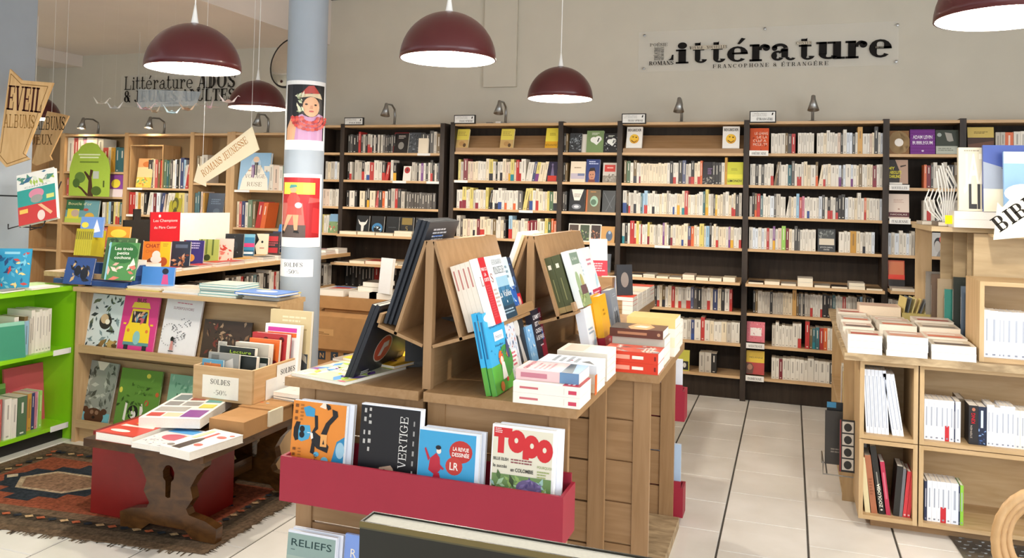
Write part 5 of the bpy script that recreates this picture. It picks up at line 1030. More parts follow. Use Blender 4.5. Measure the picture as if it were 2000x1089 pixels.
arrow_sign([(p[0], p[2]) for p in rj], 4.5, .006, 'cream arrow sign reading ROMANS JEUNESSE hung over the counter', [('ROMANS JEUNESSE', -3.739, 1.684, .05, 'b9772e', dict(align='l', slab=.12, width=.42, rot=34))] , mat=flat('pale_card', 'efe0c0', .6, var=.03), hang=[(-3.755, 1.766), (-3.375, 2.017)], line=False)
# ================================================================ folded paper cranes on threads
def crane(x, y, z, yaw, col, s=.078):
    r = thing('paper_crane', 'small folded paper crane on a thread', 'paper crane', (x, y, z), 'paper cranes hung before the ADOS sign')
    q = MB(); q.M = RZ(yaw) @ Matrix.Scale(s, 4)
    q.poly([(-.5, 0, .1), (0, -.22, 0), (.5, 0, .1), (0, 0, .35)], col); q.poly([(-.5, 0, .1), (0, 0, .35), (.5, 0, .1), (0, .22, 0)], col); q.poly([(-.5, 0, .1), (0, .22, 0), (.5, 0, .1), (0, -.22, 0)], mix(col, '8a8a8a', .2))
    q.build('body', M['matte'], r)
    for sgn in (-1, 1):
        q = MB(); q.M = RZ(yaw) @ Matrix.Scale(s, 4); q.poly([(-.3, 0, .2), (.3, 0, .2), (.05, sgn * 1.0, .22)], col); q.poly([(-.3, 0, .19), (.05, sgn * 1.0, .21), (.3, 0, .19)], mix(col, 'c08080', .25)); q.build('wing', M['matte'], r)
    q = MB(); q.M = RZ(yaw) @ Matrix.Scale(s, 4); q.poly([(.25, -.04, .1), (.5, 0, .1), (.85, 0, .75)], col); q.poly([(.25, .04, .1), (.85, 0, .75), (.5, 0, .1)], col); q.poly([(.85, 0, .75), (1.05, 0, .6), (.82, 0, .66)], col); q.build('neck', M['matte'], r)
    q = MB(); q.M = RZ(yaw) @ Matrix.Scale(s, 4); q.poly([(-.25, -.04, .1), (-.9, 0, .85), (-.5, 0, .1)], col); q.poly([(-.25, .04, .1), (-.5, 0, .1), (-.9, 0, .85)], col); q.build('tail', M['matte'], r)
    q = MB(); q.tube([(0, 0, .35 * s), (0, 0, (3.098 if x < -4.45 else 3.579) - z)], .0002, 3); q.build('thread', M['white'], r)
for p, yaw, c in (((-5.368,5.2,2.278), 20, 'f0ece0'), ((-5.227,5.2,2.239), 200, 'eef0ee'), ((-4.818,5.1,2.215), 40, 'e8d0d4'), ((-4.727,5.1,2.193), 170, 'ead9c0'), ((-4.469,5,2.172), 60, 'cfe6ee'), ((-4.326,5,2.194), 15, 'd8bca0'), ((-4.042,4.9,2.195), 150, 'f0d8e0'), ((-3.798,4.8,2.221), 30, 'f6e8e4')):
    crane(p[0], p[1], p[2], yaw, c)
# ================================================================ worn oriental rug
r = thing('rug', 'worn oriental rug of brown, brick red and navy under the bench', 'rug', (-3.4, 3.4, 0))
RA, RB, RC, RD = (-4.26, 2.76), (-2.42, 2.99), (-2.42, 3.97), (-4.26, 3.93)
def rug_pt(u, v): return (RA[0] + (RB[0] - RA[0]) * u, (RA[1] + (RB[1] - RA[1]) * u) * (1 - v) + (RD[1] + (RC[1] - RD[1]) * u) * v)
q = MB(); q.M = T(3.4, -3.4, 0)
N_ = 46; front = []; 
rr = random.Random(5)
out = [rug_pt(i / N_, -.012 * rr.random()) for i in range(N_ + 1)] + [rug_pt(1 + .01 * rr.random(), i / N_) for i in range(1, N_)] + [rug_pt(1, 1), rug_pt(0, 1)]
q.prism(out, .0005, .006, '6a5744'); q.build('pile', M['rug'], r)
q = MB(); q.M = T(3.4, -3.4, 0); zz = [.0064]
def rp_(pts, col): zz[0] += .0001; q.poly([rug_pt(u, v) + (zz[0],) for u, v in pts], col)
def rrect(u0, v0, u1, v1, col): rp_([(u0, v0), (u1, v0), (u1, v1), (u0, v1)], col)
rrect(.03, .04, .97, .96, '5e4f3f'); rrect(.05, .10, .95, .90, '443a2f'); rrect(.07, .16, .93, .84, '6a5644'); rrect(.09, .22, .91, .80, '8a4a34')
for cu in (.30, .68):
    st = [(-.20, .0), (-.16, .06), (-.16, .12), (-.10, .12), (-.10, .18), (-.04, .18), (-.04, .24), (.04, .24), (.04, .18), (.10, .18), (.10, .12), (.16, .12), (.16, .06), (.20, .0)]
    rp_([(cu + a, .52 + b_) for a, b_ in st] + [(cu - a, .52 - b_) for a, b_ in st], '2b3038')
    rp_([(cu - .14, .52), (cu - .08, .40), (cu + .08, .40), (cu + .14, .52), (cu + .08, .64), (cu - .08, .64)], 'b09a80')
    rp_([(cu - .12, .52), (cu - .07, .42), (cu + .07, .42), (cu + .12, .52), (cu + .07, .62), (cu - .07, .62)], '8a6a54')
    for s_ in (-1, 1):
        rp_([(cu + s_ * .17 - .02, .52), (cu + s_ * .17, .49), (cu + s_ * .17 + .02, .52), (cu + s_ * .17, .55)], 'c8b49a')
for i in range(26):
    u = .05 + i * .0355
    for v in (.13, .87): rp_([(u, v - .018), (u + .014, v), (u, v + .018), (u - .014, v)], ('a85a3c', '2b3038', 'b89a72')[i % 3])
for i in range(14):
    v = .12 + i * .057
    for u in (.075, .925): rp_([(u, v - .018), (u + .012, v), (u, v + .018), (u - .012, v)], ('a85a3c', '2b3038', 'b89a72')[i % 3])
q.build('woven_pattern', M['rug'], r)
q = MB(); q.M = T(3.4, -3.4, 0)
for i in range(260):
    t = rr.random()
    if i % 2: a = rug_pt(t, 0); b_ = (a[0] + .02 * (rr.random() - .5), a[1] - .015 - .03 * rr.random())
    else: a = rug_pt(1, t); b_ = (a[0] + .015 + .03 * rr.random(), a[1] + .02 * (rr.random() - .5))
    w = .003; q.poly([(a[0] - w, a[1] - w, .003), (a[0] + w, a[1] + w, .003), (b_[0] + w, b_[1], .0015), (b_[0] - w, b_[1], .0015)], ('5a4c3c', '453a2e', '7a6a54')[i % 3])
o = q.build('fringe', M['rug'], r); o['kind'] = 'stuff'
# ================================================================ dark bench with trestle legs
r = thing('bench', 'dark brown wooden trestle bench standing on the rug', 'bench', (-2.72, 3.45, .008))
def np_(name, mat, mb): o = mb.build(name, mat, r); o.matrix_parent_inverse = T(2.72, -3.45, -.008); return o
BZ = .45
q = MB(); q.M = T(0, 0, 0); q.prism([(-3.05, 2.925), (-2.40, 2.925), (-2.39, 2.935), (-2.39, 3.93), (-3.05, 3.93)], BZ - .035, BZ); np_('top', M['walnut'], q)
for y in (3.08, 3.72):
    q = MB(); q.M = T(-2.70, y + .045, 0) @ RX(90)
    # two mirrored halves around the keyhole cut-out
    hole = [(0, .175), (.014, .18), (.016, .25), (.03, .265), (.033, .295), (.018, .32), (0, .326)]
    side = [(.10, .045), (.15, .008), (.27, .008), (.275, .075), (.21, .10), (.12, .115), (.105, .14), (.14, .19), (.125, .24), (.16, .30), (.20, .34), (.20, .395)]
    half = [(0, .045)] + side + [(0, .395)] + hole[::-1]
    q.prism(half, 0, .045); q.prism([(-a, c_) for a, c_ in half[::-1]], 0, .045)
    np_('trestle', M['walnut'], q)
q = MB(); q.box(-2.88, -2.52, 3.07, 3.135, .396, BZ - .036); np_('cleat', M['walnut'], q)
q = MB(); q.box(-2.88, -2.52, 3.71, 3.775, .396, BZ - .036); np_('cleat', M['walnut'], q)
q = MB(); q.box(-2.72, -2.68, 3.126, 3.674, .13, .20); np_('stretcher', M['walnut'], q)
q = MB(); q.box(-3.225, -2.66, 3.15, 3.50, .009, .405)
tag(q.build('storage_cube', M['redside']), 'dark red cube pushed under the bench', 'cube')
# books on the bench
def lb_(label, x, y, z, w, h, t, col, art, yaw=0, **k): return flat_book(label, x, y, z, w, h, t, col, art, yaw=yaw, **k)
lb_('thick red album with yellow title on the bench corner', -2.985, 2.93, BZ, .215, .29, .036, 'c83c2c', [('r', .3, .6, .85, .82, 'f0cc2a'), ('p', [(.1, .42), (.95, .46), (.9, .54), (.5, .5), (.12, .52)], 'f0e6d8'), ('e', .4, .2, .26, .06, 'f0e6d8'), ('r', 0, .0, 1, .05, 'b03224')], yaw=-1)
lb_('thin white patterned album with red oval on the bench', -2.755, 2.905, BZ, .20, .27, .022, 'dcdad8', [('s', .03, .03, .97, .5, 50, .05, ['a8a6aa', 'f0eef0', '8a888e']), ('e', .6, .5, .34, .16, 'b8485a'), ('r', .1, .72, .95, .95, '5aa0d8'), ('e', .85, .6, .1, .06, 'd89a4a')], yaw=-2)
lb_('white cookbook with bottle drawing on the bench edge', -2.58, 2.885, BZ, .185, .30, .036, 'f0ece4', [('r', .28, .05, .56, .42, '3a2a20'), ('p', [(.28, .42), (.56, .42), (.48, .56), (.38, .56)], '3a2a20'), ('r', .38, .56, .48, .86, 'b83a34'), ('e', .72, .3, .12, .06, 'd8564a'), ('e', .75, .72, .14, .06, 'c85a50'), ('e', .88, .85, .07, .035, 'd86a5a'), ('e', .14, .12, .1, .05, '8a8078'), ('r', .1, .5, .24, .9, 'e8d0a0')], yaw=-9)
lb_('thick white catalogue with photo grid beside the cartons', -2.865, 3.06, BZ + .037, .29, .47, .045, 'f2eee6', [('r', .06, .06, .3, .2, 'c0483c'), ('r', .33, .06, .6, .2, 'dcc8a4'), ('r', .62, .05, .95, .32, '7a2a86'), ('r', .06, .25, .58, .42, 'a8a49c'), ('r', .06, .48, .32, .64, '8d8a86'), ('r', .36, .48, .66, .64, 'a09c98'), ('r', .7, .4, .95, .55, 'd8cc4a'), ('r', .06, .7, .32, .92, '6d7a78'), ('r', .36, .7, .62, .92, '9c5448'), ('r', .68, .62, .95, .93, '5f9c96')], yaw=18)
r = thing('carton', 'flat brown cardboard parcel on the bench with taped lid', 'carton', (-2.6, 3.4, BZ))
q = MB(); q.box(.02, .215, -.2, .52, 0, .075); q.box(-.29, .02, .14, .52, 0, .075); q.build('body', M['card'], r)
q = MB(); q.box(.015, .225, .02, .52, .0755, .082); q.build('lid', M['card'], r)
q = MB(); q.box(.2155, .228, -.02, .09, .01, .0835, 'd8cdb4'); q.build('tape', M['matte'], r)
q = MB(); draw(q, [('e', .3, .5, .06, .05, 'c86a44'), ('e', .5, .45, .05, .05, '9aa8b4'), ('e', .42, .62, .04, .04, 'd8b070'), ('r', .04, .1, .96, .12, '8a6a44'), ('r', .04, .86, .96, .88, '8a6a44')], .44, .24); 
for i, v in enumerate(q.v): q.v[i] = (v[0] * .45 + .02, v[2] * .6 + .05, .0822 - v[1])
q.build('printed_lid', M['matte'], r)
# sale box with remaindered books
r = thing('sale_box', 'pine box marked SOLDES -50% full of books on the bench', 'box', (-2.71, 3.70, .533))
def sp_(name, mat, *a): q = MB(); q.box(*a); return q.build(name, mat, r)
FB = sp_('front_board', M['pine'], -.18, .18, -.25, -.235, 0, .168); sp_('back_board', M['pine'], -.18, .18, .235, .25, 0, .168)
sp_('side_board', M['pinez'], -.18, -.165, -.235, .235, 0, .168); sp_('side_board', M['beechy'], .165, .18, -.235, .235, 0, .168)
sp_('bottom_board', M['pine'], -.165, .165, -.235, .235, 0, .01)
q = MB(); q.box(-.12, .10, -.2520, -.2505, .012, .125, 'e6e4da'); add_text(q, 'SOLDES', -.01, .082, .026, '5a5852', y=-.2524, slab=.17, width=.12); add_text(q, '-50%', -.01, .03, .024, '6a6862', y=-.2524, slab=.17, width=.08); q.build('paper_notice', M['matte'], FB)
q = MB(); q.M = T(.182, 0, 0) @ RZ(90); q.box(-.14, .02, -.002, 0, -.005, .10, 'f0efec'); q.box(-.05, .14, -.004, -.002, .02, .16, 'f2f1ee'); add_text(q, 'SOLDES', .045, .105, .028, '1f1d1b', y=-.0045, slab=.2, width=.13); add_text(q, '-50%', .045, .05, .022, '4a4844', y=-.0045, slab=.12, width=.08); q.build('paper_notice', M['matte'], r)
def sb(label, x, y, w, h, t, col, art, lean=6, **k): return book(label, w, h, t, col, stand(x, y, .5445, 0, lean), art, **k)
sb('blue and orange paperback low in the sale box', -2.865, 3.475, .13, .185, .012, '5a96b4', [('r', .1, .72, .9, .9, 'c8743c'), ('s', .05, .6, .95, .98, 10, .08, ['d8a070', '3a6a8a'])], 3)
sb('grey photo paperback in the sale box', -2.855, 3.505, .19, .215, .014, '8f908c', [('r', .1, .05, .35, .95, '6a6a66'), ('p', [(.6, .2), (.9, .3), (.8, .9), (.55, .8)], 'c9c6c0')], 4)
sb('black hardback with white page edge in the sale box', -2.72, 3.53, .14, .205, .03, '232827', [], 5)
sb('black LONDON paperback with green script in the sale box', -2.85, 3.58, .22, .235, .03, '262a28', [('t', 'Lecture', .6, .86, .07, 'b5d84a', {'fit': .6}), ('r', .0, .73, 1, .78, 'e8e4da')], 5)
sb('pale grey thick art book in the sale box', -2.795, 3.635, .21, .25, .045, 'b9b2a4', [], 5)
sb('small black and white paperback at the box side', -2.625, 3.60, .07, .19, .02, '26302c', [('r', .1, .7, .9, .85, 'cfd0ca')], 3)
sb('orange paperback in the sale box', -2.755, 3.70, .19, .265, .02, 'd8692c', [('e', .85, .4, .2, .2, '7a1f2a')], 5)
sb('red hardback with dark dots in the sale box', -2.765, 3.735, .22, .29, .045, 'a83034', [('e', .4, .88, .08, .05, '4a1a1c'), ('e', .85, .9, .07, .05, '4a1a1c'), ('e', .62, .82, .06, .04, '4a1a1c')], 5, hard=True)
sb('white album with magenta and orange stripe in the sale box', -2.735, 3.805, .225, .33, .03, 'f0eeee', [('r', .08, .88, .9, .95, 'c43a9a'), ('r', .08, .8, .9, .87, 'e8743c')], 5)
sb('tall sepia landscape book at the back of the sale box', -2.745, 3.87, .265, .40, .02, 'c9b890', [('r', .04, .0, .96, .42, '3c4148'), ('p', [(.2, .1), (.6, .3), (.7, .1)], 'c4c2ba'), ('l', .3, .82, .92, .92, 2, 'ddd2b4'), ('r', .3, .74, .9, .76, '9a8a68'), ('s', .05, .02, .95, .42, 24, .1, ['22262c', '6d6e6c', 'a8a498'])], 3)
book('white info card standing in the sale box', .055, .085, .001, 'ece8dc', stand(-2.865, 3.60, .715, 0, 4), [('l', .1, .5, .9, .85, 3, 'a8a49a')], cat='card', name='info_card')
# pile beside the box
z = .455
for i, (t, c) in enumerate(((.012, 'w'), (.01, 'h'), (.01, 'w'), (.012, 'k'), (.02, 'w'))):
    pass
r = thing('crate', 'small dark crate holding a pile of sale books beside the pine box', 'crate', (-2.42, 3.72, BZ))
q = MB(); q.box(-.10, .14, -.13, .2, 0, .07, '2f2b28'); q.build('body', M['matte'], r)
z = BZ + .0705
for lb, t, c, w, h, yaw in (('black album under the white sketchbook by the sale box', .016, 'k', .22, .29, -6), ('grey album under the white sketchbook by the sale box', .012, 'h', .22, .29, -8), ('white sketchbook with pencil lines beside the sale box', .02, 'w', .2, .27, -4)):
    flat_book(lb, -2.51, 3.60, z, w, h, t, CC[c], [('s', .05, .05, .95, .95, 20, .06, ['d8d4cc', 'c4c0b8'])] if c == 'w' else None, yaw=yaw); z += t + .0005
# ================================================================ middle display island
IZ = .90
def gable(r, x0, x1, y, z1, base, sl=5, gaps=None, z0=.0):
    """two stiles, a rail and separate horizontal boards between them"""
    def g(name, mat, *a): q = MB(); q.M = Matrix.Translation(base) ; q.box(*a); return q.build(name, mat, r)
    sw = .068
    g('stile', M['oakz'], x0, x0 + sw, y, y + .025, z0, z1); g('stile', M['oakz'], x1 - sw, x1, y, y + .025, z0, z1)
    h = (z1 - z0 - .02) / sl
    for i in range(sl):
        g('slat', M['oak'], x0 + sw, x1 - sw, y + .006, y + .020, z0 + .02 + i * h + .004, z0 + .02 + (i + 1) * h - .004)
def trough(label, x0, x1, y0, y1, z0, z1, flip=False):
    r = thing('magazine_trough', label, 'magazine holder', ((x0 + x1) / 2, y0, z0)); X = (x0 + x1) / 2
    def g(name, *a): q = MB(); q.M = T(-X, -y0, -z0); q.box(*a); return q.build(name, M['redl'], r)
    ya, yb = (y0, y0 + .012) if not flip else (y1 - .012, y1)
    g('front_board', x0, x1, ya, yb, z0, z1); c0, c1 = (yb, y1) if not flip else (y0, ya)
    g('end_board', x0, x0 + .012, c0, c1, z0, z1 + .0); g('end_board', x1 - .012, x1, c0, c1, z0, z1)
    zb_ = z0 + (.048 if z0 > .4 and not flip else 0); g('bottom_board', x0 + .012, x1 - .012, c0, c1, zb_, zb_ + .012)
    yk = (c1 - .010, c1) if not flip else (c0, c0 + .010)
    g('back_board', x0 + .012, x1 - .012, yk[0], yk[1], zb_ + .012, z1 + .03)
def unit(label, x0, x1, y0, y1, right=True, over=.04, name='display_unit'):
    X, Y_ = (x0 + x1) / 2, (y0 + y1) / 2
    r = thing(name, label, 'display unit', (X, Y_, 0)); base = (-X, -Y_, 0)
    gable(r, x0, x1, y0, IZ - .034, base); gable(r, x0, x1, y1 - .025, IZ - .034, base)
    def g(nm, mat, *a): q = MB(); q.M = Matrix.Translation(base); q.box(*a); return q.build(nm, mat, r)
    ox0, ox1 = (x0, x1 + over) if right else (x0 - over, x1)
    g('top_board', M['oaky'], ox0, ox1, y0 - .04, y1, IZ - .034, IZ)
    xi = (x0 + .004, x0 + .016) if right else (x1 - .016, x1 - .004)
    g('inner_panel', M['oaky'], xi[0], xi[1], y0 + .025, y1 - .025, .0, IZ - .034)
    return r
unit('front beech island unit behind the red trough, carrying the new novels', -1.228, -.705, 2.70, 3.325)
unit('front beech island unit carrying the leaning black game boxes', -1.765, -1.248, 2.70, 3.325, right=False)
unit('rear beech island unit carrying the red paperback stack', -1.055, -.53, 3.345, 4.125)
unit('rear beech island unit on the children\'s side', -1.60, -1.075, 3.345, 4.125, right=False)
q2 = MB(); q2.box(-1.035, -.497, 3.375, 4.095, .0005, .05); o = q2.build('base_board', M['rough']); tag(o, 'grey worn floor board under the rear island unit', 'board')
trough('long red magazine trough on the front of the island', -1.735, -.675, 2.545, 2.698, .485, .645)
trough('low red magazine trough near the floor of the island front', -1.745, -.675, 2.545, 2.698, .06, .22)
trough('red magazine trough high on the island back', -1.06, -.485, 4.13, 4.24, 0.507, 0.656, True)
trough('red magazine trough low on the island back', -1.06, -.485, 4.13, 4.24, 0.035, 0.18, True)
for z0, z1, lb in ((0.546, 0.789, 'white magazine in the high trough on the island back'), (0.06, 0.364, 'pale blue magazine in the low trough on the island back')):
    book(lb, .2, z1 - z0, .015, 'e6eaf2' if 'white' in lb else 'b9cfe8', T(-.505, 4.20, z0 + .014) @ RZ(180), None)

# magazines in the long trough
def mag(label, x, y, w, h, t, col, art, group=None, z=.545, lean=5): return book(label, w, h, t, col, stand(x, y, z, 0, lean), art, group=group, pages='f4f4f2', name='magazine', cat='magazine')
MAN = [('r', 0, 0, 1, 1, 'e08a35'), ('p', [(.55, .0), (1, 0), (1, .62), (.86, .55), (.78, .3), (.72, .05)], '2f86b4'), ('e', .93, .45, .08, .1, '9cc4d8'), ('p', [(.5, .95), (.56, 1), (.64, 1), (.62, .93)], 'f0e0cc'),
       ('p', [(.08, .62), (.14, .70), (.34, .71), (.37, .62), (.33, .54), (.2, .5), (.1, .53)], '4fa4cc'), ('p', [(.04, .66), (.08, .74), (.16, .74), (.13, .62), (.14, .52), (.08, .5), (.04, .56)], '1c1a1c'), ('e', .2, .655, .05, .04, '15141a'), ('e', .2, .585, .05, .04, '15141a'), ('r', .30, .615, .355, .625, 'e8eef0'),
       ('p', [(.38, .6), (.44, .64), (.62, .56), (.72, .48), (.7, .40), (.5, .44), (.4, .5)], '1d1b1e'), ('p', [(.36, .62), (.4, .64), (.42, .56), (.38, .54)], 'eeeae4'), ('p', [(.42, .62), (.5, .68), (.48, .84), (.42, .84), (.44, .70), (.38, .62)], '1d1b1e'), ('p', [(.2, .92), (.3, .95), (.42, .92), (.42, .82), (.26, .82)], '3f96c4'), ('p', [(.58, .56), (.66, .6), (.72, .74), (.86, .86), (.84, .92), (.74, .94), (.76, .86), (.64, .76), (.56, .62)], '1d1b1e'), ('p', [(.66, .92), (.72, .94), (.7, .98), (.62, 1), (.63, .96)], '1d1b1e'),
       ('p', [(.40, .5), (.38, .38), (.46, .36), (.46, .48)], '1d1b1e'), ('e', .5, .37, .05, .03, '5fb0d4'), ('e', .66, .3, .07, .05, '6fb8d8'), ('r', .56, .47, .68, .62, 'e8a860'), ('p', [(.6, .5), (.62, .56), (.64, .5)], '1d1b1e'), ('l', .05, .72, .12, .96, 3, '7a4a20'), ('l', .15, .74, .22, .96, 5, 'a86a2c'), ('l', .05, .22, .12, .42, 3, '7a4a20'), ('l', .15, .24, .22, .42, 5, 'a86a2c'), ('t', 'sucrée', .52, .12, .07, '3a2a1c', {'rot': 90, 'align': 'l', 'slab': .12})]
mag('orange review cover with blue upside-down man in a black suit', -1.728, 2.585, .222, .288, .018, 'dfe4ee', MAN)
mag('second copy behind the orange review', -1.708, 2.607, .222, .288, .016, 'e6ebf5', None)
BLK = [('r', 0, 0, .97, .985, '17161a'), ('t', 'LE VERTIGE', .78, .10, .10, 'eceae6', {'rot': 90, 'align': 'l', 'slab': .09, 'fit': 1.02}), ('l', .87, .2, .9, .86, 6, 'a8a6a4'), ('t', 'DIS', .18, .04, .16, 'f4f2ee', {'bold': .05, 'fit': .24}), ('l', .06, .5, .10, .7, 2, 'c4c2be'), ('l', .14, .42, .19, .7, 3, 'c4c2be'), ('l', .06, .75, .10, .95, 2, 'c4c2be'), ('l', .14, .74, .19, .96, 3, 'c4c2be'), ('e', .48, .25, .16, .11, '4a3c34'), ('e', .47, .27, .12, .09, 'b0937e'), ('p', [(.34, .3), (.42, .38), (.6, .36), (.64, .26), (.54, .34)], '17161a'), ('e', .44, .28, .02, .01, '2a1c18'), ('e', .53, .27, .02, .01, '2a1c18'), ('r', .45, .21, .52, .218, '6a3a34')]
mag('black magazine cover lettered LE VERTIGE with dim portrait', -1.447, 2.587, .24, .305, .024, 'e6ebf5', BLK)
DES = [('r', 0, 0, .94, .97, '3f9fd0'), ('e', .70, .73, .19, .15, 'b8322c'), ('e', .60, .53, .14, .12, 'c03c34'), ('t', 'LA REVUE', .70, .74, .05, 'f6efe6', {'bold': .03, 'fit': .26}), ('t', 'DESSINÉE', .70, .665, .05, 'f6efe6', {'bold': .03, 'fit': .28}), ('t', 'LR', .60, .48, .1, 'f6efe6', {'bold': .02, 'fit': .14}),
       ('p', [(.2, .6), (.3, .68), (.36, .62), (.38, .46), (.3, .38), (.18, .44)], 'b8263a'), ('p', [(.28, .4), (.36, .42), (.44, .2), (.42, .1), (.36, .1), (.36, .2)], 'b8263a'), ('p', [(.28, .42), (.24, .28), (.12, .16), (.16, .12), (.3, .24), (.36, .38)], 'b8263a'), ('p', [(.2, .6), (.12, .74), (.1, .72), (.17, .56)], 'b8263a'), ('e', .34, .71, .04, .04, 'ecdccc'), ('e', .33, .755, .045, .03, '1b1820'), ('p', [(.36, .54), (.44, .48), (.42, .46), (.34, .5)], 'b8263a'), ('p', [(.08, .12), (.16, .14), (.15, .1), (.09, .09)], '161420'), ('p', [(.36, .08), (.45, .02), (.47, .05), (.40, .1)], '161420'), ('r', .02, .1, .94, .106, '1f3f54'), ('l', .6, .08, .85, .11, 1, '1f3f54')]
mag('blue LA REVUE DESSINEE magazine with running figure in red suit', -1.212, 2.585, .225, .248, .022, 'dfe8f4', DES)
mag('second copy behind the blue LA REVUE DESSINEE magazine', -1.200, 2.611, .225, .248, .014, 'e6ebf5', None)
TOP = [('r', .02, 0, .96, .97, 'dcd8c4'), ('r', .03, .86, .32, .97, 'c8262c'), ('r', .10, .68, .20, .9, 'c8262c'), ('e', .40, .83, .14, .13, 'c8262c'), ('e', .39, .84, .03, .03, 'dcd8c4'), ('e', .63, .79, .13, .13, 'c8262c'), ('r', .50, .64, .60, .86, 'c8262c'), ('e', .64, .80, .03, .03, 'dcd8c4'), ('e', .84, .76, .13, .13, 'c8262c'), ('e', .84, .77, .03, .03, 'dcd8c4'), ('l', .05, .90, .18, .96, 3, 'f0d0cc'),
       ('t', 'BILLIE EILISH', .04, .60, .034, '2a2a28', {'align': 'l', 'bold': .02, 'fit': .24}), ('t', 'le succès', .04, .52, .038, '2a2a28', {'align': 'l', 'bold': .02, 'fit': .22}), ('l', .32, .57, .66, .63, 2, '8a4a50'), ('t', 'en COLOMBIE', .32, .49, .04, '2a2a28', {'align': 'l', 'bold': .03, 'fit': .36}), ('t', 'POURQUOI', .74, .56, .03, '8a9a5a', {'align': 'l', 'fit': .22}), ('l', .74, .44, .94, .53, 3, '9aa86a'), ('r', .03, .02, .96, .45, '6a8a52'), ('s', .04, .05, .95, .44, 70, .07, ['8fae62', '4a6838', 'a8c8a0', '3a4a2c', '9cc0b8']), ('e', .62, .32, .2, .1, '6a5c86'), ('s', .5, .24, .8, .42, 16, .05, ['7f70a0', '54487a']), ('e', .84, .14, .12, .16, '1d201c'), ('p', [(.2, .24), (.36, .3), (.5, .22), (.46, .16), (.3, .18)], '22261e'), ('e', .46, .12, .06, .04, 'e4e2d8')]
mag('TOPO magazine with big red letters and green forest picture', -.945, 2.588, .222, .288, .024, 'f0f0ee', TOP)
mag('second copy behind the TOPO magazine', -.925, 2.614, .222, .288, .014, 'e9edf6', None)
REL = [('r', 0, 0, .97, .97, '8ea6a0'), ('r', 0, .45, .97, .7, 'a0b4aa'), ('t', 'RELIEFS', .08, .82, .085, '173a3a', {'align': 'l', 'bold': .01, 'fit': .82}), ('l', .08, .76, .2, .78, 1, '4a6464'), ('l', .7, .66, .92, .72, 2, '5a7474'), ('p', [(0, .45), (.06, .62), (.12, .52), (.2, .6), (.3, .4), (0, .3)], '2a3a38')]
mag('grey-green RELIEFS magazine in the low trough', -1.728, 2.575, .205, .29, .014, 'dfe4ee', REL, z=.073)
mag('second copy behind the RELIEFS magazine', -1.722, 2.597, .21, .292, .016, 'eef2fa', None, z=.073)
mag('blue sky magazine beside RELIEFS in the low trough', -1.505, 2.60, .21, .30, .012, '7f9ee0', [('r', 0, 0, 1, .55, 'c4cdf0'), ('t', 'R', .12, .74, .1, 'f0e8d8', {'align': 'l'}), ('r', .5, .6, 1, .72, 'a8bcec')], z=.073)
def easel(label, X, y0, y1):
    """A-shaped book easel: posts, two slanted panels, two tilted rests with lips"""
    r = thing('book_easel', label, 'easel', (X, (y0 + y1) / 2, IZ)); base = T(-X, -(y0 + y1) / 2, -IZ)
    def part(name, mat, mb): return mb.build(name, mat, r)
    for y in (y0, y1 - .03):
        q = MB(); q.M = base; q.box(X - .016, X + .016, y, y + .03, IZ, 1.435); part('post', M['oakz'], q)
    q = MB(); q.M = base; q.box(X - .008, X + .008, y0 + .03, y1 - .03, IZ, 1.07); part('spine_panel', M['oaky'], q)
    for s_ in (-1, 1):
        q = MB(); q.M = base; a0, a1 = X + s_ * .022, X + s_ * .137
        def sl(xa, za, xb, zb, th, ya, yb):
            d = Vector((xb - xa, 0, zb - za)).normalized(); n = Vector((-d.z, 0, d.x)) * (th * -s_)
            P = [(xa, ya, za), (xb, ya, zb), (xb + n.x, ya, zb + n.z), (xa + n.x, ya, za + n.z)]
            Q = [(p[0], yb, p[2]) for p in P]
            q.hexa([P[0], P[1], Q[1], Q[0], P[3], P[2], Q[2], Q[3]])
        sl(a0, 1.435, a1, 1.088, .012, y0, y1); part('slanted_panel', M['oakz'], q)
        q = MB(); q.M = base; sl(X + s_ * .018, 1.060, X + s_ * .20, 1.120, .012, y0, y1); part('rest', M['oaky'], q)
        q = MB(); q.M = base; sl(X + s_ * .196, 1.121, X + s_ * .184, 1.157, .012, y0, y1); part('lip', M['oaky'], q)
    return r
EA, EB = -1.236, -1.062
easel('beech book easel holding the red-banded white novels', EA, 2.70, 3.33)
easel('beech book easel holding the olive green novels', EB, 3.36, 4.14)
def onpanel(X, y, s=1, off=0.0, lift=0.0):
    # on the right-hand (s = 1) slanted panel: front cover to +x, bottom on the rest
    bx = X + .137 + .020 + off * .948; bz = 1.113 + off * .32 + lift
    return T(bx, y, bz) @ RZ(90) @ RX(-18.4)
def pbk(label, y, w, h, t, col, art, X, off, spine=None, group=None, **k): return book(label, w, h, t, col, onpanel(X, y, 1, off), art, spine=spine, group=group, **k)
CRS = [('r', .35, .62, .65, .92, 'c08078')]
for i in range(4):
    pbk('cream novel with red spine lettering in the pile on the easel', 2.735, .15, .245, .019, 'e9dfd0', None, EA, .004 + i * .0195, CRS, 'cream novels piled on the easel')
pbk('white novel with broad red PAR ICI LA SORTIE band', 2.735, .16, .248, .019, 'f3efe9', [('r', .22, 0, .62, 1, 'c8202e'), ('t', 'PAR ICI', .42, .80, .05, 'f6e8e8', {'bold': .03, 'fit': .32}), ('t', 'LA', .42, .72, .05, 'f6e8e8', {'bold': .03}), ('t', 'SORTIE', .42, .64, .05, 'f6e8e8', {'bold': .03, 'fit': .3}), ('t', 'L', .12, .58, .14, '7a2a30', {'slab': .1}), ('t', 'S', .78, .6, .14, '9a3a40', {'slab': .1}), ('l', .26, .08, .6, .58, 14, 'd84a54'), ('l', .66, .2, .95, .5, 5, 'c8b8b0')], EA, .083)
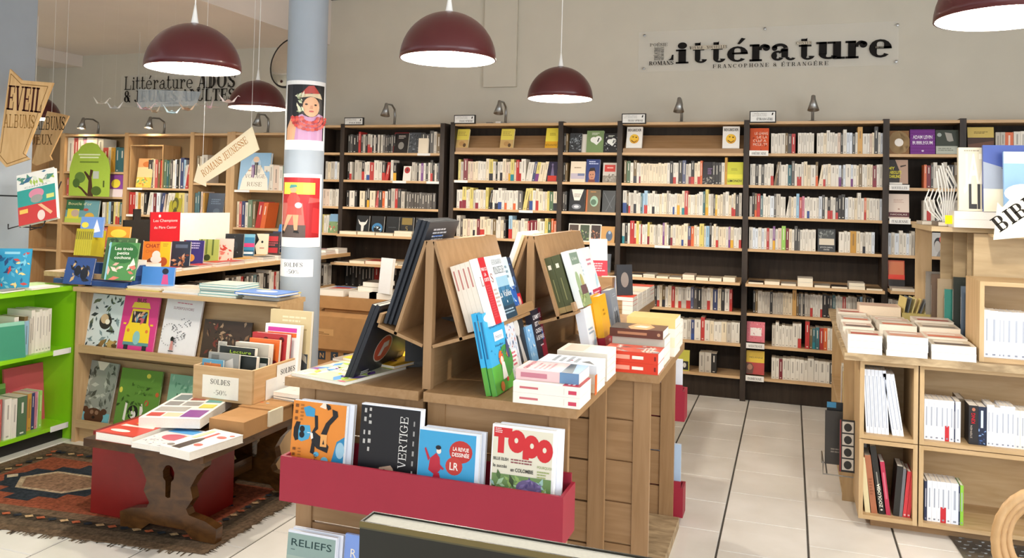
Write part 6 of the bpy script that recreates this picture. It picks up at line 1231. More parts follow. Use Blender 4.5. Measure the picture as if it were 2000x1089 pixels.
MIN = [('r', 0, .0, 1, .62, '3f7fa8'), ('r', 0, .0, 1, .22, '16384c'), ('r', 0, .5, 1, .66, '9cc6dc')] + [('p', [(.08 + .11 * i, .2), (.13 + .11 * i, .42 + .1 * ((i * 7) % 3) / 2), (.19 + .11 * i, .2)], '1f5470') for i in range(8)] + [('t', 'BERNARD', .5, .86, .075, '3d4c5c', {'slab': .08, 'fit': .74}), ('t', 'MINIER', .5, .71, .11, '33424f', {'slab': .08, 'fit': .84}), ('t', 'La Vallée', .55, .34, .10, 'f2f7fa', {'fit': .8}), ('l', .15, .06, .9, .15, 2, '9ab4c4'), ('e', .55, .26, .03, .02, 'd6e4ec')]
MSP = [('r', 0, 0, 1, .55, '2f6488'), ('r', .3, .6, .7, .9, '8aa8bc')]
for i in range(3):
    pbk(('rearmost blue forest novel on the easel', 'middle copy of the blue forest novel on the easel', 'front blue forest novel reading BERNARD MINIER La Vallée')[i], 2.895 + .006 * i, .165, .25, .030, 'eef4f6', MIN, EA, .004 + i * .0305, MSP, 'blue forest novels on the easel')
pbk('pale blue novel with smoky lower half on the easel', 3.085, .13, .24, .025, 'd3e6ee', [('r', 0, 0, 1, .48, '2a5fae'), ('s', .05, .05, .95, .48, 18, .16, ['6ea0dc', '1c3f80', 'c4dcf2']), ('l', .15, .6, .85, .85, 3, '7f9cac')], EA, .034)
pbk('novel with red JOEL DICKER band and dark blue cover', 3.12, .15, .235, .03, '24364e', [('r', 0, 0, 1, .34, 'c01f2e'), ('t', 'JOËL', .2, .22, .07, 'f6e6e6', {'bold': .03}), ('t', 'DICKER', .42, .06, .11, 'f6e6e6', {'bold': .03, 'fit': .7}), ('e', .8, .2, .1, .09, 'd8b0a0'), ('s', .1, .4, .9, .95, 12, .12, ['4a6a9a', '16202e'])], EA, .03)
pbk('dark novel with violet streak at the easel end', 3.20, .12, .24, .025, '1f2a44', [('p', [(.1, .1), (.3, .1), (.7, .95), (.5, .95)], '4a4a9a'), ('e', .5, .8, .3, .1, '5a3f34')], EA, .004)
# leaning row on the table below (front covers to the right)
def lean_(label, x, y, w, h, t, col, art, lean=14, spine=None, yaw=90, group=None, z=IZ, **k): return book(label, w, h, t, col, T(x, y, z + .003) @ RZ(yaw) @ RX(-lean), art, spine=spine, group=group, **k)
KID = [('r', 0, 0, 1, .34, '58b03c'), ('e', .78, .34, .34, .2, '3f8f3a'), ('e', .25, .93, .22, .05, 'f2f6f6'), ('e', .62, .945, .12, .045, 'f2f6f6'), ('e', .85, .96, .13, .05, 'f2f6f6'), ('t', 'La Fusée de Noémie', .56, .79, .035, '1c4a7a', {'fit': .66}), ('r', .36, .62, .84, .73, 'f3f7f7'), ('t', 'Hatori', .6, .645, .05, '1c4a7a', {'fit': .34}), ('t', 'Hanna', .55, .55, .028, '1c4a7a', {'fit': .4}), ('e', .52, .40, .12, .09, 'e0692c'), ('e', .54, .37, .07, .05, 'f3ded0'), ('p', [(.44, .14), (.7, .14), (.64, .34), (.5, .34)], 'f4f4f2'), ('e', .66, .12, .06, .03, 'c83a34'), ('e', .88, .42, .07, .05, 'dd7a34'), ('p', [(.84, .5), (.92, .62), (1, .5), (.98, .36), (.86, .36)], '3c3f6a'), ('e', .35, .07, .1, .06, 'd8742c'), ('s', .1, .4, .9, .58, 12, .03, ['2a70a8', '1f5a8c'])]
for i in range(2):
    lean_(('light blue children\'s fox book showing only its spine behind its twin', 'light blue children\'s book with fox in a space suit, leaning by the white stack')[i], -.985 + i * .022, 2.695 + .004 * i, .20, .29, .018, '35a9dc', KID, 13, spine=[('r', 0, 0, 1, .34, '58a03c'), ('r', .3, .45, .7, .9, '1c6a9a')], hard=True, group='fox space books')
lean_('mosaic cover of tiny portraits leaning on the island', -.985, 2.93, .14, .225, .025, 'd8dce4', [('s', .03, .03, .97, .97, 70, .06, ['4a78b8', 'e8c0a0', '2a3a5c', 'c86a6a', '8ab0d8']), ('r', .3, .14, .78, .5, 'f4f4f4'), ('l', .35, .2, .72, .46, 4, 'd8506a')], 14)
lean_('black cover with white profile portrait leaning on the island', -.995, 3.06, .15, .24, .028, '22262b', [('e', .42, .74, .2, .16, 'd6d4d0'), ('p', [(.3, .62), (.52, .6), (.62, .35), (.75, .1), (.45, .1), (.4, .4)], 'bdbab6'), ('p', [(.2, .5), (.36, .64), (.4, .3), (.2, .2)], '3a3f45'), ('t', 'Amis Maintenant', .5, .92, .04, 'e8e6e0', {'fit': .8}), ('l', .35, .1, .9, .16, 1, 'c9b07a')], 14)
lean_('light blue cover with lace pattern leaning on the island', -.985, 3.20, .11, .17, .02, '7fb4e0', [('s', .05, .05, .95, .95, 24, .08, ['b4d6f0', '4f8cc4', 'e4f0fa'])], 14)
lean_('dark red and navy L\'AMITIE EST UN CADEAU A SE FAIRE cover', -.985, 3.285, .135, .225, .03, '2a2833', [('r', .72, 0, 1, 1, '7a1c30'), ('r', .72, .4, .86, .6, '3a62a8'), ('r', .5, 0, 1, .3, '8a2034'), ('t', "L'AMITIÉ", .5, .82, .08, 'f0ecee', {'bold': .02, 'fit': .8}), ('t', 'EST UN', .48, .69, .08, 'f0ecee', {'bold': .02, 'fit': .6}), ('t', 'CADEAU', .5, .56, .08, 'f0ecee', {'bold': .02, 'fit': .72}), ('t', 'À SE FAIRE', .5, .43, .08, 'f0ecee', {'bold': .02, 'fit': .8}), ('l', .4, .28, .85, .33, 1, 'e0c8cc')], 12)
# stacks on the island front table: spines to the front, page edges to the right
def spine_stack(label, x1, y, z, h, w, t, col, spine=None, art=None, yaw=90, group=None, **k):
    return flat_book(label, x1, y, z, w, h, t, col, art, group=group, yaw=yaw, spine=spine, **k)
WSP = [('r', .25, .05, .6, .17, 'c8405a'), ('r', .2, .23, .8, .235, 'd8cfc0'), ('r', .4, .62, .6, .9, 'c86a70')]
z = IZ
for i in range(3):
    a = [('r', 0, 0, 1, .26, 'b02a34'), ('e', .55, .5, .3, .2, '6f7a76'), ('e', .55, .5, .24, .16, 'd4dad4'), ('l', .1, .06, .9, .2, 2, 'f0d8d8')] if i == 1 else None
    if i < 2: spine_stack(('bottom white novel with red tab in the front stack', 'white novel with grey medallion directly under GRIMALDI')[i] if i < 2 else '', -.655, 2.655, z, .235, .16, .036, 'efe9df', WSP, a, group='white novels in the front stack'); z += .0364
spine_stack('pale pink GRIMALDI novel on the white novels', -.668, 2.69, z, .225, .15, .036, 'e6c3c4', [('r', .25, .5, .7, .92, 'c07a8a'), ('r', 0, 0, 1, .3, '6a8fb4')], [('r', 0, 0, 1, .3, '7fa6d0'), ('p', [(0, .1), (1, .2), (1, .3), (0, .28)], '3f4f60'), ('t', 'GRIMALDI', .5, .84, .07, 'b8405a', {'fit': .85}), ('l', .15, .45, .9, .75, 4, 'c08a94')])
z = IZ
for lb, t, c, w, h, a in (('orange-spined paperback in the stack behind GRIMALDI', .03, 'c', .145, .21, None), ('white paperback in the stack behind GRIMALDI', .035, 'w', .15, .215, None), ('pale grey paperback with red title on the rear stack', .032, 'u', .15, .225, [('e', .4, .5, .05, .04, 'c03a40'), ('l', .2, .3, .9, .8, 4, 'a8b0b8'), ('p', [(.1, .05), (.5, .2), (.3, .3)], '4a525a')])):
    flat_book(lb, -.655, 2.90, z, w, h, t, CC[c], a, yaw=90); z += t + .0004
z = IZ
for i in range(4): flat_book('white paperback in the low stack at the island side', -.66, 3.10, z, .17, .2, .026, CC['w'], [('r', .1, .5, .9, .9, 'd8c8b8')], 'low white stack on the island side', yaw=90); z += .0264
book('orange bookmark card standing in the side stack', .028, .07, .002, 'dd6a34', T(-.650, 2.86, IZ + .002) @ RZ(90), None, cat='card', name='bookmark')
# rear island
OL = [('r', .3, .78, .7, .86, 'e4e0cc'), ('r', .45, .2, .55, .6, '8a8a5a'), ('r', 0, 0, 1, .1, 'a08a5a')]
for i in range(2):
    pbk('olive green thick novel leaning on the rear easel', 3.385, .155, .245, .035, '4a4f30', None, EB, .004 + i * .036, OL, 'olive novels on the rear easel')
pbk('novel with painted orchard and grey-green title block', 3.40, .155, .25, .03, 'dde4e2', [('r', .1, .74, .95, .95, '7d9484'), ('t', 'L\'été', .5, .82, .05, 'e8efe8', {'fit': .5}), ('r', 0, 0, 1, .3, '8aa070'), ('e', .25, .42, .2, .2, '9cb48a'), ('e', .65, .4, .16, .16, 'b4b070'), ('r', .3, .2, .95, .36, '6a4a4e'), ('s', .05, .02, .95, .2, 14, .1, ['7a8c4c', 'b4c08a'])], EB, .078)
pbk('pale blue novel with navy band on the rear easel', 3.585, .13, .235, .028, 'd6e6ee', [('r', 0, 0, 1, .18, '1f2f86'), ('t', 'RENZ', .5, .05, .08, 'e8ecf8', {'bold': .02, 'fit': .7}), ('l', .15, .5, .8, .8, 4, '9cb4c0')], EB, .05)
pbk('white novel with pink letters and raspberry band on the rear easel', 3.70, .17, .25, .03, 'f3f0f0', [('r', 0, 0, 1, .2, 'c0284c'), ('l', .1, .05, .9, .15, 2, 'f0c8d4'), ('p', [(.55, .18), (.9, .3), (.95, .5), (.75, .45)], 'b9dcec'), ('l', .25, .62, .8, .78, 2, 'd890a4')], EB, .06)
WB = [('r', 0, 0, 1, .18, '22306e')]
lean_('white novel with navy band leaning on the rear island', -.80, 3.46, .135, .225, .04, 'e9eef4', [('r', 0, 0, 1, .2, '22306e'), ('l', .2, .06, .9, .14, 1, 'd8def0'), ('l', .15, .45, .8, .6, 2, '9ab4c8'), ('p', [(.5, .2), (.95, .3), (.9, .5)], 'b4d6ea')], 12, WB)
for i in range(2): lean_('golden yellow novel with red band leaning on the rear island', -.80 + i * .034, 3.60 + .006 * i, .15, .265, .032, 'edaf1f', [('r', 0, 0, 1, .3, 'b8203a'), ('t', 'PRIX', .6, .18, .06, 'f4e0e4', {'bold': .02}), ('t', 'GONCOURT', .55, .06, .06, 'f4e0e4', {'bold': .02, 'fit': .8}), ('l', .3, .62, .6, .76, 2, 'b88414')], 11, [('r', 0, 0, 1, .3, 'a81c34')], group='golden novels on the rear island')
lean_('grey novel with group of black and white figures on the rear island', -.765, 3.83, .14, .27, .042, '8b929c', [('r', .12, .14, .9, .5, '6a7380'), ('p', [(.2, .2), (.3, .6), (.4, .62), (.44, .2)], '2f3844'), ('p', [(.5, .2), (.56, .6), (.68, .62), (.74, .2)], '2f3844'), ('e', .34, .64, .06, .04, 'c4c8cc'), ('e', .62, .64, .06, .04, 'c4c8cc'), ('l', .2, .03, .9, .13, 2, 'eef0f2'), ('l', .3, .84, .85, .92, 2, 'b9c0c8')], 10, [('r', .35, .1, .65, .5, 'b0b6be')])
RSP = [('r', .3, .5, .7, .85, 'e89a86'), ('r', .35, .26, .65, .46, 'f0e4da'), ('r', .3, .04, .7, .07, '7a1a14')]
z = IZ
for i in range(2):
    a = [('r', 0, 0, 1, 1, 'c0503c'), ('s', .03, .03, .97, .97, 26, .14, ['8a8f96', 'd8a090', '5a4a4a', 'e4dcd4']), ('l', .1, .1, .9, .3, 3, 'e8c8b8')] if i == 1 else None
    spine_stack(('lower red paperback of the pair on the rear island', 'upper red paperback of the pair on the rear island')[i], -.495, 3.30, z, .23, .165, .042, 'cf3a22', RSP, a, group='red paperback pair'); z += .0424
z = IZ
for lb, t, c in (('cream paperback under the brown novel', .036, 'c'), ('white paperback under the brown novel', .04, 'w'), ('pale paperback under the brown novel', .034, 'g')):
    flat_book(lb, -.50, 3.50, z, .18, .225, t, CC[c], None, yaw=90); z += t + .0004
spine_stack('brown novel with sunset cover lying on the rear stack', -.505, 3.49, z, .23, .16, .036, '5a3428', [('r', .35, .3, .65, .85, 'a87a5a'), ('e', .5, .08, .2, .03, 'b08a6a')], [('r', 0, 0, 1, 1, '6a4a3a'), ('p', [(0, .3), (.5, .2), (1, .35), (1, .6), (.4, .7), (0, .6)], 'd8a070'), ('p', [(.3, .35), (.6, .3), (.7, .5), (.4, .6)], 'f2e0c8'), ('r', 0, .7, 1, 1, '4a3e38')])
z = IZ
for lb, t, c in (('white thick paperback in the rear corner stack', .04, 'w'), ('cream thick paperback in the rear corner stack', .044, 'c'), ('white paperback with red dot in the rear corner stack', .04, 'w'), ('yellowish thick novel topping the rear corner stack', .042, 'c')):
    flat_book(lb, -.485, 3.72, z, .19, .22, t, CC[c] if 'yellowish' not in lb else 'd8bd7a', None, yaw=90); z += t + .0004
z = IZ
for i in range(4): flat_book('white paperback in the stack by the grey novel', -.495, 3.93, z, .16, .2, .03, CC['w'], None, 'white stack by the grey novel', yaw=90); z += .0304
# children's side of the front easel: large black boxes and flat albums
GB = [('e', .42, .34, .17, .19, 'c8bcae'), ('e', .42, .34, .155, .175, 'c0452e'), ('p', [(.36, .24), (.42, .24), (.45, .34), (.52, .36), (.5, .44), (.4, .42)], 'd8cfc4'), ('e', .3, .7, .12, .1, '33343a'), ('l', .12, .04, .3, .09, 2, 'd8d8d8'), ('r', .84, .1, .95, .18, '8a8a88'), ('l', .45, .84, .9, .95, 2, '8c8c90')]
for i in range(2):
    book(('large black game box with red round emblem leaning on the island', 'second black game box hidden behind the red emblem box')[i], .40, .305, .016, '23252b', T(-1.540 - .019 * i, 2.70, IZ + .001) @ RZ(90) @ RX(21), GB, pages='c9c4ba', group='black game boxes')
book('dark smoky album standing at the back of the island shelf', .25, .2, .012, '2b2b2a', stand(-1.47, 3.0, IZ + .001, 30, 8), [('s', .05, .05, .95, .95, 14, .12, ['3a3a38', '454540'])], hard=True)
TB = [('l', .2, .80, .75, .93, 4, 'b9bcc2'), ('r', .25, .855, .55, .865, '4a78c8'), ('s', .05, .05, .35, .7, 10, .08, ['2f55b0', 'c8a080', '1f2f66'])]
for i in range(3):
    book(('tall dark album with white text lines leaning on the easel', 'middle one of three tall dark albums on the easel', 'outermost of three tall dark albums on the easel')[i], .28, .41, .012, '2f333a', T(-1.385 - i * .0135, 2.715 + .012 * (2 - i), 1.112 + .004 * i) @ RZ(90) @ RX(18.4), TB if i == 0 else None, hard=True, pages='cfc8bc', group='tall dark albums on the easel')
flat_book('colourful comic album lying on the island corner', -1.79, 2.68, IZ, .27, .36, .012, 'c8cdb0', [('s', .02, .02, .98, .98, 60, .12, ['d85a7a', '5a9ad0', 'a8c84a', 'e8d24a', 'f0e8d8', '6a4aa0']), ('r', .35, .3, .85, .55, 'efe6cc'), ('t', 'POURING CITY', .6, .38, .07, '3a6a4a', {'fit': .44})], yaw=-12)
flat_book('yellow album lying under the leaning game boxes', -1.74, 2.97, IZ + .012, .28, .26, .012, 'ecb71f', [('e', .6, .3, .2, .09, '5a2a30'), ('r', .7, .8, 1, 1, 'a8c83a'), ('e', .6, .3, .16, .05, 'c89080')], yaw=-14)
flat_book('grey board album under the colourful comic', -1.80, 2.99, IZ, .26, .28, .0115, '8d8478', None, yaw=-10)
# upright leaflets at the back of the easels
for i in range(3): book('white album standing on the left face of the rear easel', .28, .34, .012, 'e4e6ec' if i else 'e0d3b0', T(-1.211 - i * .0135, 3.40 + .01 * i, 1.112 + .004 * i) @ RZ(90) @ RX(18.4), None, hard=True, group='white albums on the rear easel')
book('cream folder standing on the left face of the front easel', .25, .30, .006, 'efe0b8', T(-1.385, 3.02, 1.112) @ RZ(90) @ RX(18.4), None)
book('pale watercolour landscape album behind the front easel', .16, .22, .01, 'c9dce0', stand(-1.385, 3.345, 1.18, 4, 0), [('r', 0, .8, 1, 1, 'cfe08a'), ('r', 0, .6, 1, .8, '8cc0dc'), ('r', 0, 0, 1, .3, '7a9ac0'), ('l', .2, .4, .8, .55, 2, 'd8a0a8')])
# ================================================================ third island table by the bookcases
r = thing('display_table', 'beech display table with stacked novels before the francophone shelves', 'table', (-1.45, 5.35, 0))
def tp_(name, mat, *a): q = MB(); q.M = T(1.45, -5.35, 0); q.box(*a); return q.build(name, mat, r)
tp_('top_board', M['oaky'], -2.0, -.90, 4.95, 5.80, .855, IZ)
for x in (-1.96, -.99):
    for y in (5.0, 5.70): tp_('leg', M['oakz'], x, x + .06, y, y + .06, 0, .855)
tp_('apron', M['oak'], -1.9, -.99, 5.01, 5.035, .74, .855); tp_('side_apron', M['oaky'], -.965, -.945, 5.06, 5.70, .74, .855)
for j, (y, n, c) in enumerate(((4.97, 4, 'o'), (5.14, 4, 'w'), (5.31, 4, 'c'), (5.48, 4, 'w'), (5.63, 4, 'o'))):
    z = IZ
    for i in range(n):
        top = i == n - 1
        stuff_flat(-1.105, y, z, .2, .155, .026, 'd84a34' if (c == 'o' and i > 1) else CC['w' if c == 'o' else c], 'efe8dc'); z += .0264
q = MB(); q.box(-1.183 - .02, -1.183 + .15, 4.955, 5.06, IZ + .0005, 1.119); tag(q.build('riser', M['oak']), 'small beech riser under the white and deep red novel', 'riser')
q = MB(); q.box(-1.102 + .03, -1.102 + .13, 4.97, 5.08, IZ + .0005, .984); tag(q.build('riser', M['oak']), 'low beech riser under the white framed blue cover', 'riser')
book('white novel with deep red lower half standing on the third table', .11, .235, .02, 'ece8e4', stand(-1.183, 4.99, 1.12, 20, 12), [('r', 0, 0, 1, .42, 'b8283a'), ('l', .1, .1, .9, .35, 4, 'e8b0b8')])
book('white framed blue cover standing on the third table', .10, .14, .03, 'ece6da', stand(-1.102, 4.985, .985, 24, 8), [('r', .25, .1, .85, .9, '7f9ccc'), ('l', .3, .3, .8, .7, 4, 'c0cfe8')])
book('black novel with portrait standing by the stacked paperbacks', .11, .19, .03, '26262a', stand(-1.013, 5.02, 1.006, 40, 6), [('e', .5, .5, .25, .25, '8a8078')])
book('teal green cover at the end of the rear easel', .09, .16, .02, '4f7f86', stand(-.98, 4.30, .91, 30, 12), [('s', .05, .05, .95, .95, 14, .14, ['2f5a5c', '8ab0a4', 'c8d0b0'])])
r = thing('wire_stand', 'small wire book stand under the books by the rear easel', 'stand', (-1.0, 4.6, 0))
q = MB(); q.box(-.35, .25, -.4, .32, .0, .905); q.build('cabinet', M['oakz'], r)
q = MB(); q.box(-.33, .23, -.41, -.401, .08, .88); q.build('door', M['oak'], r); r.name = 'side_cabinet'; r['label'] = 'beech cabinet between the rear easel and the third table'; r['category'] = 'cabinet'
# ================================================================ cartons and stock in front of the crime bookcase
def carton(label, x0, x1, y0, y1, z0, z1, flaps=False, tape=False, letters_=None):
    r = thing('carton', label, 'carton', ((x0 + x1) / 2, (y0 + y1) / 2, z0)); X, Y_ = (x0 + x1) / 2, (y0 + y1) / 2
    q = MB(); q.M = T(-X, -Y_, -z0); q.box(x0, x1, y0, y1, z0, z1); q.build('body', M['card'], r)
    if flaps:
        q = MB(); q.M = T(-X, -Y_, -z0); q.hexa([(x0, y0, z1), (x1, y0, z1), (x1, y0 + .18, z1 + .05), (x0, y0 + .18, z1 + .05), (x0, y0, z1 + .004), (x1, y0, z1 + .004), (x1, y0 + .18, z1 + .054), (x0, y0 + .18, z1 + .054)]); q.build('flap', M['card'], r)
        q = MB(); q.M = T(-X, -Y_, -z0); q.hexa([(x0, y1 - .18, z1 + .04), (x1, y1 - .18, z1 + .04), (x1, y1, z1), (x0, y1, z1), (x0, y1 - .18, z1 + .044), (x1, y1 - .18, z1 + .044), (x1, y1, z1 + .004), (x0, y1, z1 + .004)]); q.build('flap', M['card'], r)
    q = MB(); q.M = T(-X, -Y_, -z0)
    if letters_:
        for i, ch in enumerate(letters_):
            xx = x0 + .06 + i * .12; q.box(xx, xx + .07, y0 - .001, y0 - .0004, z1 - .1, z1 - .03, '3a4654'); add_text(q, ch, xx + .035, z1 - .085, .04, 'c8a070', y=y0 - .0014, bold=.02)
    else:
        q.box(x0 + .03, x0 + .32, y0 - .001, y0 - .0004, z0 + (z1 - z0) * .42, z0 + (z1 - z0) * .62, 'c49a68')
        for k in range(3): q.box(x0 + .05, x0 + .28 - .05 * k, y0 - .0016, y0 - .001, z0 + (z1 - z0) * (.45 + .05 * k), z0 + (z1 - z0) * (.47 + .05 * k), '7a5c3a')
    q.build('print', M['matte'], r)
carton('closed brown carton with NS print under the open carton', -3.78, -3.15, 5.95, 6.38, .0, .31, letters_='NSNS')
carton('open brown carton stacked before the crime bookcase', -3.87, -3.12, 5.90, 6.36, .311, .575, flaps=True)
q = MB(); q.box(-3.74, -3.10, 5.97, 6.33, .635, .735); o = tag(q.build('wrapped_parcel', M['card']), 'brown paper parcel on top of the open carton', 'parcel'); 
q = MB(); q.box(-3.70, -3.14, 6.0, 6.3, .58, .634); q.build('padding', M['card'], o)
z = .736
for i, (x, lb, c, a) in enumerate(((-3.78, 'white magazine with blue and red photo on the wrapped parcel', 'w', [('p', [(.2, .3), (.9, .5), (.8, .9), (.3, .8)], 'c8483c'), ('r', .1, .75, .9, .95, '4a78c0')]), (-3.47, 'white magazine with blue oval on the wrapped parcel', 'w', [('e', .5, .4, .3, .14, '3a5a9a')]), (-3.28, 'plain white magazine on the wrapped parcel', 'w', None))):
    flat_book(lb, x, 5.99, z, .26 if i < 2 else .2, .3, .05, CC[c], a)
flat_book('plain white thick book on the magazines by the cartons', -3.42, 6.05, .787, .2, .22, .035, 'ebe4d2', None)
flat_book('white book with dark cover on the stack by the cartons', -3.38, 6.06, .823, .19, .21, .04, '4a4640', None)
book('white catalogue standing upright by the cartons', .14, .29, .03, 'f0f0f0', stand(-3.206, 6.0, .787, -20, 6), None)
# ================================================================ pine cube shelving on the right
PYF = 4.42
def cube(label, x0, x1, z0, z1, y0=PYF, y1=4.80, t=.02, back=True):
    X = (x0 + x1) / 2; r = thing('pine_cube', label, 'shelf cube', (X, y0, z0))
    def g(name, mat, *a): q = MB(); q.M = T(-X, -y0, -z0); q.box(*a); return q.build(name, mat, r)
    g('side_board', M['pinez'], x0, x0 + t, y0, y1, z0, z1); g('side_board', M['pinez'], x1 - t, x1, y0, y1, z0, z1)
    g('bottom_board', M['pine'], x0 + t, x1 - t, y0, y1, z0, z0 + t); g('top_board', M['pine'], x0 + t, x1 - t, y0, y1, z1 - t, z1)
    if back: g('back_board', M['pine'], x0 + t, x1 - t, y1 - .01, y1, z0 + t, z1 - t)
    return r
x00, x01 = .338, .600
cube('small pine cube of leaning white booklets', x00, x01, .448, .832); cube('small pine cube holding the ZOOLOGIA book', x00, x01, .055, .444)
cube('wide pine cube with the STEPHEN KING spine', x01 + .006, 1.47, .448, .832); cube('wide pine cube nearly empty on the bottom row', x01 + .006, 1.47, .055, .444)
q = MB(); q.box(.40, 1.45, 4.50, 4.78, .0, .054); tag(q.build('plinth_board', M['oak']), 'pine plinth under the right-hand shelf cubes', 'plinth')
q = MB(); q.box(.262, 1.6, 4.385, 6.20, .834, .868); tag(q.build('table_top', M['rough']), 'worn stained plank top over the pine cubes', 'table top')
cube('pine cube on the plank top filled with pale paperbacks', .862, 1.62, .869, 1.252, y0=4.43, y1=4.76)
# rear carcass that faces the bookcases, with side pockets
r = thing('side_shelf', 'narrow pine side shelf with spines facing the dark bookcases', 'shelf', (.33, 5.4, 0))
def sg(name, mat, *a): q = MB(); q.M = T(-.33, -5.4, 0); q.box(*a); return q.build(name, mat, r)
sg('back_board', M['pinez'], .50, .515, 4.83, 6.1, 0, .832); sg('shelf', M['pine'], .285, .50, 4.83, 6.1, .40, .42); sg('bottom_board', M['pine'], .285, .50, 4.83, 6.1, .03, .05)
sg('end_board', M['pinez'], .285, .50, 4.81, 4.829, 0, .832); sg('end_board', M['pinez'], .285, .50, 6.1, 6.12, 0, .832); sg('divider', M['pinez'], .285, .50, 5.4, 5.42, .05, .40)
STUFF.M = T(.295, 0, 0) @ RZ(-90)
row(-5.36, -4.86, 0, .421, 'wwrwnkwryw wkwcwkw', .22, dep=.13)
STUFF.M = Matrix.Identity(4)
r = thing('magazine_rack', 'low wire magazine rack beside the pine cubes', 'magazine rack', (.30, 4.75, .18))
q = MB(); q.tube([(.03, -.1, .0), (-.12, -.1, .0), (-.12, -.1, .06)], .004, 6); q.tube([(.03, .1, .0), (-.12, .1, .0), (-.12, .1, .06)], .004, 6); q.tube([(-.12, -.1, .06), (-.12, .1, .06)], .004, 6); q.tube([(-.10, -.1, .0), (-.10, .1, .0)], .004, 6); q.build('wire', M['steel'], r)
book('dark grey photography album in the rack beside the pine cubes', .20, .285, .012, '38342f', stand(.195, 4.82, .185, 0, 4), [('l', .15, .2, .6, .3, 2, '8d867c')], hard=True)
book('black and white contact-sheet album in the rack', .14, .27, .014, '2b2928', stand(.262, 4.70, .187, 0, 4), [('r', .02, 0, .06, 1, '8a2a2a')] + [('r', .1 + .46 * (i % 2), .04 + .24 * (i // 2), .5 + .46 * (i % 2), .25 + .24 * (i // 2), 'd8d4cc') for i in range(8)] + [('e', .3 + .46 * (i % 2), .14 + .24 * (i // 2), .14, .08, ('2a2826', '6a6660')[i % 2]) for i in range(8)], hard=True)
book('thin black album with blue corner above the rack albums', .19, .30, .012, '1f2022', stand(.205, 4.86, .21, 0, 3), [('r', 0, .9, .25, 1, '3f8fc0')], hard=True)
# contents of the cubes
def spn(label, x, w, h, t, col, z, lean=0, spine=None, y=4.46, group=None, d=.14, hard=False): return book(label, d, h, t, col, spineout(x + t, y, z, 0, lean), None, spine=spine, group=group, hard=hard)
SP = [('r', .3, .5, .7, .75, 'a8aec0')]
for i in range(6): spn('thin white booklet in the leaning set of the small pine cube', .372 + i * .0175, 0, .315, .0165, 'e6ebf4', .4685, -3.2, [('r', .35, .1, .65, .9, 'b0b8c8')], group='white booklets in the pine cube')
for i in range(3): spn('thin white booklet leaning farther over in the small pine cube', .492 + i * .0175, 0, .305, .0165, 'eef1f6', .4685, -9, [('r', .35, .1, .65, .9, 'b4bccc')], group='tilted white booklets in the pine cube')
SPZ = [('t', 'ZOOLOGIA', .78, .08, .055, 'f0ecd8', {'rot': 90, 'align': 'l', 'bold': .02})]
spn('cream thin book leaning in the ZOOLOGIA cube', .372, 0, .27, .024, 'dccfa4', .0755, -6); spn('brown book leaning in the ZOOLOGIA cube', .40, 0, .285, .028, 'a8694a', .0755, -7, [('l', .2, .3, .8, .6, 6, '8a5236')])
spn('black ZOOLOGIA book leaning in the pine cube', .436, 0, .335, .027, '24221f', .0755, -8, [('r', .40, .32, .62, .62, '8a877e'), ('e', .5, .07, .2, .012, 'd8d4c8')])
o = [q for q in COL.objects if q.name.startswith('book') and q.get('label') == 'black ZOOLOGIA book leaning in the pine cube'][0]
q = MB(); q.M = Matrix(((0, 1, 0, 0), (-1, 0, 0, .027), (0, 0, 1, 0), (0, 0, 0, 1))); add_text(q, 'ZOOLOGIA', .0205, .035, .014, 'f0ecd8', y=-.0012, align='l', rot=90, bold=.02, width=.115); q.build('lettering', M['matte'], o)
spn('raspberry red book leaning in the ZOOLOGIA cube', .468, 0, .26, .02, 'b0304c', .0755, -7, [('r', .3, .3, .7, .8, 'c86a7c')])
spn('thick black hardback in the ZOOLOGIA cube', .498, 0, .245, .027, '262422', .0755, 4); spn('grey slim book in the ZOOLOGIA cube', .526, 0, .235, .014, '74767c', .0755, 4)
for i in range(2): spn('bright red book in the ZOOLOGIA cube', .5415 + i * .0175, 0, .225, .016, 'd8404a', .0755, 5, [('e', .5, .05, .3, .02, 'f0d0d0')], group='red pair in the ZOOLOGIA cube')
def line(x, z, seq, y, place, group, base=.195):
    for c, t, h in seq:
        t /= 1000.0; dark = c in 'kbhrG'
        k = {'w': 'eef0f6', 'u': 'dfe6f4', 'c': 'efe9dc', 'k': '26262a', 'h': '7a6f60', 'b': '2c3350', 'r': 'b82838', 'L': '8bc540', '1': 'eef0f6', 't': '2f7480'}[c]
        s_ = [('r', .36, .35, .64, .82, 'a8aebc' if not dark else 'c8c8d0'), ('r', .3, .04, .7, .08, '8a90a0')]
        if c == '1': s_ = [('r', 0, 0, 1, .38, 'c02a34')] + s_
        book('%s paperback spine %s' % ({'w': 'white', 'u': 'bluish white', 'c': 'ivory', 'k': 'black', 'h': 'brown', 'b': 'navy', 'r': 'red', 'L': 'lime', '1': 'white and red', 't': 'teal'}[c], place), .125, h or base, t, k, spineout(x + t, y, z, 0, 0), None, spine=s_, group=group); x += t + .0007
    return x
x = line(.632, .4685, [('w', 20, 0), ('w', 22, 0), ('w', 24, 0), ('w', 22, 0), ('1', 18, 0), ('w', 20, 0), ('b', 5, .18), ('w', 22, 0)], 4.455, 'in the first run of the wide pine cube', 'first run in the wide cube')
x += .004
spn('brown tilted book before the STEPHEN KING spine', x, 0, .19, .03, '6b5a44', .4685, 0, y=4.56); x += .03
kg = spn('black STEPHEN KING spine with red letters', x, 0, .185, .040, '1f1d20', .4685, 0, [('e', .5, .9, .18, .045, 'b06a50')], y=4.45); x += .0405
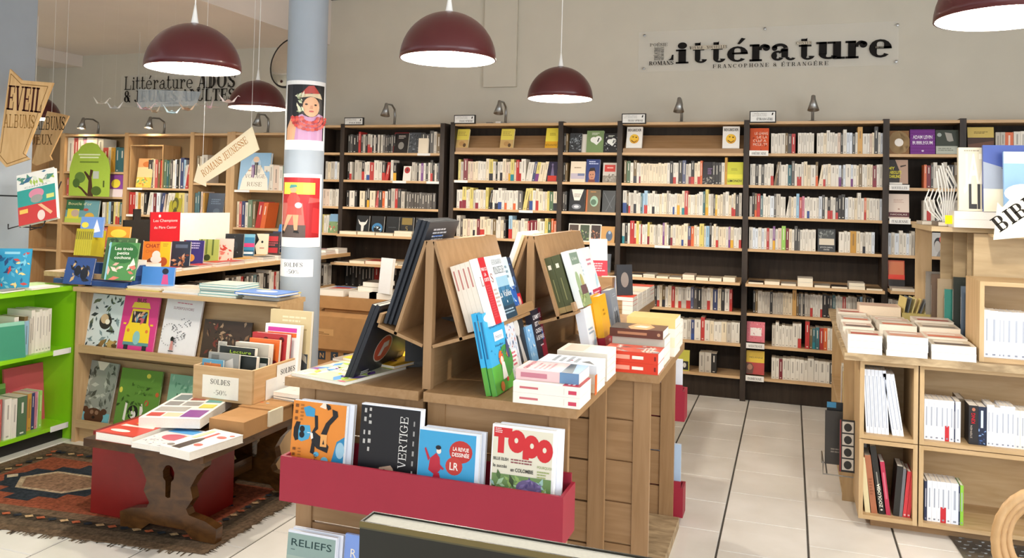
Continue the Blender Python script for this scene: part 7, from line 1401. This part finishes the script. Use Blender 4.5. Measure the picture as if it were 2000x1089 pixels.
q = MB(); q.M = Matrix(((0, 1, 0, 0), (-1, 0, 0, .040), (0, 0, 1, 0), (0, 0, 0, 1))); add_text(q, 'KING', .026, .10, .016, 'b82430', y=-.0012, align='l', rot=90, bold=.03, width=.05); add_text(q, 'STEPHEN', .014, .03, .008, 'c8b8a8', y=-.0012, align='l', rot=90, width=.06); q.build('lettering', M['matte'], kg)
spn('navy book with white cloud panel beside the STEPHEN KING spine', x, 0, .183, .034, '17223c', .4685, 0, [('r', .3, .45, .6, .9, 'c8d4e4'), ('s', .05, .02, .95, .4, 10, .2, ['3a5a9a', '7fa0d0'])], y=4.45); x += .035
x = line(x + .002, .4685, [('w', 16, 0), ('w', 14, 0), ('u', 24, .185), ('w', 22, 0), ('u', 20, 0), ('w', 18, 0), ('c', 20, .18), ('c', 20, .18), ('c', 20, .18), ('c', 22, .18), ('w', 20, .18), ('c', 20, .18)], 4.455, 'right of the navy book in the wide pine cube', 'second run in the wide cube')
line(.636, .0755, [('b', 12, .19), ('w', 20, 0), ('w', 22, 0), ('w', 14, 0), ('1', 24, 0), ('w', 20, 0), ('u', 32, 0), ('b', 6, .185), ('L', 14, .19)], 4.455, 'in the short run on the bottom row', 'short run in the bottom cube')
x = line(.885, .8895, [('w', 26, .225), ('w', 34, .222), ('w', 14, .22), ('u', 16, .22), ('u', 28, .22), ('w', 30, .22), ('u', 28, .22), ('k', 30, .215), ('w', 20, .2), ('w', 24, .21), ('c', 22, .2), ('w', 26, .21)], 4.455, 'in the pine cube above the plank', 'upper cube paperbacks')
# stacks of paperbacks on the plank top: fore-edges to the front
R9 = random.Random(11)
COLS = [(.275, .17), (.452, .195), (.648, .205)]
TOPS = ['c9b8a4', 'd8c0b4', 'c8a898', 'b8b0a4', 'cfc4b0', 'd8b8a8']
for ci, (x, w) in enumerate(COLS):
    ny = (6, 5, 4)[ci]
    for j in range(ny):
        y = 4.395 + j * .186; n = ((3, 3, 2), (2, 2, 3), (3, 3, 4), (3, 3, 4), (3, 3, 0), (3, 0, 0))[j][ci]; z = .8685
        for i in range(n):
            t = (.022 + .014 * R9.random()) if ci < 2 or j else .036
            c = 'eef2f8' if j == 0 else 'e6dccc'
            top = i == n - 1
            lbs = ('left', 'middle', 'inner')[ci]
            a = [('r', .05, .05, .95, .95, TOPS[(ci * 2 + j) % 6]), ('r', .1, .1, .9, .4, ('a8443c', 'c88a70', '5a4a48', 'cf6a4c', '8a8078')[(ci + j) % 5]), ('r', .12, .55, .8, .72, 'efe9e0')] if top else None
            flat_book('paperback with pale page edge in the %s column of stacks on the plank' % ({'left': 'outer', 'middle': 'second', 'inner': 'third'}[lbs]), x + .004 * R9.random(), y, z, w - .012, .178, t, 'd8cfc0', a, '%s column of plank stacks' % lbs, pages=c); z += t + .0004
r = thing('archive_box', 'cream cardboard box of index cards on the plank top', 'box', (.655, 5.35, .8685))
q = MB(); q.box(-.02, .145, 0, .16, 0, .10, 'b8a86a'); q.build('body', M['matte'], r)
q = MB(); add_text(q, 'FORMAT', .06, .03, .028, '8a7a44', y=-.0008, slab=.12, width=.10); q.build('lettering', M['matte'], r)
for i in range(7): book('buff index folder standing in the cream card box', .15, .14, .004, ('cdbb78', '6a7076', 'd8c88a')[i % 3], T(.640 + i * .021, 5.37, .92) @ RZ(8) @ RY(10 + 2 * i) @ RZ(90), None, group='folders in the card box', name='folder', cat='folder')
flat_book('pale pink thick novel on the plank beside the card box', .40, 5.36, .8685 + .05, .23, .18, .08, 'e3cdb8', [('r', .05, .05, .95, .95, 'd8b8a4')], pages='ecd9c0')
flat_book('cream novel under the pale pink thick novel', .40, 5.36, .8685, .22, .17, .0495, 'd8cbb0', None, pages='e6d8c0')
# taller plywood display behind, with slots and a top shelf
r = thing('slot_display', 'plywood display with vertical slots under the JAZZ LIFE book', 'display', (1.1, 5.0, .869))
def dg(name, mat, *a): q = MB(); q.M = T(-1.1, -5.0, -.869); q.box(*a); return q.build(name, mat, r)
dg('front_panel', M['ply'], .905, 1.75, 4.80, 4.815, .869, 1.47); dg('top_board', M['ply'], .70, 1.75, 4.76, 5.5, 1.475, 1.50)
dg('end_panel', M['pinez'], .712, .80, 5.42, 5.44, .869, 1.475)
for i, (x, y) in enumerate(((.845, 4.96), (.805, 5.12), (.765, 5.28))): dg('slot_divider', M['ply'], x + .06, x + .10 + .3, y, y + .012, .95, 1.475)
dg('bottom_board', M['ply'], .74, 1.0, 4.83, 5.44, .869, .89)
for i, (lb, y, t, h, c) in enumerate((('grey album in the plywood slots', 5.36, .03, .33, '8d877d'), ('brown album in the plywood slots', 5.30, .03, .32, '6a5646'), ('beige album in the plywood slots', 5.24, .02, .30, 'b8a588'), ('teal-edged album in the plywood slots', 5.15, .018, .25, '3f8f84'), ('dark speckled album in the plywood slots', 5.02, .03, .33, '2f3530'), ('grey-blue album in the plywood slots', 4.93, .02, .29, '5f6f80'))):
    book(lb, .2, h, t, c, T(.872 - .022 * (5 - i), y, .8905), [('s', .05, .05, .95, .95, 10, .1, [mix(c, 'ffffff', .2), mix(c, '000000', .2)])], spine=[('r', .2, .3, .8, .8, mix(c, 'ffffff', .25))], hard=True)
z = 1.5005
flat_book('grey comic lying on the display top by the wire stand', .715, 5.2, z, .16, .22, .02, 'b8b0a2', None)
flat_book('patterned comic lying under the folded cover on the display top', .76, 4.95, z, .15, .22, .022, '6a5a4c', [('s', .05, .05, .95, .95, 20, .1, ['c8b8a0', '3a3430'])])
q = MB(); q.box(0, .035, 0, .002, 0, .045, 'f3ea1f'); tag(q.build('price_tag', M['matte']), 'small bright yellow tag on the display edge', 'tag').matrix_world = T(0.762, 4.752, 1.516)
for i in range(2): flat_book('white paged book with blue tab under the JAZZ LIFE book', .795, 4.70, 1.5005 + i * .0425, .22, .16, .042, 'd8d4cc', None, 'books under the jazz cover', pages='dedad4')
book('cream JAZZ LIFE cover standing on the display', .26, .33, .03, 'ded6bc', stand(0.821, 4.73, 1.586, 2, 4), [('t', 'JAZZ', .40, .44, .46, 'f3eedd', {'bold': .03, 'fit': .62}), ('t', 'LIFE', .44, .05, .37, '1e1b18', {'bold': .04, 'fit': .52}), ('l', .1, .92, .4, .96, 1, 'a89c84')], hard=True)
book('blue and white mountain cover standing before the JAZZ LIFE book', .27, .34, .02, '4257a0', stand(0.927, 4.69, 1.586, 4, 4), [('r', 0, 0, 1, .34, 'e4ddc6'), ('p', [(0, .34), (.6, .34), (1, .55), (1, .9), (.5, .62), (0, .75)], '9aa2b0'), ('p', [(.3, .66), (.7, .3), (.95, .3), (.95, .6)], '3a4258')], hard=True)
book('sky blue cover with cloud beside the blue mountain cover', .22, .30, .015, '8fb6e0', stand(1.009, 4.645, 1.59, 6, 4), [('r', 0, .8, 1, 1, 'c4d8ee'), ('e', .4, .3, .4, .16, 'eef2f6'), ('t', 'IMMENSE', .4, .84, .06, 'f2f4f8', {'fit': .5})], hard=True)
r = thing('flyer', 'cream folded flyer lettered BIBLIO stuck on the display front', 'flyer', (0.92, 4.55, 1.48))
pts = [(0.942,4.55,1.448), (1.094,4.55,1.469), (1.135,4.55,1.798), (0.98,4.55,1.608), (0.958,4.55,1.632)]
q = MB(); X0 = 0.92; q.M = T(-X0, 0, -1.48) @ RX(90); q.prism([(p[0], p[2]) for p in pts], -.003, 0, 'e6e0cc'); q.build('sheet', M['matte'], r)
q = MB(); q.M = T(-X0, 0, -1.48); add_text(q, 'BIBLIO', 0.97, 1.485, .075, '2a2622', y=-.0008, align='l', slab=.2, rot=38); q.build('lettering', M['matte'], r)
q = MB(); q.hexa([(0.942 - .001, 4.553, 1.46), (1.3, 4.553, 1.46), (1.3, 4.76, 1.46), (0.942 + .02, 4.76, 1.46), (0.942 - .001, 4.553, 1.474), (1.3, 4.553, 1.474), (1.3, 4.76, 1.474), (0.942 + .02, 4.76, 1.474)]); tag(q.build('shelf_board', M['ply']), 'thin plywood shelf holding the flyer and display books', 'shelf')
# white wire display tree
r = thing('wire_display', 'tangle of white plastic-coated wire hooks on the display top', 'wire stand', (0.812, 5.0, 1.50))
q = MB()
for k in range(7):
    a = -.05 + .018 * k; q.tube([(.01 * k - .02, 0, 0.0), (a * .5, 0, .12), (a * .9, -.01, .2 + .012 * (k % 3)), (a * .5 - .03, -.01, .30 + .015 * (k % 4))], .0045, 6)
for k in range(4): q.tube([(-.09 + .02 * k, 0, .20), (-.11 + .02 * k, 0, .14), (-.09 + .02 * k, 0, .08), (-.04 + .01 * k, 0, .03)], .004, 6)
q.build('wire', M['white'], r)
# ================================================================ things nearest the camera
q = MB(); q.box(-.75, .45, .55, 1.30, .70, .745); o = tag(q.build('cash_desk', M['oak']), 'beech cash desk top under the large dark book', 'desk')
for x, y in ((-.72, .6), (.38, .6), (-.72, 1.24), (.38, 1.24)):
    q = MB(); q.box(x, x + .05, y, y + .05, 0, .70); q.build('leg', M['oakz'], o)
bk = book('large dark olive hardback standing upright with pale page edges', .62, .355, .042, '1e1d15', T(-.615, 1.115, .746), [('r', .0, .97, 1, .985, '4a462e')], hard=True, pages='c9c8bc')
q = MB(); q.box(.0, .62, -.0012, -.0004, .347, .355, '6a5e3c'); q.build('gilt_edge', M['matte'], bk)
r = thing('basket', 'pale wicker basket handle by the metal ramp', 'basket', (0.695,2.7,0.647))
for k, rad in enumerate((.125, .105, .085)):
    q = MB(); q.tube([(rad * math.cos(2 * PI * i / 28), .02 * k, rad * 1.25 * math.sin(2 * PI * i / 28)) for i in range(29)], .013, 8); q.build('cane_hoop', M['beechz'], r, True)
q = MB(); q.lathe([(.001, -.52), (.16, -.52), (.2, -.25), (.17, -.10), (.16, -.10), (.19, -.25), (.15, -.5), (.001, -.5)], 24); q.build('body', M['beechz'], r, True)
r = thing('metal_ramp', 'grey embossed tread plate on the floor before the pine cubes', 'tread plate', (1.2, 4.0, 0))
pa, pb2, pc, pd = (0.749,4.53,0.004), (0.775,4.179,0.004), (1.298,4.231,0.004), (1.235,4.73,0.004)
q = MB(); q.M = T(-1.2, -4.0, 0); q.prism([pa[:2], pb2[:2], pc[:2], pd[:2]], .0005, .004); q.build('plate', M['steel'], r)
q = MB(); q.M = T(-1.2, -4.0, 0)
for i in range(9):
    for j in range(9):
        u, v = (i + .5 + .5 * (j % 2)) / 9.5, (j + .5) / 9; X = (pa[0] * (1 - u) + pd[0] * u) * (1 - v) + (pb2[0] * (1 - u) + pc[0] * u) * v; Y_ = (pa[1] * (1 - u) + pd[1] * u) * (1 - v) + (pb2[1] * (1 - u) + pc[1] * u) * v
        s_ = 1 if (i + j) % 2 else -1; q.prism([(X - .012, Y_ - .003 * s_), (X, Y_ - .004), (X + .012, Y_ + .003 * s_), (X, Y_ + .004)], .004, .0065)
o = q.build('tread_studs', M['steel'], r); o['kind'] = 'stuff'
# ================================================================ every further spine on the shelves, past the limit of single books
STUFF_O = STUFF.build('shelved_books', M['paint']); STUFF_O['kind'] = 'stuff'; tag(STUFF_O, 'tight rows of mostly white and cream paperback spines filling shelves', 'books')
